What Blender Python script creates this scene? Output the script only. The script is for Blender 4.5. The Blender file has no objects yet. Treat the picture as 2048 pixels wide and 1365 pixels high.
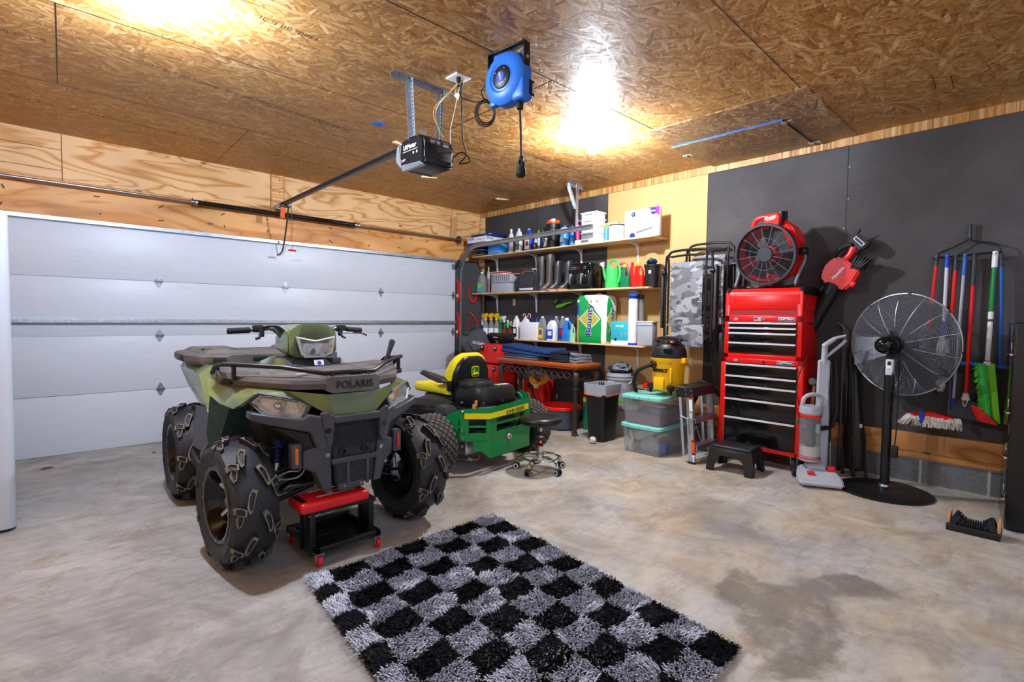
import bpy, bmesh, math, random
from mathutils import Matrix, Vector, noise
random.seed(7)
PI = math.pi
SC = bpy.context.scene
COL = SC.collection

# ------------------------------------------------------------------ camera
CAMP = dict(f=1037.6, pitch=-0.0450, yaw=0.7609, roll=0.0129, loc=(-4.6738, -6.1898, 1.2883))
CH, WX = 2.872, 0.530            # ceiling height, x of the right wall
_p, _y, _r = CAMP['pitch'], CAMP['yaw'], CAMP['roll']
_F = Vector((math.sin(_y)*math.cos(_p), math.cos(_y)*math.cos(_p), math.sin(_p)))
_R = Vector((math.cos(_y), -math.sin(_y), 0)); _U = _R.cross(_F)
_R2 = _R*math.cos(_r) + _U*math.sin(_r); _U2 = -_R*math.sin(_r) + _U*math.cos(_r)
cam_d = bpy.data.cameras.new('camera'); cam = bpy.data.objects.new('camera', cam_d); COL.objects.link(cam)
cam_d.sensor_width = 36; cam_d.lens = 36*CAMP['f']/2048; cam_d.clip_start = 0.05
m3 = Matrix((_R2, _U2, -_F)).transposed()
cam.matrix_world = Matrix.Translation(CAMP['loc']) @ m3.to_4x4()
SC.camera = cam

def hit(u, v, ax, val):
    """world point seen at photo position (u, v) on the plane ax = val (survey helper)"""
    d = _F + _R2*((u-1024)/CAMP['f']) + _U2*((682.5-v)/CAMP['f'])
    i = 'xyz'.index(ax); c = Vector(CAMP['loc']); t = (val-c[i])/d[i]
    return c + d*t

# ------------------------------------------------------------------ world, exposure, lamps
w = bpy.data.worlds.new('world'); SC.world = w; w.use_nodes = True
w.node_tree.nodes['Background'].inputs[0].default_value = (.75, .82, 1, 1)
w.node_tree.nodes['Background'].inputs[1].default_value = .6
SC.view_settings.view_transform = 'Standard'; SC.view_settings.look = 'None'
SC.view_settings.gamma = 1; SC.view_settings.use_curve_mapping = False
SC.view_settings.exposure = 0.22
BULBS = [((-1.05, -3.36), 1600), ((-4.17, -3.05), 1500)]
FILL_LIGHTS = [((-3.9, -6.9), 80), ((-1.3, -6.9), 20)]  # added soft fill lights, out of view behind the camera

# ------------------------------------------------------------------ materials
def lin(c):
    if isinstance(c, str):
        c = tuple(int(c[i:i+2], 16)/255 for i in (0, 2, 4))
    return tuple((x/12.92 if x <= .04045 else ((x+.055)/1.055)**2.4) for x in c)
MATS = {}
def mat(name, color, rough=.5, metal=0, spec=.5, trans=0, alpha=1, emit=0, coat=0, ior=1.45, var=0, vscale=6, bump=0, bscale=60, sheen=0, stretch=(1,1,1)):
    m = bpy.data.materials.new(name); m.use_nodes = True; nt = m.node_tree
    b = nt.nodes['Principled BSDF']; c = lin(color)
    b.inputs['Base Color'].default_value = (*c, 1); b.inputs['Roughness'].default_value = rough
    b.inputs['Metallic'].default_value = metal; b.inputs['Specular IOR Level'].default_value = spec
    b.inputs['Transmission Weight'].default_value = trans; b.inputs['Alpha'].default_value = alpha
    b.inputs['IOR'].default_value = ior; b.inputs['Coat Weight'].default_value = coat
    if emit: b.inputs['Emission Color'].default_value = (*c, 1); b.inputs['Emission Strength'].default_value = emit
    if var or bump:
        tc = nt.nodes.new('ShaderNodeTexCoord'); mp = nt.nodes.new('ShaderNodeMapping')
        mp.inputs['Scale'].default_value = stretch
        nt.links.new(tc.outputs['Object'], mp.inputs[0])
        if var:
            n = nt.nodes.new('ShaderNodeTexNoise'); n.inputs['Scale'].default_value = vscale; n.inputs['Detail'].default_value = 6
            n.inputs['Roughness'].default_value = .65
            nt.links.new(mp.outputs[0], n.inputs['Vector'])
            mx = nt.nodes.new('ShaderNodeMix'); mx.data_type = 'RGBA'
            mx.inputs[6].default_value = (*[x*(1-var) for x in c], 1); mx.inputs[7].default_value = (*[min(1, x*(1+var)) for x in c], 1)
            mr = nt.nodes.new('ShaderNodeMapRange'); mr.inputs[1].default_value = .3; mr.inputs[2].default_value = .7
            nt.links.new(n.outputs[0], mr.inputs[0]); nt.links.new(mr.outputs[0], mx.inputs[0])
            nt.links.new(mx.outputs[2], b.inputs['Base Color'])
        if bump:
            n = nt.nodes.new('ShaderNodeTexNoise'); n.inputs['Scale'].default_value = bscale; n.inputs['Detail'].default_value = 3
            nt.links.new(mp.outputs[0], n.inputs['Vector'])
            bp = nt.nodes.new('ShaderNodeBump'); bp.inputs['Strength'].default_value = bump; bp.inputs['Distance'].default_value = .01
            nt.links.new(n.outputs[0], bp.inputs['Height']); nt.links.new(bp.outputs[0], b.inputs['Normal'])
    MATS[name] = m
    return m

class NT:
    """tiny node-graph helper"""
    def __init__(s, name, rough=.6, spec=.5):
        s.m = bpy.data.materials.new(name); s.m.use_nodes = True; s.nt = s.m.node_tree
        s.b = s.nt.nodes['Principled BSDF']; s.b.inputs['Roughness'].default_value = rough
        s.b.inputs['Specular IOR Level'].default_value = spec
        s.tc = s.nt.nodes.new('ShaderNodeTexCoord').outputs['Object']; MATS[name] = s.m
    def L(s, a, b): s.nt.links.new(a, b)
    def put(s, sock, v):
        if hasattr(v, 'is_output') or isinstance(v, bpy.types.NodeSocket): s.L(v, sock)
        elif isinstance(v, (tuple, list)) and sock.type == 'RGBA' and len(v) == 3: sock.default_value = (*v, 1)
        else: sock.default_value = v
    def mp(s, scale=(1,1,1), rot=(0,0,0), loc=(0,0,0), vec=None):
        n = s.nt.nodes.new('ShaderNodeMapping'); s.L(vec or s.tc, n.inputs[0])
        n.inputs['Scale'].default_value = scale; n.inputs['Rotation'].default_value = rot; n.inputs['Location'].default_value = loc
        return n.outputs[0]
    def noise(s, vec, scale=5, det=4, rough=.5, dist=0, col=False):
        n = s.nt.nodes.new('ShaderNodeTexNoise'); s.L(vec, n.inputs['Vector']); n.inputs['Scale'].default_value = scale
        n.inputs['Detail'].default_value = det; n.inputs['Roughness'].default_value = rough; n.inputs['Distortion'].default_value = dist
        return n.outputs[1 if col else 0]
    def vor(s, vec, scale=5, feat='F1', out=0, rnd=1, metric='EUCLIDEAN'):
        n = s.nt.nodes.new('ShaderNodeTexVoronoi'); n.feature = feat; s.L(vec, n.inputs['Vector']); n.inputs['Scale'].default_value = scale
        if feat != 'DISTANCE_TO_EDGE': n.distance = metric
        n.inputs['Randomness'].default_value = rnd
        return n.outputs[out]
    def wave(s, vec, scale=5, dist=2, det=2, dscale=1, typ='BANDS', dr='X'):
        n = s.nt.nodes.new('ShaderNodeTexWave'); n.wave_type = typ
        if typ == 'BANDS': n.bands_direction = dr
        else: n.rings_direction = dr
        s.L(vec, n.inputs['Vector']); n.inputs['Scale'].default_value = scale; n.inputs['Distortion'].default_value = dist
        n.inputs['Detail'].default_value = det; n.inputs['Detail Scale'].default_value = dscale
        return n.outputs[1]
    def math(s, op, a, b=0, c=0):
        n = s.nt.nodes.new('ShaderNodeMath'); n.operation = op
        s.put(n.inputs[0], a); s.put(n.inputs[1], b)
        if op in ('SMOOTHSTEP', 'COMPARE', 'MULTIPLY_ADD'): s.put(n.inputs[2], c)
        return n.outputs[0]
    def rng(s, v, a, b, c=0, d=1):
        n = s.nt.nodes.new('ShaderNodeMapRange'); s.put(n.inputs[0], v)
        for i, x in enumerate((a, b, c, d)): n.inputs[i+1].default_value = x
        return n.outputs[0]
    def mix(s, f, a, b, mode='MIX'):
        n = s.nt.nodes.new('ShaderNodeMix'); n.data_type = 'RGBA'; n.blend_type = mode
        s.put(n.inputs[0], f); s.put(n.inputs[6], a); s.put(n.inputs[7], b)
        return n.outputs[2]
    def ramp(s, v, stops, interp='LINEAR'):
        n = s.nt.nodes.new('ShaderNodeValToRGB'); s.put(n.inputs[0], v); r = n.color_ramp; r.interpolation = interp
        while len(r.elements) < len(stops): r.elements.new(.5)
        for e, (p, c) in zip(r.elements, stops): e.position = p; e.color = (*lin(c), 1)
        return n.outputs[0]
    def sep(s, v):
        n = s.nt.nodes.new('ShaderNodeSeparateXYZ'); s.L(v, n.inputs[0]); return n.outputs
    def comb(s, x, y, z):
        n = s.nt.nodes.new('ShaderNodeCombineXYZ')
        for i, v in enumerate((x, y, z)): s.put(n.inputs[i], v)
        return n.outputs[0]
    def vadd(s, a, b):
        n = s.nt.nodes.new('ShaderNodeVectorMath'); n.operation = 'ADD'; s.put(n.inputs[0], a); s.put(n.inputs[1], b); return n.outputs[0]
    def base(s, v): s.put(s.b.inputs['Base Color'], v)
    def bump(s, h, st=.3, d=.01):
        n = s.nt.nodes.new('ShaderNodeBump'); n.inputs['Strength'].default_value = st; n.inputs['Distance'].default_value = d
        s.L(h, n.inputs['Height']); s.L(n.outputs[0], s.b.inputs['Normal'])

def osb(name, stops, longdir=0.0, scale=1.0, stamp=None, rough=.42, vertical=False, spread=1.0):
    t = NT(name, rough, .5)
    src = t.tc
    if vertical:   # board face lies in the YZ plane
        q = t.sep(src); src = t.comb(q[1], q[2], q[0])
    cols = []; hs = []
    wob = t.noise(src, 3*scale, 2, .5, 0, True)
    for k, (a, sx, sy) in enumerate(((.0, 7, 42), (.9, 10, 52), (-.75, 9, 48), (.35, 6, 36), (1.5, 12, 50), (-.3, 8, 44))):
        v = t.mp((sx*scale, sy*scale, 1), (0, 0, 0), (k*3.1, k*1.7, 0), vec=t.mp((1, 1, 0), (0, 0, a*spread+longdir)))
        v = t.vadd(v, t.mp((.5, .5, .5), vec=wob))
        cols.append((t.vor(v, 1, out=1), t.vor(v, 1, out=0)))
    cur = t.sep(cols[0][0])[0]; prio = t.sep(cols[0][0])[1]; ed = cols[0][1]
    for c, d in cols[1:]:
        q = t.sep(c)
        g = t.math('GREATER_THAN', q[1], prio)
        n = t.nt.nodes.new('ShaderNodeMix'); t.put(n.inputs[0], g); t.put(n.inputs[2], cur); t.put(n.inputs[3], q[0]); cur = n.outputs[0]
        n = t.nt.nodes.new('ShaderNodeMix'); t.put(n.inputs[0], g); t.put(n.inputs[2], ed); t.put(n.inputs[3], d); ed = n.outputs[0]
        prio = t.math('MAXIMUM', prio, q[1])
    fib = t.noise(t.mp((30*scale, 90*scale, 1), (0, 0, longdir), vec=src), 1.5, 4, .6)
    big = t.noise(src, 1.3, 3)
    v = t.math('ADD', t.math('MULTIPLY', cur, .62), t.math('MULTIPLY', fib, .38))
    c = t.ramp(v, stops)
    sh = t.rng(ed, .25, .75, 1.0, .72)
    c = t.mix(1, c, t.comb(sh, sh, sh), 'MULTIPLY')
    b2 = t.rng(big, .3, .7, .82, 1.12)
    c = t.mix(1, c, t.comb(b2, b2, b2), 'MULTIPLY')
    kn = t.vor(t.mp((1, 1, 0), vec=src), 55)
    kn2 = t.noise(src, 2.2, 2)
    kf = t.math('MULTIPLY', t.math('LESS_THAN', kn, .2), t.math('GREATER_THAN', kn2, .60))
    c = t.mix(t.math('MULTIPLY', kf, .75), c, lin('2a1a10'))
    t.base(c); t.bump(t.math('ADD', v, t.math('MULTIPLY', ed, -.4)), .45, .004)
    t.put(t.b.inputs['Roughness'], t.rng(cur, 0, 1, rough-.1, rough+.25))
    return t
osb('osb_ceiling', [(0, '87541f'), (.3, 'b47a3a'), (.5, 'c89048'), (.75, 'd8a768'), (1, 'eccc9a')], 0, .9, rough=.42)
osb('osb_patch', [(0, '68442a'), (.35, '926a42'), (.6, 'ae875a'), (1, 'd0b088')], 0, .9)
osb('osb_trim', [(0, '8a5c26'), (.35, 'bd8644'), (.6, 'd3a264'), (1, 'edcb98')], .5, 1.3, vertical=True)

def plywood(name, tint, dr='X', seed=0, yz=False, ring=26):
    t = NT(name, .5, .4); q = t.sep(t.tc)
    src = t.comb(q[1], q[2], q[0]) if yz else t.comb(q[0], q[2], q[1])
    src = t.vadd(src, (seed*1.7, seed*.9, 0))
    # cathedral grain: contour lines of a slow, lengthwise-stretched noise
    f = t.noise(t.mp((.5, 2.4, 1), vec=src), 1.5, 3, .42, .6)
    bands = t.math('FRACT', t.math('MULTIPLY', f, ring))
    tri = t.math('ABSOLUTE', t.math('SUBTRACT', bands, .5))
    fine = t.noise(t.mp((6, 190, 1), vec=src), 1.2, 3, .7)
    v = t.math('ADD', t.math('MULTIPLY', t.rng(tri, 0, .26), .75), t.math('MULTIPLY', fine, .35))
    c = t.ramp(v, tint)
    big = t.rng(t.noise(src, 2, 2), .3, .7, .88, 1.08)
    c = t.mix(1, c, t.comb(big, big, big), 'MULTIPLY')
    kn = t.vor(t.mp((2.2, 5, 0), vec=src), 1.0)
    c = t.mix(t.rng(kn, .05, .08, .75, 0), c, lin('5a2c10'))
    t.base(c); t.bump(v, .12, .003)
plywood('plywood', [(0, 'a8692a'), (.25, 'c98c45'), (.6, 'dea663'), (1, 'ecc088')], ring=11)
plywood('plywood_orange', [(0, 'a5682a'), (.35, 'c88c48'), (.8, 'dda464'), (1, 'ecbd80')], seed=3, ring=16)
plywood('beam_wood', [(0, 'a0601e'), (.35, 'd08a42'), (.8, 'dd9c56'), (1, 'e8b070')], seed=5, ring=5)
plywood('pine', [(0, 'b57c3c'), (.5, 'deb075'), (1, 'eecb98')], seed=8, yz=True, ring=7)
plywood('sill_wood', [(0, '7a4a1c'), (.5, 'a86c34'), (1, 'bb8248')], seed=9, yz=True, ring=6)
plywood('shelf_wood', [(0, 'b98a50'), (.5, 'd9b27a'), (1, 'e8c797')], seed=2, yz=True, ring=9)

def floor_mat():
    t = NT('concrete_floor', .62, .4)
    a = t.noise(t.mp((1, 1, 1)), .9, 6, .6, .4)
    b = t.noise(t.mp((1.0, 1.0, 1), (0, 0, .8)), 3.2, 8, .7, .8)
    s = t.noise(t.mp((1.2, 6, 1), (0, 0, -.15)), 4, 6, .7)
    c = t.ramp(t.math('ADD', t.math('MULTIPLY', a, .55), t.math('MULTIPLY', b, .45)), [(.30, '72706d'), (.42, '918f8b'), (.52, 'a8a6a1'), (.62, 'bab8b2'), (.75, 'cecbc4')])
    c = t.mix(t.rng(s, .48, .70, 0, .5), c, lin('7d7266')); mt = t.noise(t.tc, 1.7, 9, .75, 1.2); c = t.mix(t.rng(mt, .5, .68, 0, .55), c, lin('ccc8be')); c = t.mix(t.rng(mt, .47, .36, 0, .4), c, lin('6e665b')); pk = t.vor(t.tc, 9); c = t.mix(t.rng(pk, .03, .055, .5, 0), c, lin('4e473d'))
    q = t.sep(t.tc)
    # tan worn area right of the rug, grey towards the roll-up door
    d = t.math('ADD', t.math('ADD', q[0], t.math('MULTIPLY', q[1], -.4)), t.math('MULTIPLY', b, .8))
    tanf = t.math('MULTIPLY', t.rng(d, -1.2, .6, 0, 1), t.rng(t.noise(t.tc, 1.6, 5, .65), .38, .62, 0, 1))
    c = t.mix(t.math('MULTIPLY', tanf, .6), c, t.mix(t.rng(b, .4, .6), lin('a98f68'), lin('cbb996')))
    # brown flaking patches with ragged edges
    br = t.noise(t.mp((1, 1, 1), (0, 0, .4), (3, 1, 0)), 4.5, 10, .75, .4)
    m1 = t.math('MULTIPLY', t.rng(br, .53, .58, 0, 1), t.rng(t.noise(t.tc, .9, 2), .47, .6, 0, 1))
    c = t.mix(t.math('MULTIPLY', m1, .38), c, lin('8e6f48'))
    # old damp stain on the slab (right of the rug)
    P = hit(1620, 1235, 'z', 0)
    wv = t.vadd(t.tc, t.mp((.42, .42, 0), vec=t.vadd(t.noise(t.tc, 2.4, 7, .62, 0, True), (-.5, -.5, -.5))))
    w_ = t.sep(wv)
    def blob(cx, cy, rx, ry, rot=0):
        ca, sa = math.cos(rot), math.sin(rot)
        ux = t.math('SUBTRACT', w_[0], cx); uy = t.math('SUBTRACT', w_[1], cy)
        xx = t.math('ADD', t.math('MULTIPLY', ux, ca/rx), t.math('MULTIPLY', uy, sa/rx))
        yy = t.math('ADD', t.math('MULTIPLY', ux, -sa/rx*rx/ry), t.math('MULTIPLY', uy, ca/ry))
        return t.math('SQRT', t.math('ADD', t.math('MULTIPLY', xx, xx), t.math('MULTIPLY', yy, yy)))
    wet = None
    for (u, v, rx, ry, rot) in ((1580, 1225, .42, .20, 0), (1690, 1180, .30, .12, -.8), (1560, 1320, .22, .13, 0), (1480, 1165, .22, .10, .3), (1620, 1275, .30, .14, 0), (1530, 1200, .25, .2, 0)):
        B = hit(u, v, 'z', 0); e = t.rng(blob(B.x, B.y, rx, ry, rot), .75, 1.05, 1, 0)
        wet = e if wet is None else t.math('MAXIMUM', wet, e)
    wet = t.math('MULTIPLY', wet, t.rng(t.noise(t.tc, 7, 6, .7), .32, .5, .35, 1))
    c = t.mix(t.math('MULTIPLY', wet, .62), c, lin('544a3c'))
    t.base(c)
    t.put(t.b.inputs['Roughness'], t.rng(b, .3, .7, .5, .72))
    t.bump(t.math('ADD', b, t.math('MULTIPLY', t.noise(t.tc, 60, 4), .15)), .22, .01)
floor_mat()

def felt():
    t = NT('black_board', .75, .3)
    n = t.noise(t.mp((1, 1, 1)), 1.6, 7, .6); f = t.noise(t.mp((1, 1, 1)), 160, 2, .5)
    sc = t.noise(t.mp((1, .6, 5)), 2.6, 8, .72)
    c = t.ramp(t.math('ADD', t.math('MULTIPLY', n, .65), t.math('MULTIPLY', f, .35)), [(.3, '363333'), (.5, '454242'), (.72, '575353')])
    c = t.mix(t.rng(sc, .60, .75, 0, .35), c, lin('201f20'))
    sp = t.vor(t.tc, 3.1); c = t.mix(t.rng(sp, .0, .045, .6, 0), c, lin('77706a'))
    t.base(c); t.bump(f, .3, .004)
felt()
def door_mat():
    t = NT('door_steel', .38, .5)
    n = t.noise(t.mp((1.2, 1, 45)), 1.4, 5, .6); n2 = t.noise(t.mp((3, 1, 14)), 1.6, 4, .6)
    t.base(t.mix(t.rng(n2, .4, .7, 0, .5), lin('d5dae2'), lin('cbd1db')))
    t.bump(t.math('ADD', n, n2), .16, .006)
door_mat()
def blocks():
    t = NT('concrete_block', .85, .3)
    q = t.sep(t.tc); v = t.comb(q[1], q[2], 0)
    n = t.nt.nodes.new('ShaderNodeTexBrick'); t.L(v, n.inputs['Vector']); n.inputs['Scale'].default_value = 1
    n.inputs['Brick Width'].default_value = .406; n.inputs['Row Height'].default_value = .203; n.inputs['Mortar Size'].default_value = .009
    n.inputs['Color1'].default_value = (*lin('6d6f70'), 1); n.inputs['Color2'].default_value = (*lin('5f6060'), 1); n.inputs['Mortar'].default_value = (*lin('a7a49c'), 1)
    nn = t.noise(t.tc, 30, 5, .7); k = t.rng(nn, .3, .7, .8, 1.15)
    t.base(t.mix(1, n.outputs[0], t.comb(k, k, k), 'MULTIPLY')); t.bump(nn, .4, .01)
blocks()
def camo(name, cols, scale=6, st=(1, 1, 1), rough=.5, dist=0, sub=.05, stripes=False):
    t = NT(name, rough, .5)
    v = t.mp(st)
    a = t.noise(v, scale, 2, .5, dist); b = t.noise(t.mp(st, loc=(5.2, 1.3, 7.7)), scale*1.2, 2, .5, dist); d = t.noise(t.mp(st, loc=(1.2, 9.3, 2.7)), scale*1.5, 2, .5, dist)
    c = t.mix(t.rng(a, .5-.004, .5+.004), lin(cols[0]), lin(cols[1]))
    c = t.mix(t.rng(b, .56-.004, .56+.004), c, lin(cols[2]))
    c = t.mix(t.rng(d, .6-.004, .6+.004), c, lin(cols[3]))
    t.base(c); return t
camo('camo_grey', ['5f6168', '7c7f86', '9da0a6', '46484e'], 5.5, (1, 1, 1.7), .7)
def atv_green():
    t = NT('atv_green', .27, .5); v = t.mp((1, 1, 1), (.3, .5, .2))
    a = t.noise(v, 2.2, 2, .4, .6); b = t.noise(t.mp((1, 1, 1), (.3, .5, .2), (3, 5, 1)), 2.6, 2, .5, .6)
    c = t.mix(t.rng(a, .42, .5), lin('55683a'), lin('66794a'))
    c = t.mix(t.rng(b, .54, .6), c, lin('7c8c5a')); c = t.mix(t.rng(b, .64, .67, 0, .7), c, lin('7c6f4c'))
    t.base(c); t.b.inputs['Coat Weight'].default_value = .6
atv_green()
def denim(name, a, b):
    t = NT(name, .9, .2); n = t.noise(t.tc, 14, 5, .7); f = t.noise(t.tc, 220, 2)
    t.base(t.ramp(t.math('ADD', t.math('MULTIPLY', n, .6), t.math('MULTIPLY', f, .4)), [(.3, a), (.7, b)])); t.bump(f, .4, .002)
denim('blue_fleece', '16294f', '2c4980'); denim('faded_denim', '2c3a4c', '66788e'); denim('dark_cloth', '14171f', '2b3140')
denim('grey_marl', '3a3f49', '8a8f9a')

for a in [
    ('white_plastic', 'e8e9ec', .35), ('white_paper', 'eceef2', .7), ('white_gloss', 'bfc4cd', .06), ('white_steel', 'dfe2e6', .35),
    ('black_plastic', '17181a', .42), ('black_gloss', '0b0c0e', .12), ('black_satin', '121315', .35), ('black_metal', '101113', .38), ('black_rubber', '141416', .7),
    ('dark_grey', '303338', .5), ('mid_grey', '6d7178', .5), ('light_grey', 'a9adb5', .45), ('pale_grey', 'c9ccd2', .4),
    ('red', 'd3140f', .3), ('red_dark', '9c1414', .4), ('red_vinyl', 'e01b22', .38), ('red_plastic', 'dd2018', .33),
    ('orange_plastic', 'f0641c', .45), ('yellow', 'f2c511', .4), ('vac_yellow', 'f4b80c', .35), ('seat_yellow', 'ead516', .42),
    ('jd_green', '12803c', .25), ('jd_dark', '0d5a2a', .35), ('green', '20b04c', .4), ('lime', '7ad321', .5), ('bright_green', '3fc45a', .35), ('dark_green', '0d6f4c', .4),
    ('pale_green', '9fdcae', .4), ('teal', '7fd0c4', .4), ('teal_box', '2fb3c0', .5), ('blue', '1d4fb8', .4), ('reel_blue', '2f78dc', .4), ('epson_blue', '1a37a8', .5), ('sky_blue', '3f93dc', .3), ('jug_blue', '2a80d6', .3), ('navy', '1c2f6c', .45), ('deep_blue', '1a46c0', .4), ('handle_blue', '1c5fb4', .35),
    ('pink', 'e8468a', .4), ('magenta', 'a81f8e', .5), ('tan_board', 'cda56b', .75), ('wood_brown', 'b4551f', .35), ('bronze', '3a2e28', .4),
    ('cream', 'e9e2c8', .5), ('mop_white', 'd6cfc4', .95), ('burgundy', '7c2f45', .6), ('leaf_brown', '7a4a2a', .8), ('leather_black', '131416', .35),
    ('clay', 'c07a56', .7), ('handle_wood', 'c59460', .5), ('outlet_white', 'f2f2f2', .4), ('cord_yellow', 'd8b41c', .5), ('paper_orange', 'e2571f', .6), ('terracotta', 'd98a3c', .6),
]: mat(a[0], a[1], a[2])
mat('chrome', 'd4d7dc', .12, 1); mat('steel', 'a9b0b8', .3, 1, var=.15, vscale=20); mat('galvanized', 'b4bcc4', .42, .9, var=.25, vscale=30)
mat('aluminium', 'c4c7cb', .32, .9); mat('dark_steel', '54585e', .4, .8); mat('brushed', 'bfc3c8', .28, 1)
mat('tyre', '24262b', .55, var=.3, vscale=12, bump=.25, bscale=60); mat('tyre_dusty', '7d7467', .9, var=.3, vscale=25)
mat('turf_tyre', '2b2926', .85, var=.4, vscale=20); mat('turf_dust', '5a534a', .9)
mat('matte_rack', '625d5b', .6, var=.25, vscale=9); mat('slate_plastic', '474b55', .40, var=.12, vscale=6, bump=.05, bscale=300)
mat('deep_plastic', '1b1d21', .6); mat('grille_plastic', '24262b', .45); mat('boot_brown', '463f3b', .38); mat('boot_black', '2a2b2f', .35); mat('dome_clear', 'ffffff', .02, trans=1, ior=1.03); mat('fender_liner', '2a4547', .5, var=.35, vscale=14)
mat('lamp_glass', 'ffffff', .03, trans=.95, ior=1.3); mat('drawer_pull', 'dfe2e8', .3, .35); mat('clear_plastic', 'eef2f6', .12, trans=.86, ior=1.12); mat('frosted', 'd5dbe0', .3, trans=.7, ior=1.1)
mat('bottle_clear', 'dfe6ea', .15, trans=.75, ior=1.2); mat('bag_clear', 'e8edf2', .2, trans=.6, ior=1.1, bump=.5, bscale=30)
mat('liner_bag', 'b9bec6', .35, trans=.25, ior=1.2, bump=.3, bscale=25)
mat('amber', 'e8791a', .2); mat('red_lens', 'd8321c', .2)
mat('bulb', 'fff4e2', .4, emit=1); mat('fill_tube', 'ffffff', .4, emit=1)
mat('cat_fur', 'b9a48f', .8); mat('green_glow', '18c060', .5)

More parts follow.
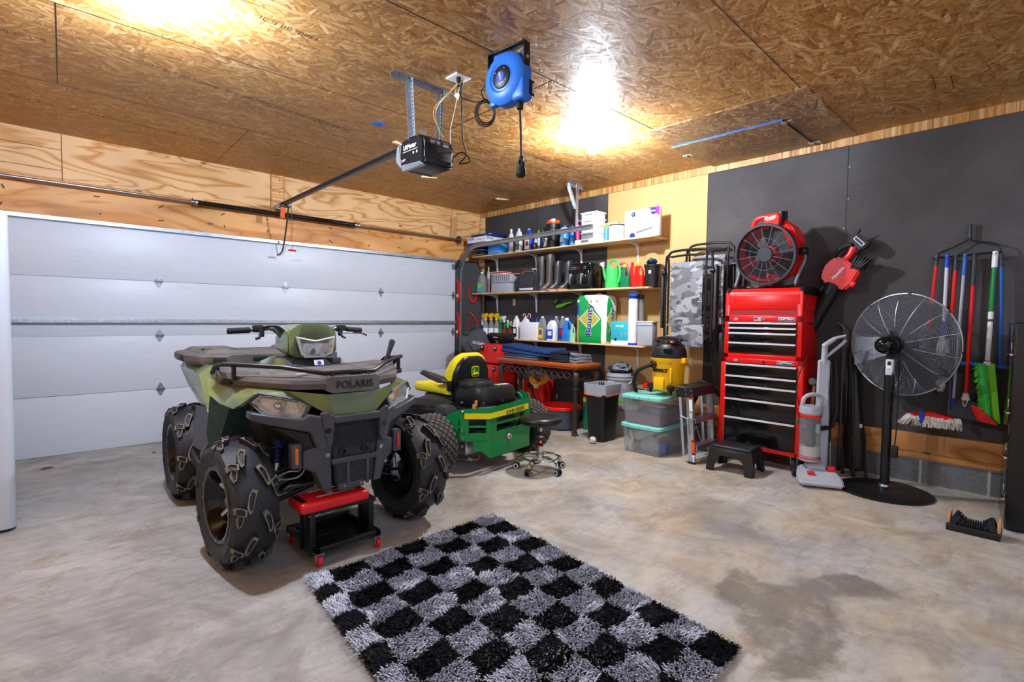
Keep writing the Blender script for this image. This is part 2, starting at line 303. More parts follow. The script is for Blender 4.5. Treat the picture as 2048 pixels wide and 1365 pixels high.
# ------------------------------------------------------------------ mesh builder
class MB:
    def __init__(s, T=None): s.bm = bmesh.new(); s.mats = []; s.T = T or Matrix()
    def mi(s, m):
        if m not in s.mats: s.mats.append(m)
        return s.mats.index(m)
    def merge(s, b2, m, M=None):
        M = s.T @ (M or Matrix()); i = s.mi(m) if m is not None else None
        vm = {}
        for v in b2.verts: vm[v] = s.bm.verts.new(M @ v.co)
        flip = M.determinant() < 0
        for f in b2.faces:
            vs = [vm[v] for v in f.verts]
            if flip: vs.reverse()
            try: nf = s.bm.faces.new(vs)
            except ValueError: continue
            nf.material_index = f.material_index if i is None else i
        b2.free()
    def box(s, c, size, m, rot=(0, 0, 0), bev=0, seg=2, taper=None):
        b = bmesh.new(); bmesh.ops.create_cube(b, size=1)
        for v in b.verts:
            tx = ty = 1
            if taper and v.co.z > 0: tx, ty = taper
            v.co = Vector((v.co.x*size[0]*tx, v.co.y*size[1]*ty, v.co.z*size[2]))
        if bev: bmesh.ops.bevel(b, geom=b.edges[:], offset=min(bev, min(size)*.49), segments=seg, affect='EDGES', profile=.5)
        from mathutils import Euler
        s.merge(b, m, Matrix.Translation(c) @ Euler(rot).to_matrix().to_4x4()); return s
    def cyl(s, p0, p1, r, m, r2=None, seg=20, bev=0):
        p0, p1 = Vector(p0), Vector(p1); d = p1-p0; b = bmesh.new()
        bmesh.ops.create_cone(b, cap_ends=True, segments=seg, radius1=r, radius2=(r if r2 is None else r2), depth=d.length)
        if bev: bmesh.ops.bevel(b, geom=[e for e in b.edges if abs(e.verts[0].co.z-e.verts[1].co.z) < 1e-6], offset=bev, segments=2, affect='EDGES')
        q = d.to_track_quat('Z', 'Y').to_matrix().to_4x4()
        s.merge(b, m, Matrix.Translation((p0+p1)/2) @ q); return s
    def sph(s, c, r, m, sc=(1, 1, 1), seg=20, rot=(0, 0, 0)):
        from mathutils import Euler
        b = bmesh.new(); bmesh.ops.create_uvsphere(b, u_segments=seg, v_segments=max(6, seg//2), radius=r)
        s.merge(b, m, Matrix.Translation(c) @ Euler(rot).to_matrix().to_4x4() @ Matrix.Diagonal((*sc, 1))); return s
    def lathe(s, prof, m, c=(0, 0, 0), axis='z', seg=28, sc=(1, 1), arc=1.0):
        b = bmesh.new(); rings = []
        for r, z in prof:
            if r < 1e-5: rings.append([b.verts.new((0, 0, z))]); continue
            rings.append([b.verts.new((r*math.cos(2*PI*k/seg)*sc[0], r*math.sin(2*PI*k/seg)*sc[1], z)) for k in range(seg)])
        for a, d in zip(rings, rings[1:]):
            for k in range(seg):
                k2 = (k+1) % seg
                if len(a) == 1 and len(d) == 1: continue
                if len(a) == 1: b.faces.new((a[0], d[k2], d[k]))
                elif len(d) == 1: b.faces.new((a[k], a[k2], d[0]))
                else: b.faces.new((a[k], a[k2], d[k2], d[k]))
        bmesh.ops.recalc_face_normals(b, faces=b.faces[:])
        R = {'z': Matrix(), 'x': Matrix.Rotation(PI/2, 4, 'Y'), 'y': Matrix.Rotation(-PI/2, 4, 'X'), '-y': Matrix.Rotation(PI/2, 4, 'X')}[axis] if isinstance(axis, str) else axis
        s.merge(b, m, Matrix.Translation(c) @ R); return s
    def tube(s, pts, r, m, seg=8, closed=False, sm=0, cap=True, flat=None):
        P = [Vector(p) for p in pts]; R = r if isinstance(r, (list, tuple)) else [r]*len(P)
        if sm:
            n = len(P); Q = []; RR = []
            rng_ = range(n if closed else n-1)
            for i in rng_:
                p0 = P[(i-1) % n] if (closed or i) else P[0]; p1 = P[i]; p2 = P[(i+1) % n]; p3 = P[(i+2) % n] if (closed or i+2 < n) else P[-1]
                for k in range(sm):
                    t = k/sm
                    Q.append(.5*((2*p1)+(-p0+p2)*t+(2*p0-5*p1+4*p2-p3)*t*t+(-p0+3*p1-3*p2+p3)*t**3)); RR.append(R[i]*(1-t)+R[(i+1) % n]*t)
            if not closed: Q.append(P[-1]); RR.append(R[-1])
            P, R = Q, RR
        b = bmesh.new(); n = len(P); rings = []; up = None
        for i in range(n):
            if closed: d = P[(i+1) % n]-P[(i-1) % n]
            else: d = P[min(i+1, n-1)]-P[max(i-1, 0)]
            if d.length < 1e-9: d = Vector((0, 0, 1))
            d.normalize()
            if up is None:
                up = Vector((0, 0, 1)) if abs(d.z) < .9 else Vector((1, 0, 0))
            x = up - d*up.dot(d)
            if x.length < 1e-4: x = d.orthogonal()
            x.normalize(); up = x; y = d.cross(x)
            fx, fy = flat or (1, 1)
            rings.append([b.verts.new(P[i]+(x*math.cos(2*PI*k/seg)*fx+y*math.sin(2*PI*k/seg)*fy)*R[i]) for k in range(seg)])
        for i in range(n if closed else n-1):
            a, c = rings[i], rings[(i+1) % n]
            for k in range(seg): b.faces.new((a[k], a[(k+1) % seg], c[(k+1) % seg], c[k]))
        if not closed and cap: b.faces.new(rings[0][::-1]); b.faces.new(rings[-1])
        bmesh.ops.recalc_face_normals(b, faces=b.faces[:])
        s.merge(b, m); return s
    def prism(s, poly, d, m, plane='xz', at=0, bev=0, seg=1, holes=None):
        """outline poly (2D), thickness d centred on 'at' along the third axis"""
        b = bmesh.new(); vs = [b.verts.new((x, y, -d/2)) for x, y in poly]; f = b.faces.new(vs)
        ar = sum(poly[i][0]*poly[(i+1) % len(poly)][1]-poly[(i+1) % len(poly)][0]*poly[i][1] for i in range(len(poly)))
        r = bmesh.ops.extrude_face_region(b, geom=[f]); nv = [e for e in r['geom'] if isinstance(e, bmesh.types.BMVert)]
        for v in nv: v.co.z = d/2
        bmesh.ops.recalc_face_normals(b, faces=b.faces[:])
        if bev: bmesh.ops.bevel(b, geom=b.edges[:], offset=bev, segments=seg, affect='EDGES')
        M = {'xy': Matrix(((1,0,0,0),(0,1,0,0),(0,0,1,at),(0,0,0,1))), 'xz': Matrix(((1,0,0,0),(0,0,1,at),(0,1,0,0),(0,0,0,1))), 'yz': Matrix(((0,0,1,at),(1,0,0,0),(0,1,0,0),(0,0,0,1)))}[plane]
        s.merge(b, m, M); return s
    def hull(s, pts, m, bev=0, seg=2):
        b = bmesh.new()
        for p in pts: b.verts.new(p)
        r = bmesh.ops.convex_hull(b, input=b.verts[:])
        for v in [v for v in b.verts if not v.link_faces]: b.verts.remove(v)
        bmesh.ops.dissolve_limit(b, angle_limit=.03, verts=b.verts[:], edges=b.edges[:])
        bmesh.ops.recalc_face_normals(b, faces=b.faces[:])
        if bev: bmesh.ops.bevel(b, geom=b.edges[:], offset=bev, segments=seg, affect='EDGES', clamp_overlap=True)
        s.merge(b, m); return s
    def sheet(s, verts, faces, m, th=0):
        b = bmesh.new(); vs = [b.verts.new(v) for v in verts]
        for f in faces: b.faces.new([vs[i] for i in f])
        bmesh.ops.recalc_face_normals(b, faces=b.faces[:])
        if th: bmesh.ops.solidify(b, geom=b.faces[:], thickness=th)
        s.merge(b, m); return s
    def loft(s, secs, m, cap=True, closed_loop=False):
        """secs: list of rings of 3D points with equal counts"""
        b = bmesh.new(); R = [[b.verts.new(p) for p in r] for r in secs]; n = len(R[0])
        for a, c in zip(R, R[1:]):
            for k in range(n): b.faces.new((a[k], a[(k+1) % n], c[(k+1) % n], c[k]))
        if cap: b.faces.new(R[0][::-1]); b.faces.new(R[-1])
        bmesh.ops.recalc_face_normals(b, faces=b.faces[:])
        s.merge(b, m); return s
    def text(s, body, size, m, o, xd=(1, 0, 0), yd=(0, 0, 1), depth=.001, align='CENTER', bold=0, sx=1, shear=0, spacing=1):
        cu = bpy.data.curves.new('t', 'FONT'); cu.body = body; cu.size = size; cu.align_x = align; cu.align_y = 'CENTER'
        cu.extrude = depth; cu.offset = bold; cu.shear = shear; cu.space_character = spacing; cu.resolution_u = 3
        ob = bpy.data.objects.new('t', cu); me = bpy.data.meshes.new_from_object(ob)
        b = bmesh.new(); b.from_mesh(me); x = Vector(xd).normalized(); y = Vector(yd).normalized(); z = x.cross(y)
        for v in b.verts: v.co.x *= sx
        M = Matrix(((x.x, y.x, z.x, o[0]), (x.y, y.y, z.y, o[1]), (x.z, y.z, z.z, o[2]), (0, 0, 0, 1)))
        s.merge(b, m, M); bpy.data.objects.remove(ob); bpy.data.curves.remove(cu); bpy.data.meshes.remove(me); return s
    def build(s, name, parent=None, ang=35, sub=0, smooth=True, weld=False):
        me = bpy.data.meshes.new(name)
        if weld: bmesh.ops.remove_doubles(s.bm, verts=s.bm.verts[:], dist=1e-5)
        s.bm.normal_update()
        if smooth:
            a = math.radians(ang)
            for f in s.bm.faces: f.smooth = True
            for e in s.bm.edges:
                if len(e.link_faces) != 2 or e.calc_face_angle(0) > a: e.smooth = False
        s.bm.to_mesh(me); s.bm.free()
        for m in s.mats: me.materials.append(MATS[m])
        o = bpy.data.objects.new(name, me); COL.objects.link(o)
        if parent: o.parent = parent
        if sub:
            md = o.modifiers.new('sub', 'SUBSURF'); md.levels = sub; md.render_levels = sub
        return o

def tag(o, label, cat, group=None, kind=None):
    if label: o['label'] = label
    if cat: o['category'] = cat
    if group: o['group'] = group
    if kind: o['kind'] = kind
    return o
def thing(name, label, cat, loc=(0, 0, 0), rz=0, group=None, rot=None):
    o = bpy.data.objects.new(name, None); COL.objects.link(o); o.empty_display_size = .1
    o.location = loc; o.rotation_euler = rot or (0, 0, rz); return tag(o, label, cat, group)
def struct(o): o['kind'] = 'structure'; return o
def kids(o): return [c for c in bpy.data.objects if c.parent == o]
def dup(o, loc=None, rz=None, label=None, parent=None):
    c = o.copy(); COL.objects.link(c)
    if loc is not None: c.location = loc
    if rz is not None: c.rotation_euler = (0, 0, rz)
    if label: c['label'] = label
    if parent: c.parent = parent
    for k in kids(o): dup(k, parent=c)
    return c
def ring(n, r, ph=0): return [(r*math.cos(2*PI*k/n+ph), r*math.sin(2*PI*k/n+ph)) for k in range(n)]
def rrect(w, h, r, n=5, cx=0, cy=0):
    out = []
    for (sx, sy, a0) in ((1, 1, 0), (-1, 1, PI/2), (-1, -1, PI), (1, -1, 1.5*PI)):
        for k in range(n+1):
            a = a0+PI/2*k/n; out.append((cx+sx*(w/2-r)+r*math.cos(a), cy+sy*(h/2-r)+r*math.sin(a)))
    return out
RZ = -PI/2      # things against the right wall: their front looks to -x, their right side to -y
# ================================================================== THE ROOM
X0, Y0 = -5.75, -7.9
b = MB(); b.box(((X0+WX+.15)/2, (Y0+.12)/2, -.06), (WX+.15-X0, .12-Y0, .12), 'concrete_floor'); struct(b.build('floor'))
b = MB(); b.box(((X0+WX+.15)/2, (Y0+.12)/2, CH+.03), (WX+.15-X0, .12-Y0, .06), 'osb_ceiling'); struct(b.build('ceiling'))
def strip(p0, p1, wd, m, name, th=.0012, z=CH):
    p0, p1 = Vector(p0), Vector(p1); d = p1-p0; a = math.atan2(d.y, d.x); c = (p0+p1)/2
    b = MB(); b.box((c.x, c.y, z-th/2+.0004), (d.length, wd, th), m, (0, 0, a)); return struct(b.build(name))
seams = [((X0, -3.80), (WX, -3.80)), ((X0, -2.58), (WX, -2.58)), ((X0, -1.33), (WX, -1.33)), ((X0, -5.0), (WX, -4.9)), ((-4.5, -2.58), (-4.44, -1.33)),
         ((-3.2, -1.33), (-3.14, 0)), ((-2.06, -3.8), (-2.0, -2.58)), ((-.76, -1.33), (-.76, 0))]
k = 1
for p0, p1 in seams:
    strip(p0, p1, .006, 'black_plastic' if k != 4 else 'dark_grey', 'trim_%d' % k); k += 1
# attic access hatch: patch boards, lid, blue gasket edge, little hinges
b = MB(); b.box((-.135, -4.335, CH-.004), (1.32, 1.25, .008), 'osb_patch'); struct(b.build('trim_9'))
b = MB(); b.box((.09, -4.17, CH-.012), (.80, .93, .012), 'osb_patch'); b.box((-.315, -4.17, CH-.011), (.012, .95, .01), 'handle_blue')
b.box((.09, -4.64, CH-.012), (.8, .008, .013), 'black_plastic')
hatch = struct(b.build('door_2'))
for (x, y) in ((-.0, -3.69), (-.25, -4.66), (.42, -4.66)):
    q = MB(); q.box((x, y, CH-.016), (.06, .09, .006), 'galvanized', bev=.001); q.cyl((x-.03, y, CH-.02), (x+.03, y, CH-.02), .006, 'dark_steel', seg=8); q.build('hinge', hatch)

# back wall (around the roll-up door): plywood above, laminated header beam, jambs
DW = 4.88
b = MB()
b.box((-2.0-.6, .055, (2.46+CH)/2), (WX-X0+.1, .11, CH-2.46), 'plywood')                      # upper plywood
b.box((-2.6, .05, (2.134+2.46)/2), (WX-X0+.1, .12, 2.46-2.134), 'beam_wood')                  # header
b.box(((0+WX)/2+.07, .06, 1.067), (WX+.15, .12, 2.134), 'black_board')                         # wall right of the door
b.box(((X0-DW)/2-.05, .06, 1.067), (DW-.0+X0-.0 if False else (-DW-X0+.1), .12, 2.134), 'plywood_orange')
back = struct(b.build('wall_back'))
for (x, z0, z1) in ((-4.36, 2.46, CH), (-2.575, 2.46, CH), (-2.43, 2.46, CH)):
    q = MB(); q.box((x, -.0006, (z0+z1)/2), (.006, .002, z1-z0), 'leaf_brown'); struct(q.build('trim_%d' % (k+2))); k += 1
q = MB(); q.box((-2.5, -.004, (2.46+CH)/2), (.13, .012, CH-2.46), 'plywood_orange')
for z in (2.53, 2.68, 2.82): q.cyl((-2.5+.02, -.0105, z), (-2.5+.02, -.009, z), .008, 'leaf_brown', seg=10)
struct(q.build('trim_20'))
q = MB()
for (z, x0) in ((2.73, -4.36), (2.55, -4.36)): q.box(((X0+x0)/2, -.0006, z), (x0-X0, .002, .005), 'leaf_brown')
q.box((-2.6, -.0006, 2.462), (6.2, .002, .006), 'leaf_brown')
for x in (-4.75, -4.1, -3.6, -3.05, -2.62, -1.9, -1.35, -.9, -.45):
    for z in (2.21, 2.36): q.cyl((x+random.uniform(-.05, .05), -.013, z+random.uniform(-.04, .04)), (x, -.009, z), .006, 'leaf_brown', seg=8)
struct(q.build('trim_21'))

# right wall: black fibre boards, one tan board, wood sill, block course, corner stud
b = MB()
b.box((WX+.06, (Y0+.12)/2, CH/2), (.12, .12-Y0, CH), 'black_board'); rw = struct(b.build('wall_right'))
b = MB(); b.box((WX-.004, (-2.39-3.64)/2, (.41+2.80)/2), (.012, 1.25, 2.39), 'tan_board'); b.build('trim_22').__setitem__('kind', 'structure')
for i, y in enumerate((-4.89, -6.12, -7.34, -1.2)):
    b = MB(); b.box((WX-.0005, y, 1.6), (.003, .005, 2.4), 'black_plastic')
    for z in (.7, 1.15, 1.6, 1.85, 2.1, 2.35, 2.62): b.cyl((WX-.004, y+.012*(-1)**int(z*9), z), (WX, y+.012*(-1)**int(z*9), z), .005, 'galvanized', seg=8)
    struct(b.build('trim_%d' % (23+i)))
b = MB(); b.box((WX-.013, (Y0)/2, 2.835), (.026, -Y0, .075), 'osb_trim'); struct(b.build('trim_27'))
b = MB(); b.box((WX-.019, (Y0)/2, .335), (.038, -Y0, .15), 'sill_wood', bev=.003); b.box((WX-.012, Y0/2, .232), (.03, -Y0, .052), 'sill_wood', bev=.003)
struct(b.build('trim_28'))
b = MB(); b.box((WX-.003, Y0/2, .102), (.012, -Y0, .204), 'concrete_block'); struct(b.build('trim_29'))
b = MB(); b.box((WX-.02, -.055, 1.42), (.04, .1, 2.76), 'pine', bev=.003); struct(b.build('trim_30'))
# walls behind the camera and to the left (never in frame, they close the room)
b = MB(); b.box((X0-.06, Y0/2, CH/2), (.12, -Y0+.2, CH), 'plywood_orange'); struct(b.build('wall_left'))
b = MB(); b.box(((X0+WX)/2, Y0-.06, CH/2), (WX-X0+.3, .12, CH), 'white_paper'); struct(b.build('wall_front'))

# ---- the sectional roll-up door
dr = thing('door_1', None, None, (0, 0, 0)); del_keys = None
dr['kind'] = 'structure'
for i in range(4):
    b = MB(); z0 = i*.5335
    b.box((-DW/2, -.030, z0+.5335/2), (DW, .045, .5300), 'door_steel', bev=.0035, seg=2)
    if i == 0: b.box((-DW/2, -.03, .008), (DW, .03, .016), 'black_rubber')
    b.build('door_section', dr)
def strut(z, h=.045, name='strut'):
    b = MB(); y = -.054
    b.prism([(0, 0), (-.012, 0), (-.012, .008), (-.045, .008), (-.045, h-.008), (-.012, h-.008), (-.012, h), (0, h)], DW-.01, 'galvanized', 'yz', at=-DW/2)
    b.T = Matrix(); o = b.build(name, dr); o.location = (0, -.053, z); return o
strut(2.134-.050); strut(1.185)
for xh in (-.035, -1.22, -2.44, -3.66, -4.84):
    for j in (1, 2, 3):
        z = .5335*j; b = MB()
        for sg in (1, -1):
            b.prism([(-.03, 0), (.03, 0), (.022, sg*.032), (.008, sg*.062), (-.008, sg*.062), (-.022, sg*.032)], .004, 'galvanized', 'xz', at=-.055)
        b.cyl((-.036, -.062, 0), (.036, -.062, 0), .008, 'steel', seg=10)
        b.box((-.028, -.06, 0), (.005, .014, .03), 'steel'); b.box((.028, -.06, 0), (.005, .014, .03), 'steel')
        for (x, zz) in ((-.015, .02), (.015, .02), (0, .045), (-.015, -.02), (.015, -.02), (0, -.045)): b.cyl((x, -.06, zz), (x, -.056, zz), .004, 'dark_steel', seg=8)
        if xh > -.1: b.cyl((0, -.066, 0), (.11, -.066, 0), .006, 'steel', seg=8); b.cyl((.055, -.066, 0), (.08, -.066, 0), .022, 'white_plastic', seg=14)
        o = b.build('hinge', dr); o.location = (xh, 0, z)
b = MB(); b.prism([(-.03, -.05), (.03, -.05), (.03, .03), (-.03, .03)], .004, 'galvanized', 'xz', at=-.055); b.cyl((0, -.07, 0), (.11, -.07, 0), .006, 'steel', seg=8); b.cyl((.055, -.07, 0), (.08, -.07, 0), .022, 'dark_grey', seg=14)
o = b.build('top_roller', dr); o.location = (-.035, 0, 2.03)
# ---- door track: vertical, curve, horizontal, hangers
tx = .075
pts = [(-.07, .02), (-.07, 1.85)]
for kk in range(1, 10):
    a = kk/9*PI/2; pts.append((-.07-.42*(1-math.cos(a)), 1.89+.42*math.sin(a)))
pts.append((-2.5, 2.335))
b = MB()
n = len(pts); secs = []
for i, (y, z) in enumerate(pts):
    a = pts[max(0, i-1)]; c = pts[min(n-1, i+1)]; d = Vector((0, c[0]-a[0], c[1]-a[1])).normalized(); nn = Vector((0, d.z, -d.y)); P = Vector((tx, y, z)); X = Vector((1, 0, 0))
    prof = [(.02, .028), (.02, -.028), (-.02, -.028), (-.02, -.020), (.012, -.020), (.012, .020), (-.02, .020), (-.02, .028)]
    secs.append([P + X*px + nn*pn for px, pn in prof])
b.loft(secs, 'galvanized')
tr = b.build('door_track', None, ang=30); tag(tr, 'galvanized overhead door track curving from the door edge out over the shelf', 'door track')
b = MB(); b.box((tx+.035, -.035, 1.05), (.006, .07, 2.05), 'galvanized')
for z in (.3, .75, 1.25, 1.7, 2.0):
    b.box((tx+.024, -.03, z), (.02, .06, .04), 'galvanized')
    for zz in (-.1, .1): b.cyl((tx+.028, -.05, z+zz), (tx+.036, -.05, z+zz), .008, 'dark_steel', seg=8)
b.build('angle_bracket', tr)
b = MB()
def perf(b, p0, p1, wd, up, m='galvanized', th=.0025, pitch=.025):
    """angle iron with holes drawn as dark inserts"""
    p0, p1 = Vector(p0), Vector(p1); d = (p1-p0); L = d.length; d.normalize(); u = Vector(up).normalized(); w_ = d.cross(u)
    M = Matrix(((d.x, u.x, w_.x, p0.x), (d.y, u.y, w_.y, p0.y), (d.z, u.z, w_.z, p0.z), (0, 0, 0, 1)))
    T = b.T; b.T = T @ M
    b.box((L/2, 0, 0), (L, wd, th), m); b.box((L/2, wd/2, -wd/2), (L, th, wd), m)
    k_ = pitch
    while k_ < L-.01:
        b.cyl((k_, 0, -th*.8), (k_, 0, th*.8), wd*.16, 'deep_plastic', seg=8); k_ += pitch
    b.T = T
perf(b, (-.02, -2.22, CH-.004), (.26, -2.22, CH-.004), .04, (0, 1, 0))
perf(b, (.115, -2.24, CH), (.115, -2.24, 2.34), .04, (1, 0, 0)); perf(b, (0, -2.2, CH-.01), (.115, -2.23, 2.58), .03, (0, 1, 0))
b.box((.10, -2.24, 2.36), (.05, .05, .006), 'galvanized')
b.build('hanger', tr)
# ---- torsion shaft, spring, bearing plate
sh = thing('torsion_spring_shaft', 'steel torsion shaft with black spring on the header above the white door', 'spring shaft', (0, -.09, 2.42))
b = MB(); b.cyl((-5.1, 0, 0), (.07, 0, 0), .0127, 'steel', seg=14); b.build('shaft', sh)
b = MB(); prof = []
N = 150; L0, L1 = -3.33, -1.60
for i in range(N*2+1):
    prof.append((.026 if i % 2 else .0225, L0+(L1-L0)*i/(2*N)))
b.lathe([(.013, L0)]+prof+[(.013, L1)], 'black_metal', axis='x', seg=14); b.build('spring', sh)
for x in (L0-.02, L1+.02):
    b = MB(); b.lathe([(.013, -.03), (.028, -.03), (.03, -.01), (.022, 0), (.030, .012), (.03, .03), (.013, .03)], 'steel', c=(x, 0, 0), axis='x', seg=16)
    for a in (0, 2.1, 4.2): b.cyl((x-.02, .02*math.cos(a), .02*math.sin(a)), (x-.02, .04*math.cos(a), .04*math.sin(a)), .005, 'dark_steel', seg=6)
    b.build('winding_cone', sh)
b = MB(); b.lathe([(.013, -.015), (.05, -.015), (.055, -.008), (.04, 0), (.055, .008), (.05, .015), (.013, .015)], 'dark_steel', c=(.03, 0, 0), axis='x', seg=20); b.build('cable_drum', sh)
b = MB(); b.prism([(-.02, -.06), (.07, -.06), (.07, .03), (.065, .03), (.05, -.01), (-.02, -.01)], .004, 'galvanized', 'yz', at=.06)
b.build('bearing_plate', sh)
b = MB(); b.box((-2.47, .035, .03), (.05, .05, .12), 'galvanized', bev=.003); b.cyl((-2.47, .0, 0), (-2.47, .01, 0), .028, 'galvanized', seg=14); b.build('center_bracket', sh)
# antler-like wood bit hung in the corner by a loop of string
hk = thing('wood_offcut', 'pale split wood offcut hung by string on the corner above the door track', 'wood piece', (-.02, -.03, 2.56))
b = MB(); b.prism([(-.045, -.13), (.035, -.13), (.05, -.05), (.04, .08), (.045, .2), (.01, .17), (-.015, .2), (-.05, .17), (-.035, .06), (-.05, -.05)], .03, 'handle_wood', 'xz', bev=.004); b.cyl((0, -.018, -.01), (0, .0, -.01), .008, 'leaf_brown', seg=8); b.build('board', hk)
b = MB(); b.tube([(-.015, -.016, .17), (-.01, -.018, .24), (.0, -.01, .27), (.012, -.018, .24), (.012, -.016, .17)], .003, 'cream', sm=4, seg=6); b.build('string', hk)

# ---- lamps
for i, ((x, y), pw) in enumerate(BULBS):
    lab = 'glowing bare bulb in a white porcelain holder on the board ceiling' if i == 0 else 'bare bulb holder on the ceiling above the green quad bike, just out of frame'
    t = thing('ceiling_lamp', lab, 'lamp', (x, y, CH))
    b = MB(); b.lathe([(0, 0), (.055, 0), (.055, -.01), (.035, -.03), (.028, -.045), (0, -.045)], 'white_plastic'); b.build('lamp_holder', t)
    m = mat('bulb_%d' % i, ('e6f0ff', 'cfe2ff')[i], .4, emit=pw)
    b = MB(); b.lathe([(0, -.165), (.03, -.158), (.052, -.135), (.058, -.11), (.048, -.08), (.03, -.06), (.026, -.045)], 'bulb_%d' % i, seg=16); b.build('bulb', t)
for i, ((x, y), pw) in enumerate(FILL_LIGHTS):  # unseen tube fixtures, added only to fill the room with soft light
    t = thing('fill_light', 'added fill light with long tubes on the ceiling behind the camera, ' + ('left one' if i == 0 else 'right one'), 'lamp', (x, y, CH))
    b = MB(); b.prism([(-.16, -.01), (-.08, -.07), (.08, -.07), (.16, -.01), (.08, 0), (-.08, 0)], 1.24, 'white_steel', 'xz', bev=0); b.T = Matrix(); b.build('housing', t)
    m = mat('fill_tube_%d' % i, 'cfe0ff', .4, emit=pw)
    for dx in (-.04, .04):
        b = MB(); b.cyl((dx, -.58, -.1), (dx, .58, -.1), .018, 'fill_tube_%d' % i, seg=10); b.build('fill_light_tube', t)
    for k2 in (-.6, .6):
        b = MB(); b.box((0, k2, -.09), (.14, .02, .06), 'white_steel'); b.build('socket', t)
# ================================================================== QUAD BIKE
t = NT('lamp_reflector', .12, .8); t.b.inputs['Metallic'].default_value = 1
n_ = t.vor(t.mp((45, 45, 20)), 1, out=1); n2_ = t.noise(t.tc, 40, 3)
t.base(t.ramp(t.sep(n_)[0], [(0, '6c7178'), (.2, 'c4cad2'), (.5, 'f2f5fa'), (1, 'ffffff')])); t.bump(t.math('ADD', t.sep(n_)[1], n2_), .6, .02); t.b.inputs['Metallic'].default_value = .25; t.b.inputs['Roughness'].default_value = .2
def sym(pts, s): return [(s*p[0], p[1], p[2]) for p in pts]

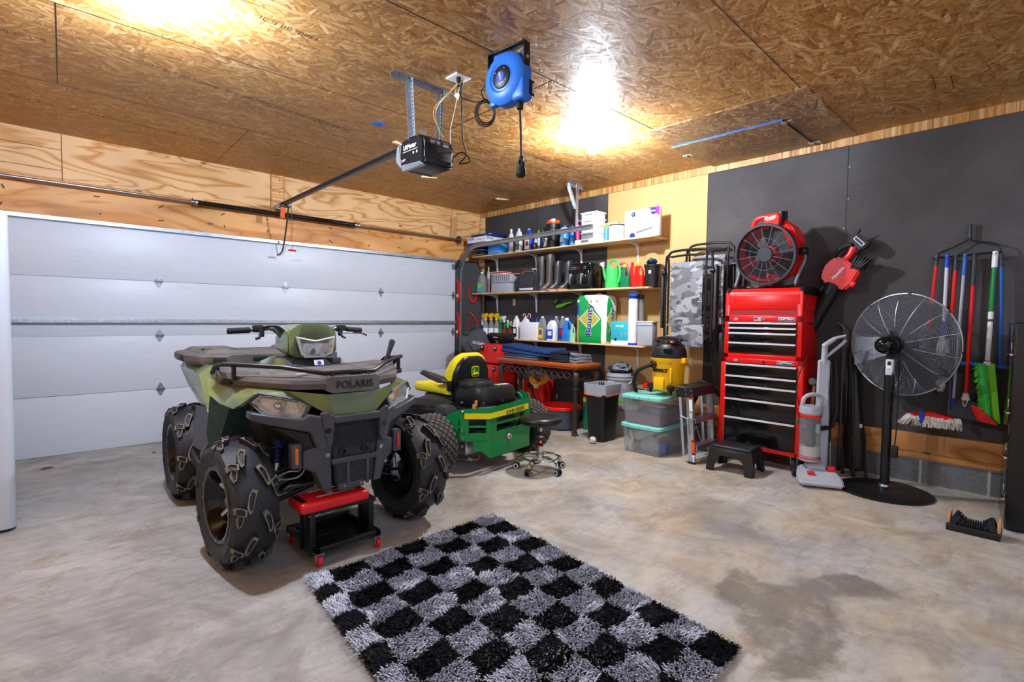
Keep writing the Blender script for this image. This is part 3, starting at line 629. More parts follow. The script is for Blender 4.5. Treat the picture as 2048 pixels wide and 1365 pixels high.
def knobby_wheel(side, wd, R, parent, loc, seed=0, hero=False):
    """tyre with chunky mud lugs; side = -1 when the outer face looks to -x"""
    rnd = random.Random(seed); hw = wd/2; rim = R*.56
    def rad(u): a = abs(u)/hw; return R-.026-.022*a*a
    b = MB()
    prof = [(rim-.012, -hw*.62), (rim+.004, -hw*.78), (rim+.02, -hw*.86), ((rim+R)/2, -hw*1.0), (R-.075, -hw*.99), (R-.056, -hw*.95)]
    cr = [(rad(u*hw*.9/5), u*hw*.9/5) for u in range(-5, 6)]
    prof = prof+cr+[(r, -z) for r, z in reversed(prof)]
    b.lathe(prof, 'tyre', axis='x', seg=56)
    def lug(outline, th0, h=.028, m1='tyre', m2='tyre_dusty'):
        cx = sum(p[0] for p in outline)/len(outline); cy = sum(p[1] for p in outline)/len(outline)
        def P(u, tt, hh):
            a = th0+tt/R; uu = max(-hw*1.02, min(hw*1.02, u)); rr = rad(uu)+hh - (0 if abs(u) < hw*.86 else .03*(abs(u)/hw-.86)/.14)
            return (uu, rr*math.cos(a), rr*math.sin(a))
        n = len(outline)
        bot = [P(u, tt, -.012) for u, tt in outline]; top = [P(cx+(u-cx)*.9, cy+(tt-cy)*.9, h) for u, tt in outline]
        inn = [P(cx+(u-cx)*.58, cy+(tt-cy)*.66, h) for u, tt in outline]; dip = [P(cx+(u-cx)*.50, cy+(tt-cy)*.58, h-.007) for u, tt in outline]
        V = bot+top+inn+dip; F1 = [(i, (i+1) % n, n+(i+1) % n, n+i) for i in range(n)]; F2 = [(n+i, n+(i+1) % n, 2*n+(i+1) % n, 2*n+i) for i in range(n)]
        F3 = [(2*n+i, 2*n+(i+1) % n, 3*n+(i+1) % n, 3*n+i) for i in range(n)]+[tuple(range(3*n, 4*n))]
        bb = bmesh.new(); vs = [bb.verts.new(v) for v in V]; i1, i2 = b.mi(m1), b.mi(m2)
        for F, mi_ in ((F1, i1), (F2, i2), (F3, i1)):
            for f in F: q = bb.faces.new([vs[i] for i in f]); q.material_index = mi_
        bmesh.ops.recalc_face_normals(bb, faces=bb.faces[:]); b.merge(bb, None)
    N = 9
    for k in range(N):
        a0 = 2*PI*k/N+seed*.13
        for s in (-1, 1):
            a = a0+(PI/N if s > 0 else 0)
            # curved inner lug, then the shoulder lug that wraps over the edge
            w = hw
            lug([(s*.03*w, -.062), (s*.26*w, -.078), (s*.44*w, -.045), (s*.56*w, .012), (s*.50*w, .052), (s*.36*w, .045), (s*.22*w, -.008)], a)
            lug([(s*.50*w, -.030), (s*.80*w, -.050), (s*.99*w, -.052), (s*1.0*w, -.015), (s*.82*w, -.008), (s*.55*w, .006)], a+.16)
            lug([(s*.60*w, .050), (s*.80*w, .030), (s*.93*w, .062), (s*.88*w, .115), (s*.72*w, .105)], a+.0, .020)
    o = b.build('tyre', parent, ang=40, smooth=True); o.location = loc
    sx = side
    r = MB()
    r.lathe([(rim+.016, .80*hw), (rim+.006, .88*hw), (rim-.012, .86*hw), (rim-.02, .7*hw), (rim-.03, .3*hw), (rim-.045, .02*hw), (.075, -.02*hw), (.06, .04*hw), (0, .04*hw)], 'black_gloss', axis='x', seg=40, c=(0, 0, 0)) if sx > 0 else \
    r.lathe([(rim+.016, -.80*hw), (rim+.006, -.88*hw), (rim-.012, -.86*hw), (rim-.02, -.7*hw), (rim-.03, -.3*hw), (rim-.045, -.02*hw), (.075, .02*hw), (.06, -.04*hw), (0, -.04*hw)], 'black_gloss', axis='x', seg=40)
    r.lathe([(rim-.02, -sx*.85*hw), (rim-.035, -sx*.2*hw), (.06, -sx*.1*hw), (0, -sx*.1*hw)], 'deep_plastic', axis='x', seg=32)
    for k in range(5):
        a = 2*PI*k/5+.5; c_, s_ = math.cos(a), math.sin(a)
        r.tube([(sx*.07*hw, .035*c_, .035*s_), (sx*.12*hw, .08*c_, .08*s_), (sx*.30*hw, (rim-.05)*c_, (rim-.05)*s_)], .013, 'brushed', seg=8, flat=(1, .6))
    r.lathe([(.042, sx*.0), (.040, sx*.035), (.024, sx*.045), (0, sx*.045)], 'brushed', axis='x', seg=20)
    r.cyl((sx*.046, 0, 0), (sx*.049, 0, 0), .022, 'black_gloss', seg=18)
    for k in range(16):
        a = 2*PI*k/16; r.cyl((sx*.84*hw, (rim-.002)*math.cos(a), (rim-.002)*math.sin(a)), (sx*.90*hw, (rim-.002)*math.cos(a), (rim-.002)*math.sin(a)), .005, 'chrome', seg=8)
    q = r.build('rim', o); return o

ATV = thing('quad_bike', 'green camouflage four-wheel quad bike with muddy lugged tyres parked nose toward the rug', 'quad bike', (-3.345, -2.665, 0), math.radians(-1.6))
for i, (x, y, wd, s) in enumerate(((-.515, -.65, .225, -1), (.485, -.65, .225, 1), (-.49, .65, .25, -1), (.49, .65, .25, 1))):
    knobby_wheel(s, wd, .332, ATV, (x, y, .326), seed=i*3+1).rotation_euler = (0, 0, math.radians(5) if y < 0 else 0)

# --- green bodywork: nose, hood sides and front fender tips
b = MB()
for s in (-1, 1):
    P = sym([(.105, -.875, .752), (.235, -.815, .842), (.44, -.70, .885), (.50, -.65, .825), (.51, -.58, .795), (.54, -.44, .805), (.575, -.36, .85), (.565, -.30, .93), (.47, -.42, .912), (.44, -.52, .905), (.30, -.76, .898), (.14, -.862, .878), (.50, -.52, .86), (.33, -.74, .90)], s)
    b.sheet(P, [(0, 1, 10, 11), (1, 2, 9, 10), (2, 3, 12, 9), (3, 4, 12), (4, 5, 12), (5, 6, 8, 12), (6, 7, 8), (12, 8, 9)], 'atv_green', th=.018)
b.sheet([(.105, -.875, .752), (.14, -.862, .878), (-.14, -.862, .878), (-.105, -.875, .752)], [(0, 1, 2, 3)], 'atv_green', th=.018)
b.build('front_bodywork', ATV, ang=25)
b = MB()
b.hull([(s*x, y, z) for s in (-1, 1) for x, y, z in ((.12, -.83, .76), (.12, -.83, .60), (.42, -.62, .80), (.4, -.5, .7), (.2, -.5, .3), (.18, .9, .35), (.2, .9, .75), (.3, -.2, .88), (.12, -.8, .38))], 'deep_plastic', bev=.01)
b.build('chassis', ATV)
# fender liners behind the front wheels, foot wells
for s in (-1, 1):
    b = MB()
    b.sheet(sym([(.565, -.35, .845), (.575, -.30, .62), (.53, -.22, .42), (.26, -.24, .42), (.22, -.40, .60), (.22, -.52, .82), (.5, -.50, .80)], s), [(0, 1, 2, 6), (6, 2, 3, 4, 5)], 'fender_liner', th=.014)
    b.build('fender_liner', ATV, ang=20)
    b = MB()
    b.hull(sym([(.22, -.26, .30), (.55, -.22, .31), (.56, .22, .33), (.22, .25, .33), (.54, -.25, .42), (.24, -.28, .44), (.55, .28, .42), (.24, .3, .45)], s), 'deep_plastic', bev=.012)
    for k in range(6): b.box((s*.4, -.15+k*.06, .435), (.22, .02, .02), 'black_rubber', bev=.004)
    b.tube(sym([(.57, -.24, .46), (.56, -.05, .40), (.55, .2, .42)], s), .013, 'black_metal')
    b.build('footwell', ATV)
# --- headlamps in the nose
for s in (-1, 1):
    o = sym([(.455, -.68, .842), (.42, -.715, .882), (.275, -.80, .852), (.225, -.822, .825), (.26, -.812, .760), (.34, -.775, .765), (.41, -.73, .79)], s)
    b = MB(); c = Vector((s*.34, -.757, .82)); cv = [Vector(p) for p in o]
    back = [c+(p-c)*1.0+Vector((-s*.01, .05, -.01)) for p in cv]; inn = [c+(p-c)*.98+Vector((-s*.003, .004, 0)) for p in cv]; out_ = [c+(p-c)*1.12 for p in cv]
    n = len(cv)
    b.sheet(out_+inn, [(i, (i+1) % n, n+(i+1) % n, n+i) for i in range(n)], 'slate_plastic', th=.012)
    hl = b.build('lamp_surround', ATV, ang=20)
    b = MB(); cup = [c+(p-c)*.8+Vector((s*-.02, .045, 0)) for p in cv]; b.sheet([*inn, *cup], [(i, (i+1) % n, n+(i+1) % n, n+i) for i in range(n)]+[tuple(range(n, 2*n))], 'lamp_reflector', th=.003)
    b.sph(c+Vector((0, .03, 0)), .022, 'chrome'); b.build('reflector', hl, ang=20)
    b = MB(); b.sheet([p+Vector((0, -.002, 0)) for p in inn], [tuple(range(n))], 'lamp_glass', th=.003); b.build('lens', hl)
# --- plastic bumper, grille and skid plate
def warped(b, fn, m0=0):
    for v in b.bm.verts: v.co = Vector(fn(v.co))
    return b
b = MB()
for s in (-1, 1):
    b.prism([(s*x, z) for x, z in ((.475, .80), (.40, .785), (.26, .762), (.235, .785), (.15, .765), (.125, .745), (.14, .60), (.19, .595), (.225, .69), (.40, .735), (.475, .76))], .07, 'slate_plastic', 'xz', at=-.865, bev=.006)
    b.prism([(s*x, z) for x, z in ((.225, .685), (.40, .73), (.36, .70), (.27, .64), (.26, .58), (.19, .58))], .05, 'deep_plastic', 'xz', at=-.845, bev=.005)
    b.prism([(s*x, z) for x, z in ((.13, .61), (.20, .61), (.255, .59), (.255, .50), (.20, .475), (.165, .375), (.115, .375), (.125, .5))], .07, 'slate_plastic', 'xz', at=-.86, bev=.006)
    b.prism([(s*x, z) for x, z in ((.125, .775), (.165, .80), (.19, .79), (.165, .66), (.15, .60), (.13, .64))], .03, 'slate_plastic', 'xz', at=-.90, bev=.005)
    b.cyl((s*.158, -.90, .70), (s*.158, -.918, .70), .014, 'black_gloss', seg=14)
    b.cyl((s*.15, -.9, .57), (s*.15, -.902, .57), .012, 'steel', seg=10)
b.prism([(-.13, .772), (.13, .772), (.125, .735), (-.125, .735)], .04, 'slate_plastic', 'xz', at=-.895, bev=.004)
warped(b, lambda c: (c.x, c.y+max(0, abs(c.x)-.15)*.55-(.05 if c.z > .7 else 0)*0+(.68-c.z)*.12, c.z))
bmp = b.build('bumper', ATV, ang=25)
for s in (-1, 1):
    b = MB(); b.box((s*.285, -.80, .57), (.05, .05, .125), 'slate_plastic', bev=.006); o = b.build('reflector_housing', bmp)
    b = MB(); b.box((s*.287, -.829, .572), (.017, .012, .085), 'amber' if s < 0 else 'red_lens', bev=.004); b.build('side_reflector', bmp)
b = MB(); b.box((0, -.862, .67), (.27, .01, .16), 'deep_plastic')
for r_ in range(12):
    for c_ in range(13):
        x = -.118+c_*.0196+(.0098 if r_ % 2 else 0); z = .602+r_*.0122
        if abs(x) > .12: continue
        b.hull([(x-.0085, -.868, z), (x+.0085, -.868, z+.002), (x, -.868, z+.006), (x, -.868, z-.004), (x-.003, -.876, z+.001), (x+.003, -.876, z+.001)], 'slate_plastic')
b.build('grille', ATV, smooth=False)
b = MB()
b.hull([(s*x, y, z) for s in (-1, 1) for x, y, z in ((.125, -.875, .60), (.13, -.85, .60), (.10, -.875, .39), (.10, -.80, .375), (.12, -.84, .5))], 'grille_plastic', bev=.005)
b.box((0, -.884, .53), (.26, .018, .03), 'slate_plastic', bev=.005); b.box((-.04, -.880, .45), (.016, .014, .14), 'slate_plastic', bev=.003); b.box((.07, -.880, .45), (.016, .014, .14), 'slate_plastic', bev=.003)
for x in (-.07, .055): b.lathe([(.02, 0), (.02, .012), (.013, .013), (.012, -.002), (0, -.002)], 'deep_plastic', c=(x, -.876, .575), axis='-y', seg=18)
for r_ in range(7):
    for c_ in range(10): b.box((-.09+c_*.02+(.01 if r_ % 2 else 0), -.8785, .415+r_*.0145), (.009, .004, .006), 'slate_plastic')
b.box((-.02, -.868, .388), (.14, .03, .035), 'slate_plastic', bev=.004)
for x in (-.06, .03): b.cyl((x, -.884, .39), (x, -.888, .39), .006, 'steel', seg=8)
b.build('skid_plate', ATV, ang=25)
# --- front rack deck
b = MB()
def ringz(o, z, k=1.0, dy=0): return [(x*k, y+dy, z) for x, y in o]
half = [(.14, -.865), (.30, -.79), (.47, -.55), (.545, -.38), (.53, -.20), (.36, -.08)]
oo = half+[(-x, y) for x, y in reversed(half)]
b.loft([ringz(oo, .905, .97, .012), ringz(oo, .935, 1.0), [(x*.985, y+.006, .955+.02*(abs(x) > .5)) for x, y in oo]], 'matte_rack')
for s in (-1, 1):
    b.hull(sym([(.20, -.66, .955), (.33, -.60, .955), (.30, -.30, .955), (.17, -.34, .955), (.21, -.64, .972), (.31, -.59, .972), (.29, -.32, .972), (.18, -.36, .972)], s), 'matte_rack', bev=.004)
    b.hull(sym([(.36, -.56, .955), (.50, -.44, .965), (.50, -.22, .965), (.36, -.24, .955), (.37, -.54, .978), (.48, -.43, .985), (.48, -.24, .985), (.37, -.26, .978)], s), 'matte_rack', bev=.004)
    b.box((s*.505, -.47, .925), (.05, .07, .03), 'deep_plastic', (0, 0, s*.62), bev=.003)
    b.tube(sym([(.50, -.51, .93), (.53, -.45, .935)], s), .006, 'steel')
b.hull([(s*x, y, z) for s in (-1, 1) for x, y, z in ((.145, -.868, .952), (.12, -.70, .955), (.135, -.868, .968), (.11, -.71, .972))], 'matte_rack', bev=.003)
b.hull([(s*x, y, z) for s in (-1, 1) for x, y, z in ((.150, -.872, .90), (.148, -.868, .962), (.15, -.82, .90), (.15, -.82, .962), (.12, -.885, .885))], 'matte_rack', bev=.003)
b.text('POLARIS', .058, 'deep_plastic', (0, -.8835, .925), yd=(0, .12, 1), depth=.0025, sx=.88, spacing=1.08)
b.box((.04, -.80, .9735), (.075, .022, .002), 'orange_plastic', (0, 0, .1))
b.box((-.20, -.69, .9735), (.09, .018, .002), 'pale_grey', (0, 0, .35))
b.build('front_rack', ATV, ang=25)
b = MB()
L = [(-.555, -.36, .965), (-.55, -.42, 1.01), (-.53, -.50, 1.022), (-.44, -.56, 1.018), (-.30, -.68, 1.012), (-.14, -.82, .985)]
pts = L+[(-x, y, z) for x, y, z in reversed(L)]
b.tube(pts, .0125, 'black_metal', seg=10)
for s in (-1, 1):
    b.tube(sym([(.49, -.53, 1.01), (.49, -.53, .94)], s), .012, 'black_metal'); b.tube(sym([(.105, -.82, .985), (.09, -.845, .945)], s), .011, 'black_metal')
    b.tube(sym([(.53, -.50, 1.02), (.52, -.30, 1.0), (.5, -.25, .96)], s), .011, 'black_metal')
b.build('rack_rail', ATV)
b = MB(); b.tube([(.40, -.50, .98), (.43, -.50, 1.02), (.50, -.44, 1.12)], [.012, .012, .02], 'black_rubber', seg=10); b.build('rear_grip', ATV)
# --- console, seat, steering
b = MB()
b.hull([(s*x, y, z) for s in (-1, 1) for x, y, z in ((.20, -.30, .88), (.26, -.05, .86), (.13, -.36, .97), (.15, -.05, 1.03), (.09, -.30, 1.02), (.17, .2, .9))], 'slate_plastic', bev=.01)
for s in (-1, 1): b.hull(sym([(.14, -.33, .95), (.25, -.12, .88), (.26, .18, .86), (.17, .18, .97), (.15, -.08, 1.03), (.13, -.25, 1.01)], s), 'atv_green', bev=.008)
b.box((.03, -.372, .995), (.06, .006, .038), 'white_plastic', (-.5, 0, 0), bev=.004); b.cyl((.03, -.3765, .992), (.03, -.380, .994), .013, 'deep_blue', seg=10)
b.box((.16, -.26, .995), (.07, .10, .04), 'slate_plastic', (0, 0, .3), bev=.008); b.box((.17, -.285, .97), (.05, .03, .012), 'handle_wood', (0, 0, .3))
b.build('console', ATV, ang=25)
b = MB(); b.hull([(s*x, y, z) for s in (-1, 1) for x, y, z in ((.13, -.06, .93), (.18, .1, .86), (.19, .62, .88), (.14, .1, .96), (.15, .6, .99), (.1, .0, 1.0))], 'leather_black', bev=.03, seg=3); b.build('seat', ATV)
b = MB()
F_ = [(.085, -.36, 1.235), (.155, -.34, 1.19), (.165, -.335, 1.175), (.165, -.34, 1.06), (.12, -.325, 1.03), (.09, -.10, 1.225), (.15, -.08, 1.16), (.16, -.08, 1.08), (.10, -.10, 1.03), (.06, -.33, 1.02), (.11, -.365, 1.155)]
b.hull([(s*x*.92+.005, y, z) for s in (-1, 1) for x, y, z in F_], 'atv_green', bev=.009)
b.box((.015, -.23, 1.0), (.09, .1, .08), 'deep_plastic', bev=.01)
pod = b.build('headlight_pod', ATV, ang=22)
o = [(-.115, 1.150), (.0, 1.128), (.115, 1.150), (.102, 1.055), (.05, 1.035), (-.06, 1.035), (-.085, 1.055)]
b = MB(); n = 7; c = Vector((.015, 0, 1.09)); A_ = [Vector((x*.95+.012, -.372+.03*(1.15-z), z)) for x, z in o]
outer = [Vector((c.x+(p.x-c.x)*1.13, p.y+.004, c.z+(p.z-c.z)*1.16)) for p in A_]; back = [Vector((p.x, -.335, p.z)) for p in outer]
b.sheet(outer+A_, [(i, (i+1) % n, n+(i+1) % n, n+i) for i in range(n)], 'pale_grey', th=.006); b.sheet(outer+back, [(i, (i+1) % n, n+(i+1) % n, n+i) for i in range(n)], 'deep_plastic', th=.003); b.build('lamp_frame', pod, ang=20)
b = MB(); cup = [Vector((c.x+(p.x-c.x)*.8, -.352, c.z+(p.z-c.z)*.8)) for p in A_]
b.sheet(A_+cup, [(i, (i+1) % n, n+(i+1) % n, n+i) for i in range(n)]+[tuple(range(n, 2*n))], 'lamp_reflector', th=.002); b.build('reflector', pod, ang=20)
b = MB(); b.sheet(A_, [tuple(range(n))], 'lamp_glass', th=.003); b.build('lens', pod)
b = MB()
b.tube([(-.42, -.10, 1.185), (-.25, -.13, 1.195), (-.17, -.16, 1.195), (-.10, -.20, 1.10), (-.04, -.2, 1.04), (.07, -.2, 1.04), (.13, -.2, 1.10), (.20, -.16, 1.195), (.28, -.13, 1.195), (.42, -.10, 1.185)], .0125, 'dark_steel', sm=3, seg=10)
hb = b.build('handlebar', ATV)
for s in (-1, 1):
    b = MB(); P0, P1 = Vector((s*.43+.01, -.10, 1.185)), Vector((s*.305+.01, -.125, 1.192))
    b.cyl(P0, P1, .018, 'black_rubber', seg=14, bev=.004)
    for k in range(8): q = P0+(P1-P0)*(k+.5)/8; b.lathe([(.0185, -.003), (.0205, 0), (.0185, .003)], 'black_rubber', c=q, axis='x', seg=12)
    b.build('grip', hb)
    b = MB(); b.box((s*.265+.01, -.135, 1.20), (.06, .055, .045), 'black_plastic', bev=.01); b.box((s*.25+.01, -.16, 1.175), (.025, .03, .05), 'black_plastic', bev=.006)
    b.cyl((s*.26+.01, -.17, 1.19), (s*.26+.01, -.175, 1.19), .01, 'dark_grey', seg=10); b.tube([(s*.25, -.17, 1.17), (s*.265, -.19, 1.145), (s*.285, -.185, 1.14)], .009, 'black_plastic')
    b.build('control_switch', hb)
b = MB(); b.tube([(.27, -.18, 1.175), (.33, -.195, 1.172), (.41, -.175, 1.165), (.45, -.165, 1.15)], [.009, .007, .006, .007], 'chrome', sm=4, flat=(1, .6)); b.build('brake_lever', hb)
b = MB()
for k in range(4):
    b.tube([(-.26+.01*k, -.15, 1.20), (-.18+.008*k, -.19-.006*k, 1.215), (-.12+.01*k, -.23, 1.13), (-.09+.008*k, -.22, 1.03), (-.05+.01*k, -.15, .97)], .0042, 'black_plastic', sm=5, seg=6)
for k in range(3): b.tube([(.25, -.15, 1.2), (.20, -.2-.006*k, 1.19), (.13+.006*k, -.2, 1.12), (.08, -.16, 1.0)], .004, 'black_plastic', sm=5, seg=6)
b.build('control_cable', hb)
# --- rear fender, side panels, rear rack
for s in (-1, 1):
    b = MB()
    b.sheet(sym([(.44, .22, .955), (.50, .26, .90), (.485, .13, .70), (.44, .06, .64), (.30, .02, .66), (.28, .14, .94), (.49, .95, .90), (.49, .30, .70), (.50, .62, .80), (.44, 1.0, .95)], s),
            [(0, 1, 2, 3, 4, 5), (0, 9, 6, 1), (1, 6, 8, 7, 2)], 'atv_green', th=.016)
    b.build('rear_fender', ATV, ang=20)
    b = MB()
    b.sheet(sym([(.485, .14, .70), (.44, .06, .645), (.40, -.16, .43), (.47, -.18, .40), (.55, .22, .45), (.52, .26, .70), (.30, .02, .66), (.28, -.1, .42)], s), [(0, 1, 2, 3), (0, 3, 4, 5), (1, 6, 7, 2)], 'slate_plastic', th=.014)
    b.build('side_panel', ATV, ang=20)
b = MB()
oo = [(-.47, .38), (-.32, .28), (.32, .28), (.47, .38), (.52, .60), (.52, .98), (.42, 1.12), (-.42, 1.12), (-.52, .98), (-.52, .60)]
b.loft([ringz(oo, .945, .97), ringz(oo, .965), ringz(oo, 1.0), ringz(oo, 1.012, .96)], 'matte_rack')
for s in (-1, 1):
    for y0 in (.42, .66, .88):
        b.hull(sym([(.14, y0, 1.01), (.44, y0+.01, 1.01), (.45, y0+.16, 1.01), (.16, y0+.15, 1.01), (.17, y0+.02, 1.038), (.40, y0+.03, 1.038), (.41, y0+.14, 1.038), (.19, y0+.13, 1.038)], s), 'matte_rack', bev=.004)
    b.hull(sym([(.42, .42, .94), (.50, .58, .93), (.50, .66, .94), (.44, .4, .99), (.495, .56, 1.0), (.50, .66, 1.01), (.38, .4, .95)], s), 'slate_plastic', bev=.005)
    b.box((s*.47, .8, .985), (.06, .08, .03), 'deep_plastic')
b.box((-.36, .325, .975), (.08, .05, .04), 'deep_plastic', (0, 0, -.5), bev=.005); b.box((-.505, .70, .975), (.05, .10, .035), 'deep_plastic'); b.box((-.38, .62, 1.033), (.05, .10, .012), 'deep_plastic'); b.box((-.22, .52, 1.033), (.05, .10, .012), 'deep_plastic'); b.box((-.12, .300, .985), (.10, .05, .03), 'deep_plastic', bev=.005); b.box((.15, .335, .985), (.10, .05, .03), 'deep_plastic', bev=.005)
b.build('rear_rack', ATV, ang=25)
# --- suspension
for s in (-1, 1):
    b = MB(); p0, p1 = Vector((s*.27, -.60, .76)), Vector((s*.33, -.66, .38)); d = p1-p0
    b.cyl(p0, p0+d*.25, .014, 'chrome'); b.cyl(p0+d*.22, p0+d*.27, .032, 'steel'); b.cyl(p0+d*.27, p0+d*.72, .024, 'navy'); b.cyl(p0+d*.72, p0+d*.78, .034, 'steel'); b.cyl(p0+d*.78, p1, .02, 'aluminium')
    pp = []
    for k in range(64): a = k*2*PI/9; q = p0+d*(.28+.44*k/63); pp.append(q+Vector((.03*math.cos(a), .03*math.sin(a), 0)))
    b.tube(pp, .0045, 'black_metal', seg=6); b.box(p0+d*.45+Vector((0, -.026, 0)), (.03, .01, .04), 'blue'); b.build('shock_absorber', ATV)
    b = MB(); b.tube(sym([(.15, -.74, .36), (.40, -.68, .27)], s), .013, 'black_satin'); b.tube(sym([(.15, -.52, .36), (.40, -.64, .27)], s), .013, 'black_satin')
    b.tube(sym([(.15, -.70, .48), (.40, -.65, .42)], s), .012, 'black_satin'); b.tube(sym([(.12, -.82, .40), (.38, -.74, .345)], s), .009, 'black_metal')
    b.lathe([(.022, -.06), (.034, -.05), (.026, -.042), (.036, -.032), (.026, -.024), (.038, -.014), (.028, -.006), (.04, .004), (.03, .012), (.04, .022), (.03, .03)], 'black_rubber', c=(s*.2, -.66, .40), axis='x', seg=18)
    b.cyl((s*.2, -.66, .40), (s*.42, -.66, .34), .012, 'dark_steel'); b.build('suspension_arm', ATV)
    b = MB(); b.hull(sym([(.385, -.69, .25), (.43, -.69, .25), (.385, -.62, .25), (.43, -.62, .43), (.38, -.68, .44), (.42, -.70, .40), (.37, -.65, .36)], s), 'aluminium', bev=.01); b.cyl((s*.40, -.65, .335), (s*.44, -.65, .335), .06, 'dark_steel'); b.build('wheel_knuckle', ATV)
b = MB(); b.tube([(-.36, -.72, .42), (-.30, -.80, .47), (-.24, -.78, .46), (-.20, -.74, .50)], .004, 'pale_grey', sm=5); b.tube([(-.36, -.70, .41), (-.26, -.80, .43), (-.21, -.79, .47)], .004, 'pale_grey', sm=5); b.build('brake_line', ATV)
b = MB(); b.cyl((-.42, .65, .333), (.42, .65, .333), .02, 'dark_steel'); b.box((0, .65, .36), (.2, .3, .2), 'deep_plastic', bev=.02); b.build('rear_axle', ATV)

# nose stands a little further forward than drawn above
for o in kids(ATV):
    if o.name.split('.')[0] in ('tyre', 'headlight_pod', 'handlebar', 'seat', 'rear_rack', 'rear_fender', 'rear_axle', 'suspension_arm', 'wheel_knuckle', 'shock_absorber', 'brake_line', 'chassis'): continue
    for q in [o]+kids(o)+[g for k_ in kids(o) for g in kids(k_)]:
        if q.type != 'MESH' or q.data.users > 1: continue
        for v in q.data.vertices:
            t_ = max(0, min(1, (-.50-v.co.y)/.30)); v.co.y -= .085*t_; v.co.x -= .012*t_
# ================================================================== RIDING MOWER
MW = thing('riding_mower', 'green and yellow zero-turn riding mower with black engine parked behind the quad bike', 'riding mower', (-1.71, -2.62, 0), math.radians(3))
def turf_wheel(R, wd, parent, loc, side, N=26):
    hw = wd/2; b = MB()
    prof = [(R*.5, -hw*.7), (R*.62, -hw*.9), (R*.82, -hw), (R-.02, -hw*.92)]; prof += [(R-.012-.008*(k/4)**2, k/4*hw*.82) for k in range(-4, 5)]; prof += [(r, -z) for r, z in prof[3::-1]]
    b.lathe(prof, 'turf_tyre', axis='x', seg=44)
    nr = 7
    for k in range(N*nr):
        i, j = k // nr, k % nr; a = 2*PI*(i+(.5 if j % 2 else 0))/N; u = (j-(nr-1)/2)*(wd*.88/nr); rr = R-.012-.012*(u/hw)**2
        def P(du, da, h): return (u+du, (rr+h)*math.cos(a+da), (rr+h)*math.sin(a+da))
        w_ = wd*.88/nr*.52; da = 2*PI/N*.30
        pts = [P(-w_, 0, 0), P(-w_*.5, da, 0), (P(w_*.5, da, 0)), P(w_, 0, 0), P(w_*.5, -da, 0), P(-w_*.5, -da, 0)]
        top = [P(-w_*.8, 0, .010), P(-w_*.4, da*.8, .010), P(w_*.4, da*.8, .010), P(w_*.8, 0, .010), P(w_*.4, -da*.8, .010), P(-w_*.4, -da*.8, .010)]
        b.sheet(pts+top, [(q, (q+1) % 6, 6+(q+1) % 6, 6+q) for q in range(6)]+[tuple(range(6, 12))], 'turf_dust')
    o = b.build('tyre', parent, ang=30); o.location = loc
    r = MB(); r.lathe([(R*.52, -hw*.7), (R*.5, -hw*.2), (R*.2, -hw*.1), (0, -hw*.1)], 'seat_yellow', axis='x', seg=24); r.lathe([(R*.52, hw*.7), (R*.5, hw*.3), (R*.2, hw*.5), (0, hw*.5)], 'seat_yellow', axis='x', seg=24)
    r.build('wheel_rim', o)
for s in (-1, 1): turf_wheel(.255, .22, MW, (s*.585, -.08, .252), s)
for s in (-1, 1):
    b = MB(); b.lathe([(0, -.05), (.06, -.05), (.13, -.045), (.14, 0), (.13, .045), (.06, .05), (0, .05)], 'turf_tyre', c=(0, 0, 0), axis='x', seg=22); o = b.build('caster_wheel', MW); o.location = (s*.34, 1.25, .14)
    b = MB(); b.box((s*.34, 1.25, .3), (.13, .05, .02), 'jd_green'); b.box((s*.34-.06, 1.25, .22), (.01, .05, .17), 'jd_green'); b.box((s*.34+.06, 1.25, .22), (.01, .05, .17), 'jd_green'); b.cyl((s*.34, 1.25, .3), (s*.34, 1.2, .38), .025, 'jd_green'); b.build('caster_fork', MW)
# rear engine guard (bent green plate with slots) built as strips between the slots
pl = [(-.47, -.10), (-.40, -.24), (-.22, -.405), (.35, -.335), (.47, -.22), (.50, -.08)]   # plan of the bent plate
def along(u):
    """u in plate corner numbers -> plan point"""
    i = min(int(u), len(pl)-2); f = u-i; return (pl[i][0]*(1-f)+pl[i+1][0]*f, pl[i][1]*(1-f)+pl[i+1][1]*f)
b = MB()
def plate(u0, u1, z0, z1, m='jd_green', off=0, z0b=None, z1b=None, th=.006):
    us = [u0]+[k for k in range(int(u0)+1, len(pl)) if u0 < k < u1]+[u1]; V = []; F = []
    for q, u in enumerate(us):
        x, y = along(u); k_ = (u-u0)/(u1-u0); cx, cy = x-.0, y+.0; n_ = Vector((x, y-.2, 0)).normalized()*off
        V += [(x+n_.x, y+n_.y, z0+((z0b if z0b is not None else z0)-z0)*k_), (x+n_.x, y+n_.y, z1+((z1b if z1b is not None else z1)-z1)*k_)]
        if q: F.append((2*q-2, 2*q, 2*q+1, 2*q-1))
    b.sheet(V, F, m, th=th)
plate(.0, 4.95, .275, .345); plate(1.45, 1.75, .20, .28, z0b=.19); plate(1.75, 2.0, .20, .28, z0b=.135); plate(2.0, 4.3, .135, .28)
plate(.9, 5.0, .455, .535, z1b=.60); plate(0, .9, .40, .46, z0b=.455, z1b=.535) 
for (u0, u1) in ((.55, .95), (1.0, 1.3), (1.88, 2.16), (2.85, 3.15), (3.9, 4.1), (4.8, 5.0)): plate(u0, u1, .34, .46)
plate(.1, 1.9, .388, .405); plate(2.1, 4.9, .40, .42)
plate(1.15, 2.0, .462, .508, 'seat_yellow', off=.010, th=.002); plate(2.0, 2.93, .462, .508, 'seat_yellow', off=.010, th=.002, z0b=.475, z1b=.525)
for u in (1.08, ):
    for z in (.52, .365, .30, .24): x, y = along(u); b.sph((x-.006, y-.008, z), .011, 'steel', seg=10)
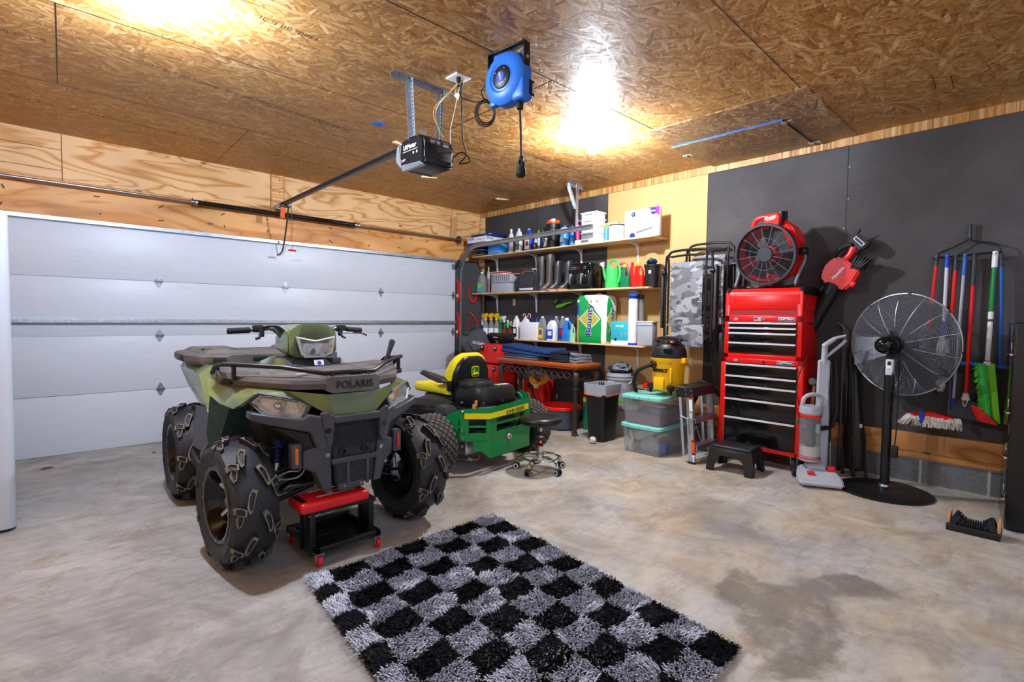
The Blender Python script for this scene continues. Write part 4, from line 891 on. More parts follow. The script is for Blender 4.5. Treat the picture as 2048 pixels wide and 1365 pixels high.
x, y = along(2.45); b.lathe([(.0, .006), (.022, .006), (.024, 0)], 'white_paper', c=(x, y-.008, .275), axis='-y', seg=20); b.lathe([(.0, .0065), (.016, .0065)], 'pink', c=(x, y-.0085, .275), axis='-y', seg=20)
p0, p1 = Vector((*along(2.05), 0)), Vector((*along(2.9), 0)); d = (p1-p0).normalized(); c = (p0*.3+p1*.7); 
b.text('JOHN DEERE', .046, 'black_plastic', (p0.x*.42+p1.x*.58+.004, p0.y*.42+p1.y*.58-.034, .497), xd=(d.x, d.y, .045), yd=(0, 0, 1), depth=.001, bold=.0006)
b.build('engine_guard', MW, ang=20)
# frame, tank fenders, floor
b = MB(); b.box((0, .45, .30), (.50, 1.5, .08), 'black_metal', bev=.01); b.box((0, .85, .17), (1.05, .60, .10), 'jd_green', bev=.04, seg=3); b.box((0, -.08, .27), (1.0, .05, .05), 'black_metal')
b.box((0, 1.28, .33), (.75, .06, .05), 'jd_green', bev=.01); b.build('mower_frame', MW)
for s in (-1, 1):
    b = MB(); b.hull(sym([(.24, -.05, .56), (.44, -.02, .52), (.50, .20, .52), (.50, .62, .46), (.24, .62, .46), (.24, .0, .38), (.46, .0, .42), (.48, .62, .38), (.46, .3, .57), (.26, .3, .60)], s), 'black_plastic', bev=.02, seg=3)
    b.hull(sym([(.30, -.12, .47), (.46, -.12, .47), (.46, .04, .47), (.30, .04, .47), (.31, -.10, .535), (.45, -.10, .53), (.44, .02, .55), (.31, .02, .55)], s), 'dark_grey', bev=.012)
    b.build('fender', MW)
b = MB(); b.box((-.40, .52, .545), (.14, .22, .03), 'jd_green', (.1, 0, 0), bev=.012)
for k in range(3): b.cyl((-.44+k*.035, .44, .56), (-.44+k*.035, .44, .568), .008, 'black_plastic', seg=10)
b.build('control_panel', MW)
# engine
b = MB()
o1 = rrect(.47, .40, .10, 4, 0.02, -.10)
b.loft([[(x*.97, y*.97, .53) for x, y in o1], [(x, y, .56) for x, y in o1], [(x, y, .64) for x, y in o1], [(x*.93+.0, y*.93, .685) for x, y in o1], [(x*.8, y*.8, .692) for x, y in o1]], 'black_plastic')
b.lathe([(.155, .68), (.158, .70), (.15, .722), (.12, .728), (.115, .735), (.06, .745), (0, .745)], 'black_plastic', c=(-.06, -.06, 0), seg=32)
for k in range(10):
    a = k*2*PI/10; b.box((-.06+.085*math.cos(a), -.06+.085*math.sin(a), .738), (.06, .006, .006), 'deep_plastic', (0, 0, a))
b.box((.15, -.17, .692), (.14, .06, .003), 'pale_grey', (0, .0, -.1)); b.box((.12, -.165, .6945), (.05, .04, .002), 'lime', (0, 0, -.1))
for x in (-.20, .02, .19): b.cyl((x, -.305, .575), (x, -.315, .575), .011, 'steel', seg=10)
b.cyl((-.25, -.1, .56), (-.27, -.1, .56), .011, 'steel', seg=10)
b.build('engine_cover', MW, ang=30)
b = MB(); b.box((.02, -.10, .45), (.42, .34, .18), 'dark_steel', bev=.02); b.box((-.13, -.28, .50), (.16, .06, .07), 'aluminium', bev=.008); b.cyl((.03, -.29, .50), (.26, -.27, .50), .038, 'black_metal'); b.tube([(.26, -.26, .62), (.30, -.28, .58), (.30, -.27, .50), (.27, -.25, .47)], .007, 'teal_box', sm=4)
b.box((-.24, -.24, .52), (.03, .03, .09), 'terracotta', bev=.008); b.box((-.23, -.25, .57), (.02, .02, .05), 'terracotta', bev=.005); b.tube([(-.22, -.26, .54), (-.18, -.28, .52), (-.15, -.27, .5)], .003, 'red', sm=3)
for k in range(4): b.box((.02, -.275, .40+k*.018), (.36, .012, .006), 'dark_steel')
b.build('engine_block', MW)
b = MB(); b.box((-.22, -.12, .20), (.16, .16, .14), 'aluminium', bev=.02); b.cyl((-.30, -.14, .22), (-.40, -.14, .22), .05, 'dark_steel'); b.tube([(-.22, -.20, .26), (-.18, -.24, .14), (-.22, -.26, .10), (-.30, -.24, .12)], .007, 'steel', sm=4); b.build('transmission', MW)
b = MB(); b.box((.22, -.1, .20), (.16, .16, .14), 'aluminium', bev=.02); b.build('transmission', MW)
# seat: yellow cushion wrapped by a black shell
b = MB()
def seatsec(z, w, y0, th):
    return [(x*w, y0+th*yy, z) for x, yy in [(-1, .5), (-.92, .08), (-.6, 0), (.6, 0), (.92, .08), (1, .5), (.9, 1), (.5, 1.15), (-.5, 1.15), (-.9, 1)]]
b.loft([seatsec(.60, .225, .10, .12), seatsec(.70, .235, .09, .12), seatsec(.80, .225, .07, .12), seatsec(.88, .195, .055, .11), seatsec(.935, .145, .05, .09), seatsec(.965, .09, .06, .05)], 'seat_yellow')
b.box((0, .40, .63), (.44, .50, .09), 'seat_yellow', bev=.04, seg=4)
seat = b.build('seat', MW, ang=50)
b = MB(); b.loft([seatsec(.50, .19, .06, .09), seatsec(.60, .20, .055, .09), seatsec(.70, .212, .048, .09), seatsec(.80, .202, .035, .08), seatsec(.875, .17, .03, .07), seatsec(.925, .12, .035, .05), seatsec(.94, .07, .045, .03)], 'black_satin')
b.box((0, .30, .55), (.40, .42, .07), 'black_satin', bev=.03, seg=3)
for x, z in ((-.13, .70), (-.11, .69), (-.12, .665), (.15, .70)): b.sph((x, .035, z), .008, 'dark_steel', seg=8)
sh_ = b.build('seat_shell', seat, ang=45)
b = MB(); b.prism(rrect(.088, .095, .022, 4, .015, .80), .003, 'seat_yellow', 'xz', at=.030); b.prism(rrect(.078, .085, .018, 4, .015, .80), .004, 'jd_dark', 'xz', at=.0285)
b.prism([(-.018, .772), (.048, .778), (.05, .788), (.028, .790), (.03, .80), (.022, .802), (.018, .792), (.002, .788), (.0, .80), (.006, .82), (.004, .832), (-.002, .815), (-.01, .80), (-.008, .785), (-.02, .782)], .005, 'seat_yellow', 'xz', at=.0275); b.build('deer_badge', sh_)
for s in (-1, 1):
    b = MB(); b.hull(sym([(.215, .10, .70), (.215, .16, .76), (.24, .44, .80), (.30, .44, .80), (.29, .12, .72), (.24, .46, .765), (.30, .45, .765), (.29, .2, .70)], s), 'dark_grey', bev=.012, seg=3); b.box((s*.225, .1, .68), (.04, .05, .09), 'black_satin', bev=.01); b.build('armrest', MW)
b = MB(); b.tube([(-.02, -.0, .55), (-.03, -.03, .56), (-.07, -.035, .565)], .014, 'seat_yellow', sm=2); b.build('lever', MW)

# ================================================================== SMALL STOOLS
ST = thing('rolling_stool', 'round black padded stool with chrome foot ring and casters beside the green mower', 'stool', (-1.50, -3.22, 0), math.radians(-20))
b = MB(); b.lathe([(0, .395), (.15, .395), (.172, .402), (.182, .425), (.180, .44), (.165, .458), (.12, .462), (0, .464)], 'leather_black', seg=40); b.build('seat', ST, ang=60)
b = MB(); b.lathe([(0, .38), (.09, .38), (.095, .394), (0, .394)], 'black_metal'); b.cyl((0, 0, .12), (0, 0, .38), .016, 'chrome'); b.cyl((0, 0, .12), (0, 0, .30), .025, 'chrome'); b.cyl((0, 0, .30), (0, 0, .33), .03, 'black_plastic')
col = b.build('column', ST)
b = MB(); b.cyl((0, 0, .205), (0, 0, .285), .0262, 'black_plastic', seg=24); b.box((-.010, -.0255, .25), (.026, .004, .03), 'red', (0, .5, 0)); b.box((-.010, -.0265, .248), (.02, .004, .006), 'white_plastic', (0, .5, 0)); b.cyl((0, 0, .205), (0, 0, .212), .0266, 'orange_plastic', seg=24); b.build('sticker', col)
b = MB(); b.tube([(*p, .115) for p in ring(40, .155)], .010, 'chrome', closed=True)
for k in range(5): a = 2*PI*k/5; b.tube([(0, 0, .115), (.155*math.cos(a), .155*math.sin(a), .115)], .008, 'chrome', seg=8)
b.cyl((0, 0, .09), (0, 0, .14), .032, 'chrome'); b.build('foot_ring', ST)
for k in range(5):
    a = 2*PI*k/5; c_, s_ = math.cos(a), math.sin(a); b = MB(); b.tube([(.03*c_, .03*s_, .12), (.12*c_, .12*s_, .118), (.185*c_, .185*s_, .10), (.20*c_, .20*s_, .06)], .011, 'chrome', sm=4); lg = b.build('leg', ST)
    b = MB(); t_ = Vector((-s_, c_, 0)); P = Vector((.205*c_, .205*s_, .028))
    for q in (-1, 1): b.cyl(P+t_*q*.008, P+t_*q*.024, .028, 'black_plastic', seg=18); b.cyl(P+t_*q*.024, P+t_*q*.0255, .021, 'white_plastic', seg=16); b.cyl(P+t_*q*.0255, P+t_*q*.0262, .015, 'dark_grey', seg=16)
    b.sph(P+Vector((0, 0, .012)), .027, 'black_plastic', sc=(.9, .9, .8), seg=12); b.build('caster', lg)

# red mechanic's seat on casters, with a tray
MS = thing('mechanic_seat', 'red padded mechanic seat with black tray frame on red casters under the quad bike nose', 'stool', (-3.42, -3.44, 0), math.radians(0))
b = MB(Matrix.Translation((-.07, -.09, -.03))); b.box((0, -.02, .345), (.37, .19, .055), 'red_vinyl', bev=.016, seg=3); b.build('cushion', MS, ang=50)
cu = [o for o in kids(MS)][0]
b = MB(Matrix.Translation((-.07, -.09, -.03))); b.box((-.160, -.02, .3735), (.03, .13, .0015), 'black_plastic'); b.box((.03, -.04, .3735), (.22, .012, .0015), 'pale_grey', (0, 0, .03)); b.box((.0, .0, .3735), (.03, .07, .0015), 'pale_grey'); b.box((.05, .01, .3735), (.075, .016, .0015), 'pale_grey'); b.box((.08, -.008, .3735), (.05, .03, .0015), 'pale_grey'); b.box((.12, .02, .3735), (.03, .05, .0015), 'pale_grey')
b.text('PRO-LIFT', .028, 'white_plastic', (-.03, .055, .3735), yd=(0, 1, 0), depth=.0008); b.build('logo_print', cu)
b = MB(Matrix.Translation((-.02, -.08, -.03))); b.box((0, -.02, .305), (.30, .15, .02), 'deep_plastic')
for s in (-1, 1):
    b.box((s*.165, -.02, .20), (.012, .12, .24), 'black_metal', bev=.003); b.box((s*.165, -.08, .20), (.03, .012, .24), 'black_metal', bev=.003); b.box((s*.165, .04, .20), (.03, .012, .24), 'black_metal', bev=.003)
    b.box((s*.155, -.02, .313), (.05, .17, .008), 'black_metal')
    for y in (-.09, .04): b.cyl((s*.18, y, .295), (s*.19, y, .295), .008, 'chrome', seg=10)
b.build('seat_frame', MS)
b = MB()
for s in (-1, 1): b.box((s*.17, -.0, .085), (.03, .40, .03), 'black_metal', bev=.004); b.box((0, s*.185, .085), (.37, .03, .03), 'black_metal', bev=.004)
b.box((0, 0, .075), (.33, .36, .006), 'black_satin')
for x in (-.17, .17):
    for y in (-.17, .15): b.cyl((x, y, .10), (x, y, .106), .008, 'chrome', seg=10)
b.build('tray', MS)
for x in (-.165, .165):
    for y in (-.19, .18):
        b = MB(); b.cyl((x-.011, y, .03), (x+.011, y, .03), .029, 'red_plastic', seg=22, bev=.003); b.cyl((x-.012, y, .03), (x+.012, y, .03), .014, 'dark_grey', seg=14)
        c_ = b.build('caster', MS); b = MB(); b.box((x-.015, y, .045), (.003, .03, .045), 'galvanized', bev=.001); b.box((x+.015, y, .045), (.003, .03, .045), 'galvanized', bev=.001); b.box((x, y, .068), (.05, .045, .004), 'galvanized'); b.build('caster_fork', c_)

# ================================================================== RUG
A_, B_, C_ = hit(985, 1032, 'z', 0), hit(612, 1165, 'z', 0), hit(1467, 1300, 'z', 0)
W_ = (A_-B_).length; H_ = 1.68; ra = .02; SHR = .13
RG = thing('shag_rug', 'black and grey checkered shag rug lying on the concrete floor', 'rug', (A_.x, A_.y, 0), ra)
def rl(x, y): return x >= -W_ and x <= 0
b = MB(); b.box((-W_/2, -H_/2, .006), (W_-.02, H_-.02, .012), 'black_plastic', bev=.005)
for v in b.bm.verts: v.co.x += SHR*v.co.y
b.build('backing', RG)
t = NT('rug_black', .95, .15); n_ = t.noise(t.tc, 30, 2); t.base(t.ramp(n_, [(.3, '07080b'), (.7, '16181e')]))
t = NT('rug_grey', .95, .15); n_ = t.noise(t.tc, 30, 2); t.base(t.ramp(n_, [(.3, 'b4b5c2'), (.7, 'dcdde8')]))
rnd = random.Random(3); V = []; F = []; MI = []
sq = W_/6.6; sqy = H_/12
def rug_dark(x, y):
    wob = .008*math.sin(x*31)+.006*math.sin(y*27+x*9)
    return (int(math.floor((-x+wob)/sq))+int(math.floor((-y+wob)/sqy))) % 2 == 1
for k in range(60000):
    x, y = -rnd.random()*W_, -rnd.random()*H_; dk = rug_dark(x, y); h = rnd.uniform(.018, .036) if not dk else rnd.uniform(.014, .027)
    q = noise.noise(Vector((x*9, y*9, 0)))*2.6+noise.noise(Vector((x*3, y*3, 5)))*2+3.9; ln = rnd.uniform(.010, .026)
    a = q+rnd.uniform(-.7, .7); dx, dy = math.cos(a)*ln, math.sin(a)*ln; w_ = rnd.uniform(.0022, .0042); px, py = -math.sin(a)*w_, math.cos(a)*w_
    i = len(V)
    V += [(x-px, y-py, .008), (x+px, y+py, .008), (x+dx*.45-px, y+dy*.45-py, h*.8), (x+dx*.45+px, y+dy*.45+py, h*.8), (x+dx, y+dy, h)]
    F += [(i, i+1, i+3, i+2), (i+2, i+3, i+4)]; MI += [0 if dk else 1]*2
V = [(p[0]+SHR*p[1], p[1], p[2]) for p in V]
me = bpy.data.meshes.new('pile'); me.from_pydata(V, [], F); me.materials.append(MATS['rug_black']); me.materials.append(MATS['rug_grey']); me.polygons.foreach_set('material_index', MI)
o = bpy.data.objects.new('pile', me); COL.objects.link(o); o.parent = RG; o['kind'] = 'stuff'

# ================================================================== PEDESTAL FAN
FX, FY = .08, -5.33
FN = thing('pedestal_fan', 'large black pedestal fan with wire cage and round floor base', 'fan', (FX, FY, 0), 0)
b = MB(); b.lathe([(0, 0), (.305, 0), (.305, .012), (.28, .022), (.12, .034), (.06, .04), (.04, .05), (0, .05)], 'black_metal', seg=56); b.build('base', FN)
b = MB(); b.cyl((0, 0, .04), (0, 0, .97), .031, 'black_metal', seg=20); b.lathe([(.045, .045), (.04, .06), (.033, .065)], 'steel'); b.cyl((0, 0, .93), (0, 0, .985), .034, 'black_metal'); b.cyl((0, 0, .97), (0, 0, 1.04), .024, 'black_metal')
b.build('pole', FN)

hp = Vector((0, 0, 1.12)); ax = Vector((.94, -.34, .02)).normalized(); RH = ax.to_track_quat('Z', 'Y').to_matrix().to_4x4()
MH = Matrix.Translation(hp) @ RH
def rot_pt(p): return MH @ Vector(p)
b = MB(MH)
b.lathe([(0, -.13), (.03, -.125), (.055, -.105), (.066, -.07), (.066, -.01), (.062, 0), (.066, .01), (.060, .05), (.05, .07), (0, .07)], 'black_gloss', seg=28)
for z in (-.02, .03): b.lathe([(.066, z-.004), (.07, z), (.066, z+.004)], 'black_metal', seg=28)
b.build('motor', FN)
b = MB(); b.cyl(hp+Vector((0, 0, -.11)), hp+Vector((0, 0, -.05)), .02, 'black_metal'); b.box(hp+Vector((0, 0, .075)), (.03, .03, .03), 'black_metal', bev=.006); b.cyl(hp+Vector((-.02, 0, .095)), hp+Vector((.02, 0, .095)), .011, 'black_metal')
for k in range(6): a = k*PI/3; b.cyl(hp+Vector((.02, .0, -.08)), hp+Vector((.02+.02*0, .028*math.cos(a), -.08+.028*math.sin(a))), .007, 'black_plastic', seg=6)
b.build('tilt_bracket', FN)
b = MB(); b.box((-.045, -.01, .955), (.05, .05, .12), 'pale_grey', bev=.008, seg=2); b.box((-.072, -.01, .985), (.006, .022, .028), 'black_plastic'); b.box((-.072, -.01, .972), (.004, .03, .05), 'white_plastic'); b.build('switch_box', FN)
RC, ZC = .385, .14
def wire_ring(b, r, z, w_=.0015, m='mid_grey', n=56): b.tube([(r*math.cos(2*PI*k/n), r*math.sin(2*PI*k/n), z) for k in range(n)], w_, m, seg=4, closed=True)
for nm, z0, z1 in (('rear_cage', .05, ZC-.0), ('front_cage', .25, ZC+.01)):
    b = MB(MH)
    prof = lambda r: z0+(z1-z0)*(max(0, (r/RC))**4.5)
    NR = 36
    for k in range(NR): r = .065+(RC-.065)*(k+.5)/NR; wire_ring(b, r, prof(r))
    for k in range(16 if nm[0] == 'f' else 14):
        a = 2*PI*k/(16 if nm[0] == 'f' else 14)+.2; st = .06 if k % 2 == 0 else .13
        b.tube([(r*math.cos(a), r*math.sin(a), prof(r)-.002) for r in [st+(RC-st)*q/8 for q in range(9)]], .0023, 'galvanized', seg=5)
    b.build(nm, FN)
b = MB(MH); b.tube([(RC*math.cos(2*PI*k/72), RC*math.sin(2*PI*k/72), ZC+.005) for k in range(72)], .0065, 'aluminium', seg=8, closed=True)
for k in range(8): a = 2*PI*k/8+.1; b.box((RC*math.cos(a), RC*math.sin(a), ZC+.005), (.016, .016, .03), 'dark_steel', (0, 0, a))
b.lathe([(0, .245), (.05, .245), (.06, .25), (.05, .262), (0, .265)], 'black_plastic', seg=24); b.build('cage_rim', FN)
b = MB(MH); b.lathe([(0, .08), (.045, .08), (.045, .13), (.03, .15), (0, .15)], 'dark_steel', seg=20)
for k in range(3):
    a = 2*PI*k/3+1.9; secs = []
    for q in range(7):
        r = .05+.30*q/6; w_ = .07+.05*q/6; tw = .5-.25*q/6; c_, s_ = math.cos(a), math.sin(a); ring_ = []
        for (t_, h) in ((-w_, 0), (w_, 0), (w_, .003), (-w_, .003)):
            lx, ly, lz = r, t_*math.cos(tw), t_*math.sin(tw)+.115+h; ring_.append((lx*c_-ly*s_, lx*s_+ly*c_, lz))
        secs.append(ring_)
    b.loft(secs, 'dark_steel')
b.build('fan_blade', FN)
b = MB(); b.tube([(-.03, -.02, 1.07), (-.06, -.03, .95), (-.075, -.03, .80), (-.05, -.01, .70), (-.035, -.03, .68), (-.02, -.04, .72), (-.03, -.035, .90)], .0045, 'black_rubber', sm=5)
b.tube([(.0, -.055, 1.08), (-.01, -.06, .9), (-.01, -.06, .5), (-.02, -.055, .36)], .0045, 'black_rubber', sm=4)
b.box((-.02, -.055, .32), (.05, .045, .09), 'black_plastic', bev=.008); b.build('power_cord', FN)
# ================================================================== RED TOOL CHEST AND CABINET
TC = thing('tool_cabinet', 'red rolling tool cabinet with five black drawers standing below the matching tool chest', 'tool cabinet', (.275, -4.40, 0), RZ)
TT = thing('tool_chest', 'red lidded tool chest with four shallow black drawers sitting on the rolling tool cabinet', 'tool chest', (.275, -4.395, .951), RZ)
def drawer(parent, z0, z1, W, y):
    """a black drawer front with a bright full-width pull"""
    b = MB(); b.box((0, y, (z0+z1)/2), (W, .016, z1-z0-.006), 'black_gloss', bev=.002); b.box((0, y-.007, z0+.006), (W, .006, .005), 'black_gloss')
    d = b.build('drawer', parent)
    b = MB(); b.prism([(y-.008, z1-.006), (y-.024, z1-.008), (y-.024, z1-.022), (y-.018, z1-.022), (y-.018, z1-.012), (y-.008, z1-.012)], W, 'drawer_pull', 'yz', bev=.001)
    b.build('drawer_pull', d)
def nameplate(parent, x, y, z, s=1):
    b = MB(); b.box((x, y, z), (.13*s, .004, .032*s), 'drawer_pull', bev=.001); b.box((x, y-.0015, z), (.122*s, .004, .025*s), 'black_gloss')
    b.text('CRAFTSMAN', .0215*s, 'white_plastic', (x, y-.0042, z), depth=.001, bold=.0006, sx=.92); b.build('nameplate', parent)
def usa_badge(parent, x, y, z):
    b = MB(); b.box((x, y, z), (.055, .002, .010), 'white_plastic'); b.cyl((x, y-.0018, z), (x, y, z), .011, 'white_plastic', seg=16); b.cyl((x, y-.0026, z), (x, y, z), .008, 'red_dark', seg=16)
    b.box((x-.02, y-.001, z), (.018, .002, .007), 'navy'); b.box((x+.02, y-.001, z), (.018, .002, .007), 'navy'); b.text('USA', .009, 'white_plastic', (x, y-.0032, z), depth=.0003); b.build('badge', parent)
b = MB(); W, D = .70, .45; f = -D/2
b.box((0, .01, .545), (W-.008, D-.02, .80), 'red', bev=.004)
for s in (-1, 1): b.box((s*(W/2-.025), f+.008, .545), (.05, .022, .815), 'red', bev=.004)
b.box((0, f+.008, .93), (W, .022, .045), 'red', bev=.004); b.box((0, f+.008, .155), (W, .022, .035), 'red', bev=.004); b.box((0, 0, .945), (W, D, .012), 'red', bev=.003)
b.box((.351, .1, .62), (.004, .16, .01), 'black_plastic'); b.build('cabinet_body', TC)
for z0, z1 in ((.800, .908), (.712, .800), (.590, .712), (.420, .590), (.175, .420)): drawer(TC, z0, z1, W-.10, f-.002)
nameplate(TC, .205, f-.005, .930); usa_badge(TC, -.215, f-.004, .930)
b = MB(); b.cyl((0.03, f-.012, .928), (.03, f, .928), .011, 'chrome', seg=18); b.box((.03, f-.0125, .928), (.003, .002, .01), 'black_plastic'); b.build('lock', TC)
for (x, y) in ((-.29, -.17), (.29, -.17), (-.29, .17), (.29, .17)):
    b = MB(); b.cyl((x-.018, y, .06), (x+.018, y, .06), .06, 'black_rubber', seg=26, bev=.006); b.cyl((x-.019, y, .06), (x+.019, y, .06), .035, 'pale_grey', seg=18); b.cyl((x-.020, y, .06), (x+.020, y, .06), .014, 'dark_steel', seg=12)
    c_ = b.build('caster', TC); b = MB(); b.box((x-.024, y, .09), (.004, .05, .09), 'galvanized'); b.box((x+.024, y, .09), (.004, .05, .09), 'galvanized'); b.box((x, y, .137), (.08, .09, .006), 'galvanized'); b.build('caster_fork', c_)
b = MB(); b.box((.36, -.06, .73), (.012, .05, .04), 'black_metal'); b.build('hook', TC)
# upper chest
b = MB(); W, D = .655, .42; f = -D/2
b.box((0, .01, .24), (W-.008, D-.02, .48), 'red', bev=.004)
for s in (-1, 1): b.box((s*(W/2-.022), f+.008, .24), (.044, .022, .48), 'red', bev=.004)
b.box((0, f+.008, .02), (W, .022, .04), 'red', bev=.004); b.box((0, f+.008, .355), (W, .022, .06), 'red', bev=.004); b.box((0, f+.012, .41), (W-.06, .02, .05), 'red_dark')
b.box((.331, -.02, .32), (.006, .12, .014), 'black_metal', bev=.002)
b.build('chest_body', TT)
for z0, z1 in ((.285, .330), (.238, .285), (.150, .238), (.052, .150)): drawer(TT, z0, z1, W-.085, f-.002)
nameplate(TT, .205, f-.005, .353); usa_badge(TT, -.225, f-.004, .353)
b = MB(); b.box((-.035, f-.004, .353), (.058, .002, .032), 'white_plastic'); b.box((-.035, f-.005, .353), (.054, .002, .028), 'red_dark')
for k in range(3): b.box((-.035, f-.0058, .343+k*.009), (.054, .002, .004), 'white_plastic')
b.box((-.048, f-.0066, .359), (.026, .002, .016), 'navy'); b.build('flag_sticker', TT)
b = MB(); b.cyl((.02, f-.012, .353), (.02, f, .353), .011, 'chrome', seg=18); b.box((.02, f-.0125, .353), (.003, .002, .01), 'black_plastic'); b.build('lock', TT)
b = MB(); b.prism([(-.21, .44), (.21, .44), (.21, .60), (.17, .625), (-.16, .625), (-.205, .59)], W-.05, 'red', 'yz', bev=.006)
b.box((0, f+.004, .50), (W-.06, .01, .125), 'red', bev=.002); lid = b.build('lid', TT, ang=30)
for s in (-1, 1): b = MB(); b.prism([(-.212, .43), (.212, .43), (.212, .61), (.172, .634), (-.162, .634), (-.212, .60)], .03, 'red', 'yz', at=s*(W/2-.015), bev=.004); b.prism([(-.20, .56), (.20, .56), (.21, .61), (.172, .637), (-.162, .637), (-.216, .60)], .032, 'black_plastic', 'yz', at=s*(W/2-.015), bev=.003); b.build('lid_end_cap', lid)
# ================================================================== RED DRUM FAN ON THE CHEST
DF = thing('drum_fan', 'red and black jobsite fan standing on top of the tool chest', 'fan', (.23, -4.385, 1.590), RZ+math.radians(-4))
R0 = .255; zc = .30
b = MB(); b.T = Matrix.Translation((0, 0, zc)) @ Matrix.Rotation(math.radians(8), 4, 'X')
b.lathe([(R0+.012, -.12), (R0+.018, -.10), (R0+.012, -.075), (R0-.004, -.075), (R0-.006, -.12), (R0+.012, -.12)], 'dark_grey', axis='y', seg=44)
b.build('front_ring', DF)
T_ = Matrix.Translation((0, 0, zc)) @ Matrix.Rotation(math.radians(8), 4, 'X')
b = MB(T_); b.lathe([(R0-.005, -.09), (R0, -.08), (R0-.012, .10), (R0-.05, .13), (R0-.06, .12), (R0-.02, .09), (R0-.012, -.08)], 'red_plastic', axis='y', seg=40)
b.prism([(-.10, R0-.03), (.12, R0-.03), (.13, R0+.06), (.11, R0+.10), (0.0, R0+.09), (-.02, R0+.0)], .16, 'red_plastic', 'xz', at=0, bev=.012)
b.hull([(.10, -.05, R0+.0), (.10, .10, R0+.0), (.27, -.03, .06), (.27, .10, .06), (.22, -.05, .2), (.23, .1, .19), (.13, 0, .3), (.18, -.03, .04), (.18, .10, .04)], 'red_plastic', bev=.01)
b.hull([(.08, -.03, -R0*.9), (.24, -.03, -.08), (.27, .08, -.04), (.10, .09, -R0*.98), (.2, -.02, -.17), (.22, .08, -.17)], 'red_plastic', bev=.01)
b.build('fan_body', DF)
b = MB(T_); b.tube([(-.16, 0, R0-.07), (-.13, 0, R0+.03), (-.09, 0, R0+.068), (.0, 0, R0+.075), (.05, 0, R0+.07)], .022, 'red_plastic', sm=3, seg=12); b.build('carry_handle', DF)
b = MB(T_); b.box((.125, .0, R0+.045), (.03, .12, .12), 'black_plastic', bev=.01); b.build('battery', DF)
b = MB(T_); b.text('Milwaukee', .038, 'white_plastic', (.045, -.082, R0+.062), yd=(0, 0, 1), xd=(1, 0, .12), shear=.35, depth=.001, bold=.001, sx=.62); b.box((.05, -.082, R0+.042), (.075, .002, .004), 'white_plastic', (0, -.12, 0)); b.build('logo_print', DF)
b = MB(T_)
for k in range(17):
    r = .075+(R0-.08)*k/16; b.tube([(r*math.cos(2*PI*q/48), -.098-.006*(1-(r/R0)**2), r*math.sin(2*PI*q/48)) for q in range(48)], .0017, 'dark_grey' if k not in (6,) else 'mid_grey', seg=4, closed=True)
for k in range(16):
    a = 2*PI*k/16+.1; b.tube([(.07*math.cos(a), -.103, .07*math.sin(a)), (R0*math.cos(a), -.099, R0*math.sin(a))], .002, 'mid_grey', seg=5)
b.lathe([(.0, -.112), (.062, -.112), (.068, -.106), (.07, -.095), (0, -.09)], 'dark_grey', axis='y', seg=28)
b.build('front_grille', DF)
b = MB(T_); b.lathe([(0, -.05), (.07, -.04), (.08, .05), (.06, .09), (0, .09)], 'red_plastic', axis='y', seg=24)
for k in range(5):
    a = 2*PI*k/5+PI/2+.02; secs = []
    for q in range(6):
        r = .07+.165*q/5; w_ = .045+.035*q/5; tw = .7-.25*q/5; ring_ = []
        for (t_, h) in ((-w_, 0), (w_, 0), (w_, .003), (-w_, .003)):
            lx, lz, ly = r, t_*math.cos(tw), t_*math.sin(tw)+h; ring_.append((lx*math.cos(a)-lz*math.sin(a), ly+.0, lx*math.sin(a)+lz*math.cos(a)))
        secs.append(ring_)
    b.loft(secs, 'deep_plastic')
    a2 = a+.2; b.tube([(.07*math.cos(a2), .07, .07*math.sin(a2)), ((R0-.03)*math.cos(a2), .07, (R0-.03)*math.sin(a2))], .009, 'red_plastic', seg=6)
for k in range(9): r = .09+.016*k; b.tube([(r*math.cos(2*PI*q/40), .1, r*math.sin(2*PI*q/40)) for q in range(40)], .0018, 'mid_grey', seg=4, closed=True)
b.build('fan_blade', DF)
b = MB()
for s in (-1, 1):
    b.tube([(s*.29, 0, zc), (s*.293, .0, zc-.08), (s*.27, -.02, zc-.16), (s*.262, -.07, .06), (s*.262, -.10, .012)], .013, 'mid_grey', sm=4, seg=10); b.cyl((s*.245, 0, zc), (s*.31, 0, zc), .034, 'black_plastic', seg=18, bev=.004)
    b.tube([(s*.262, -.10, .012), (s*.262, .12, .012)], .012, 'dark_grey')
b.tube([(-.262, .11, .012), (.262, .11, .012)], .012, 'dark_grey'); b.build('stand', DF)

# ================================================================== LEAF BLOWER ON THE WALL
LB = thing('leaf_blower', 'red cordless leaf blower with long black nozzle hanging on the wall', 'leaf blower', (.43, -4.88, 1.68), RZ)
LB.rotation_euler = (0, math.radians(24), RZ); LB.scale = (1.12, 1.12, 1.12)
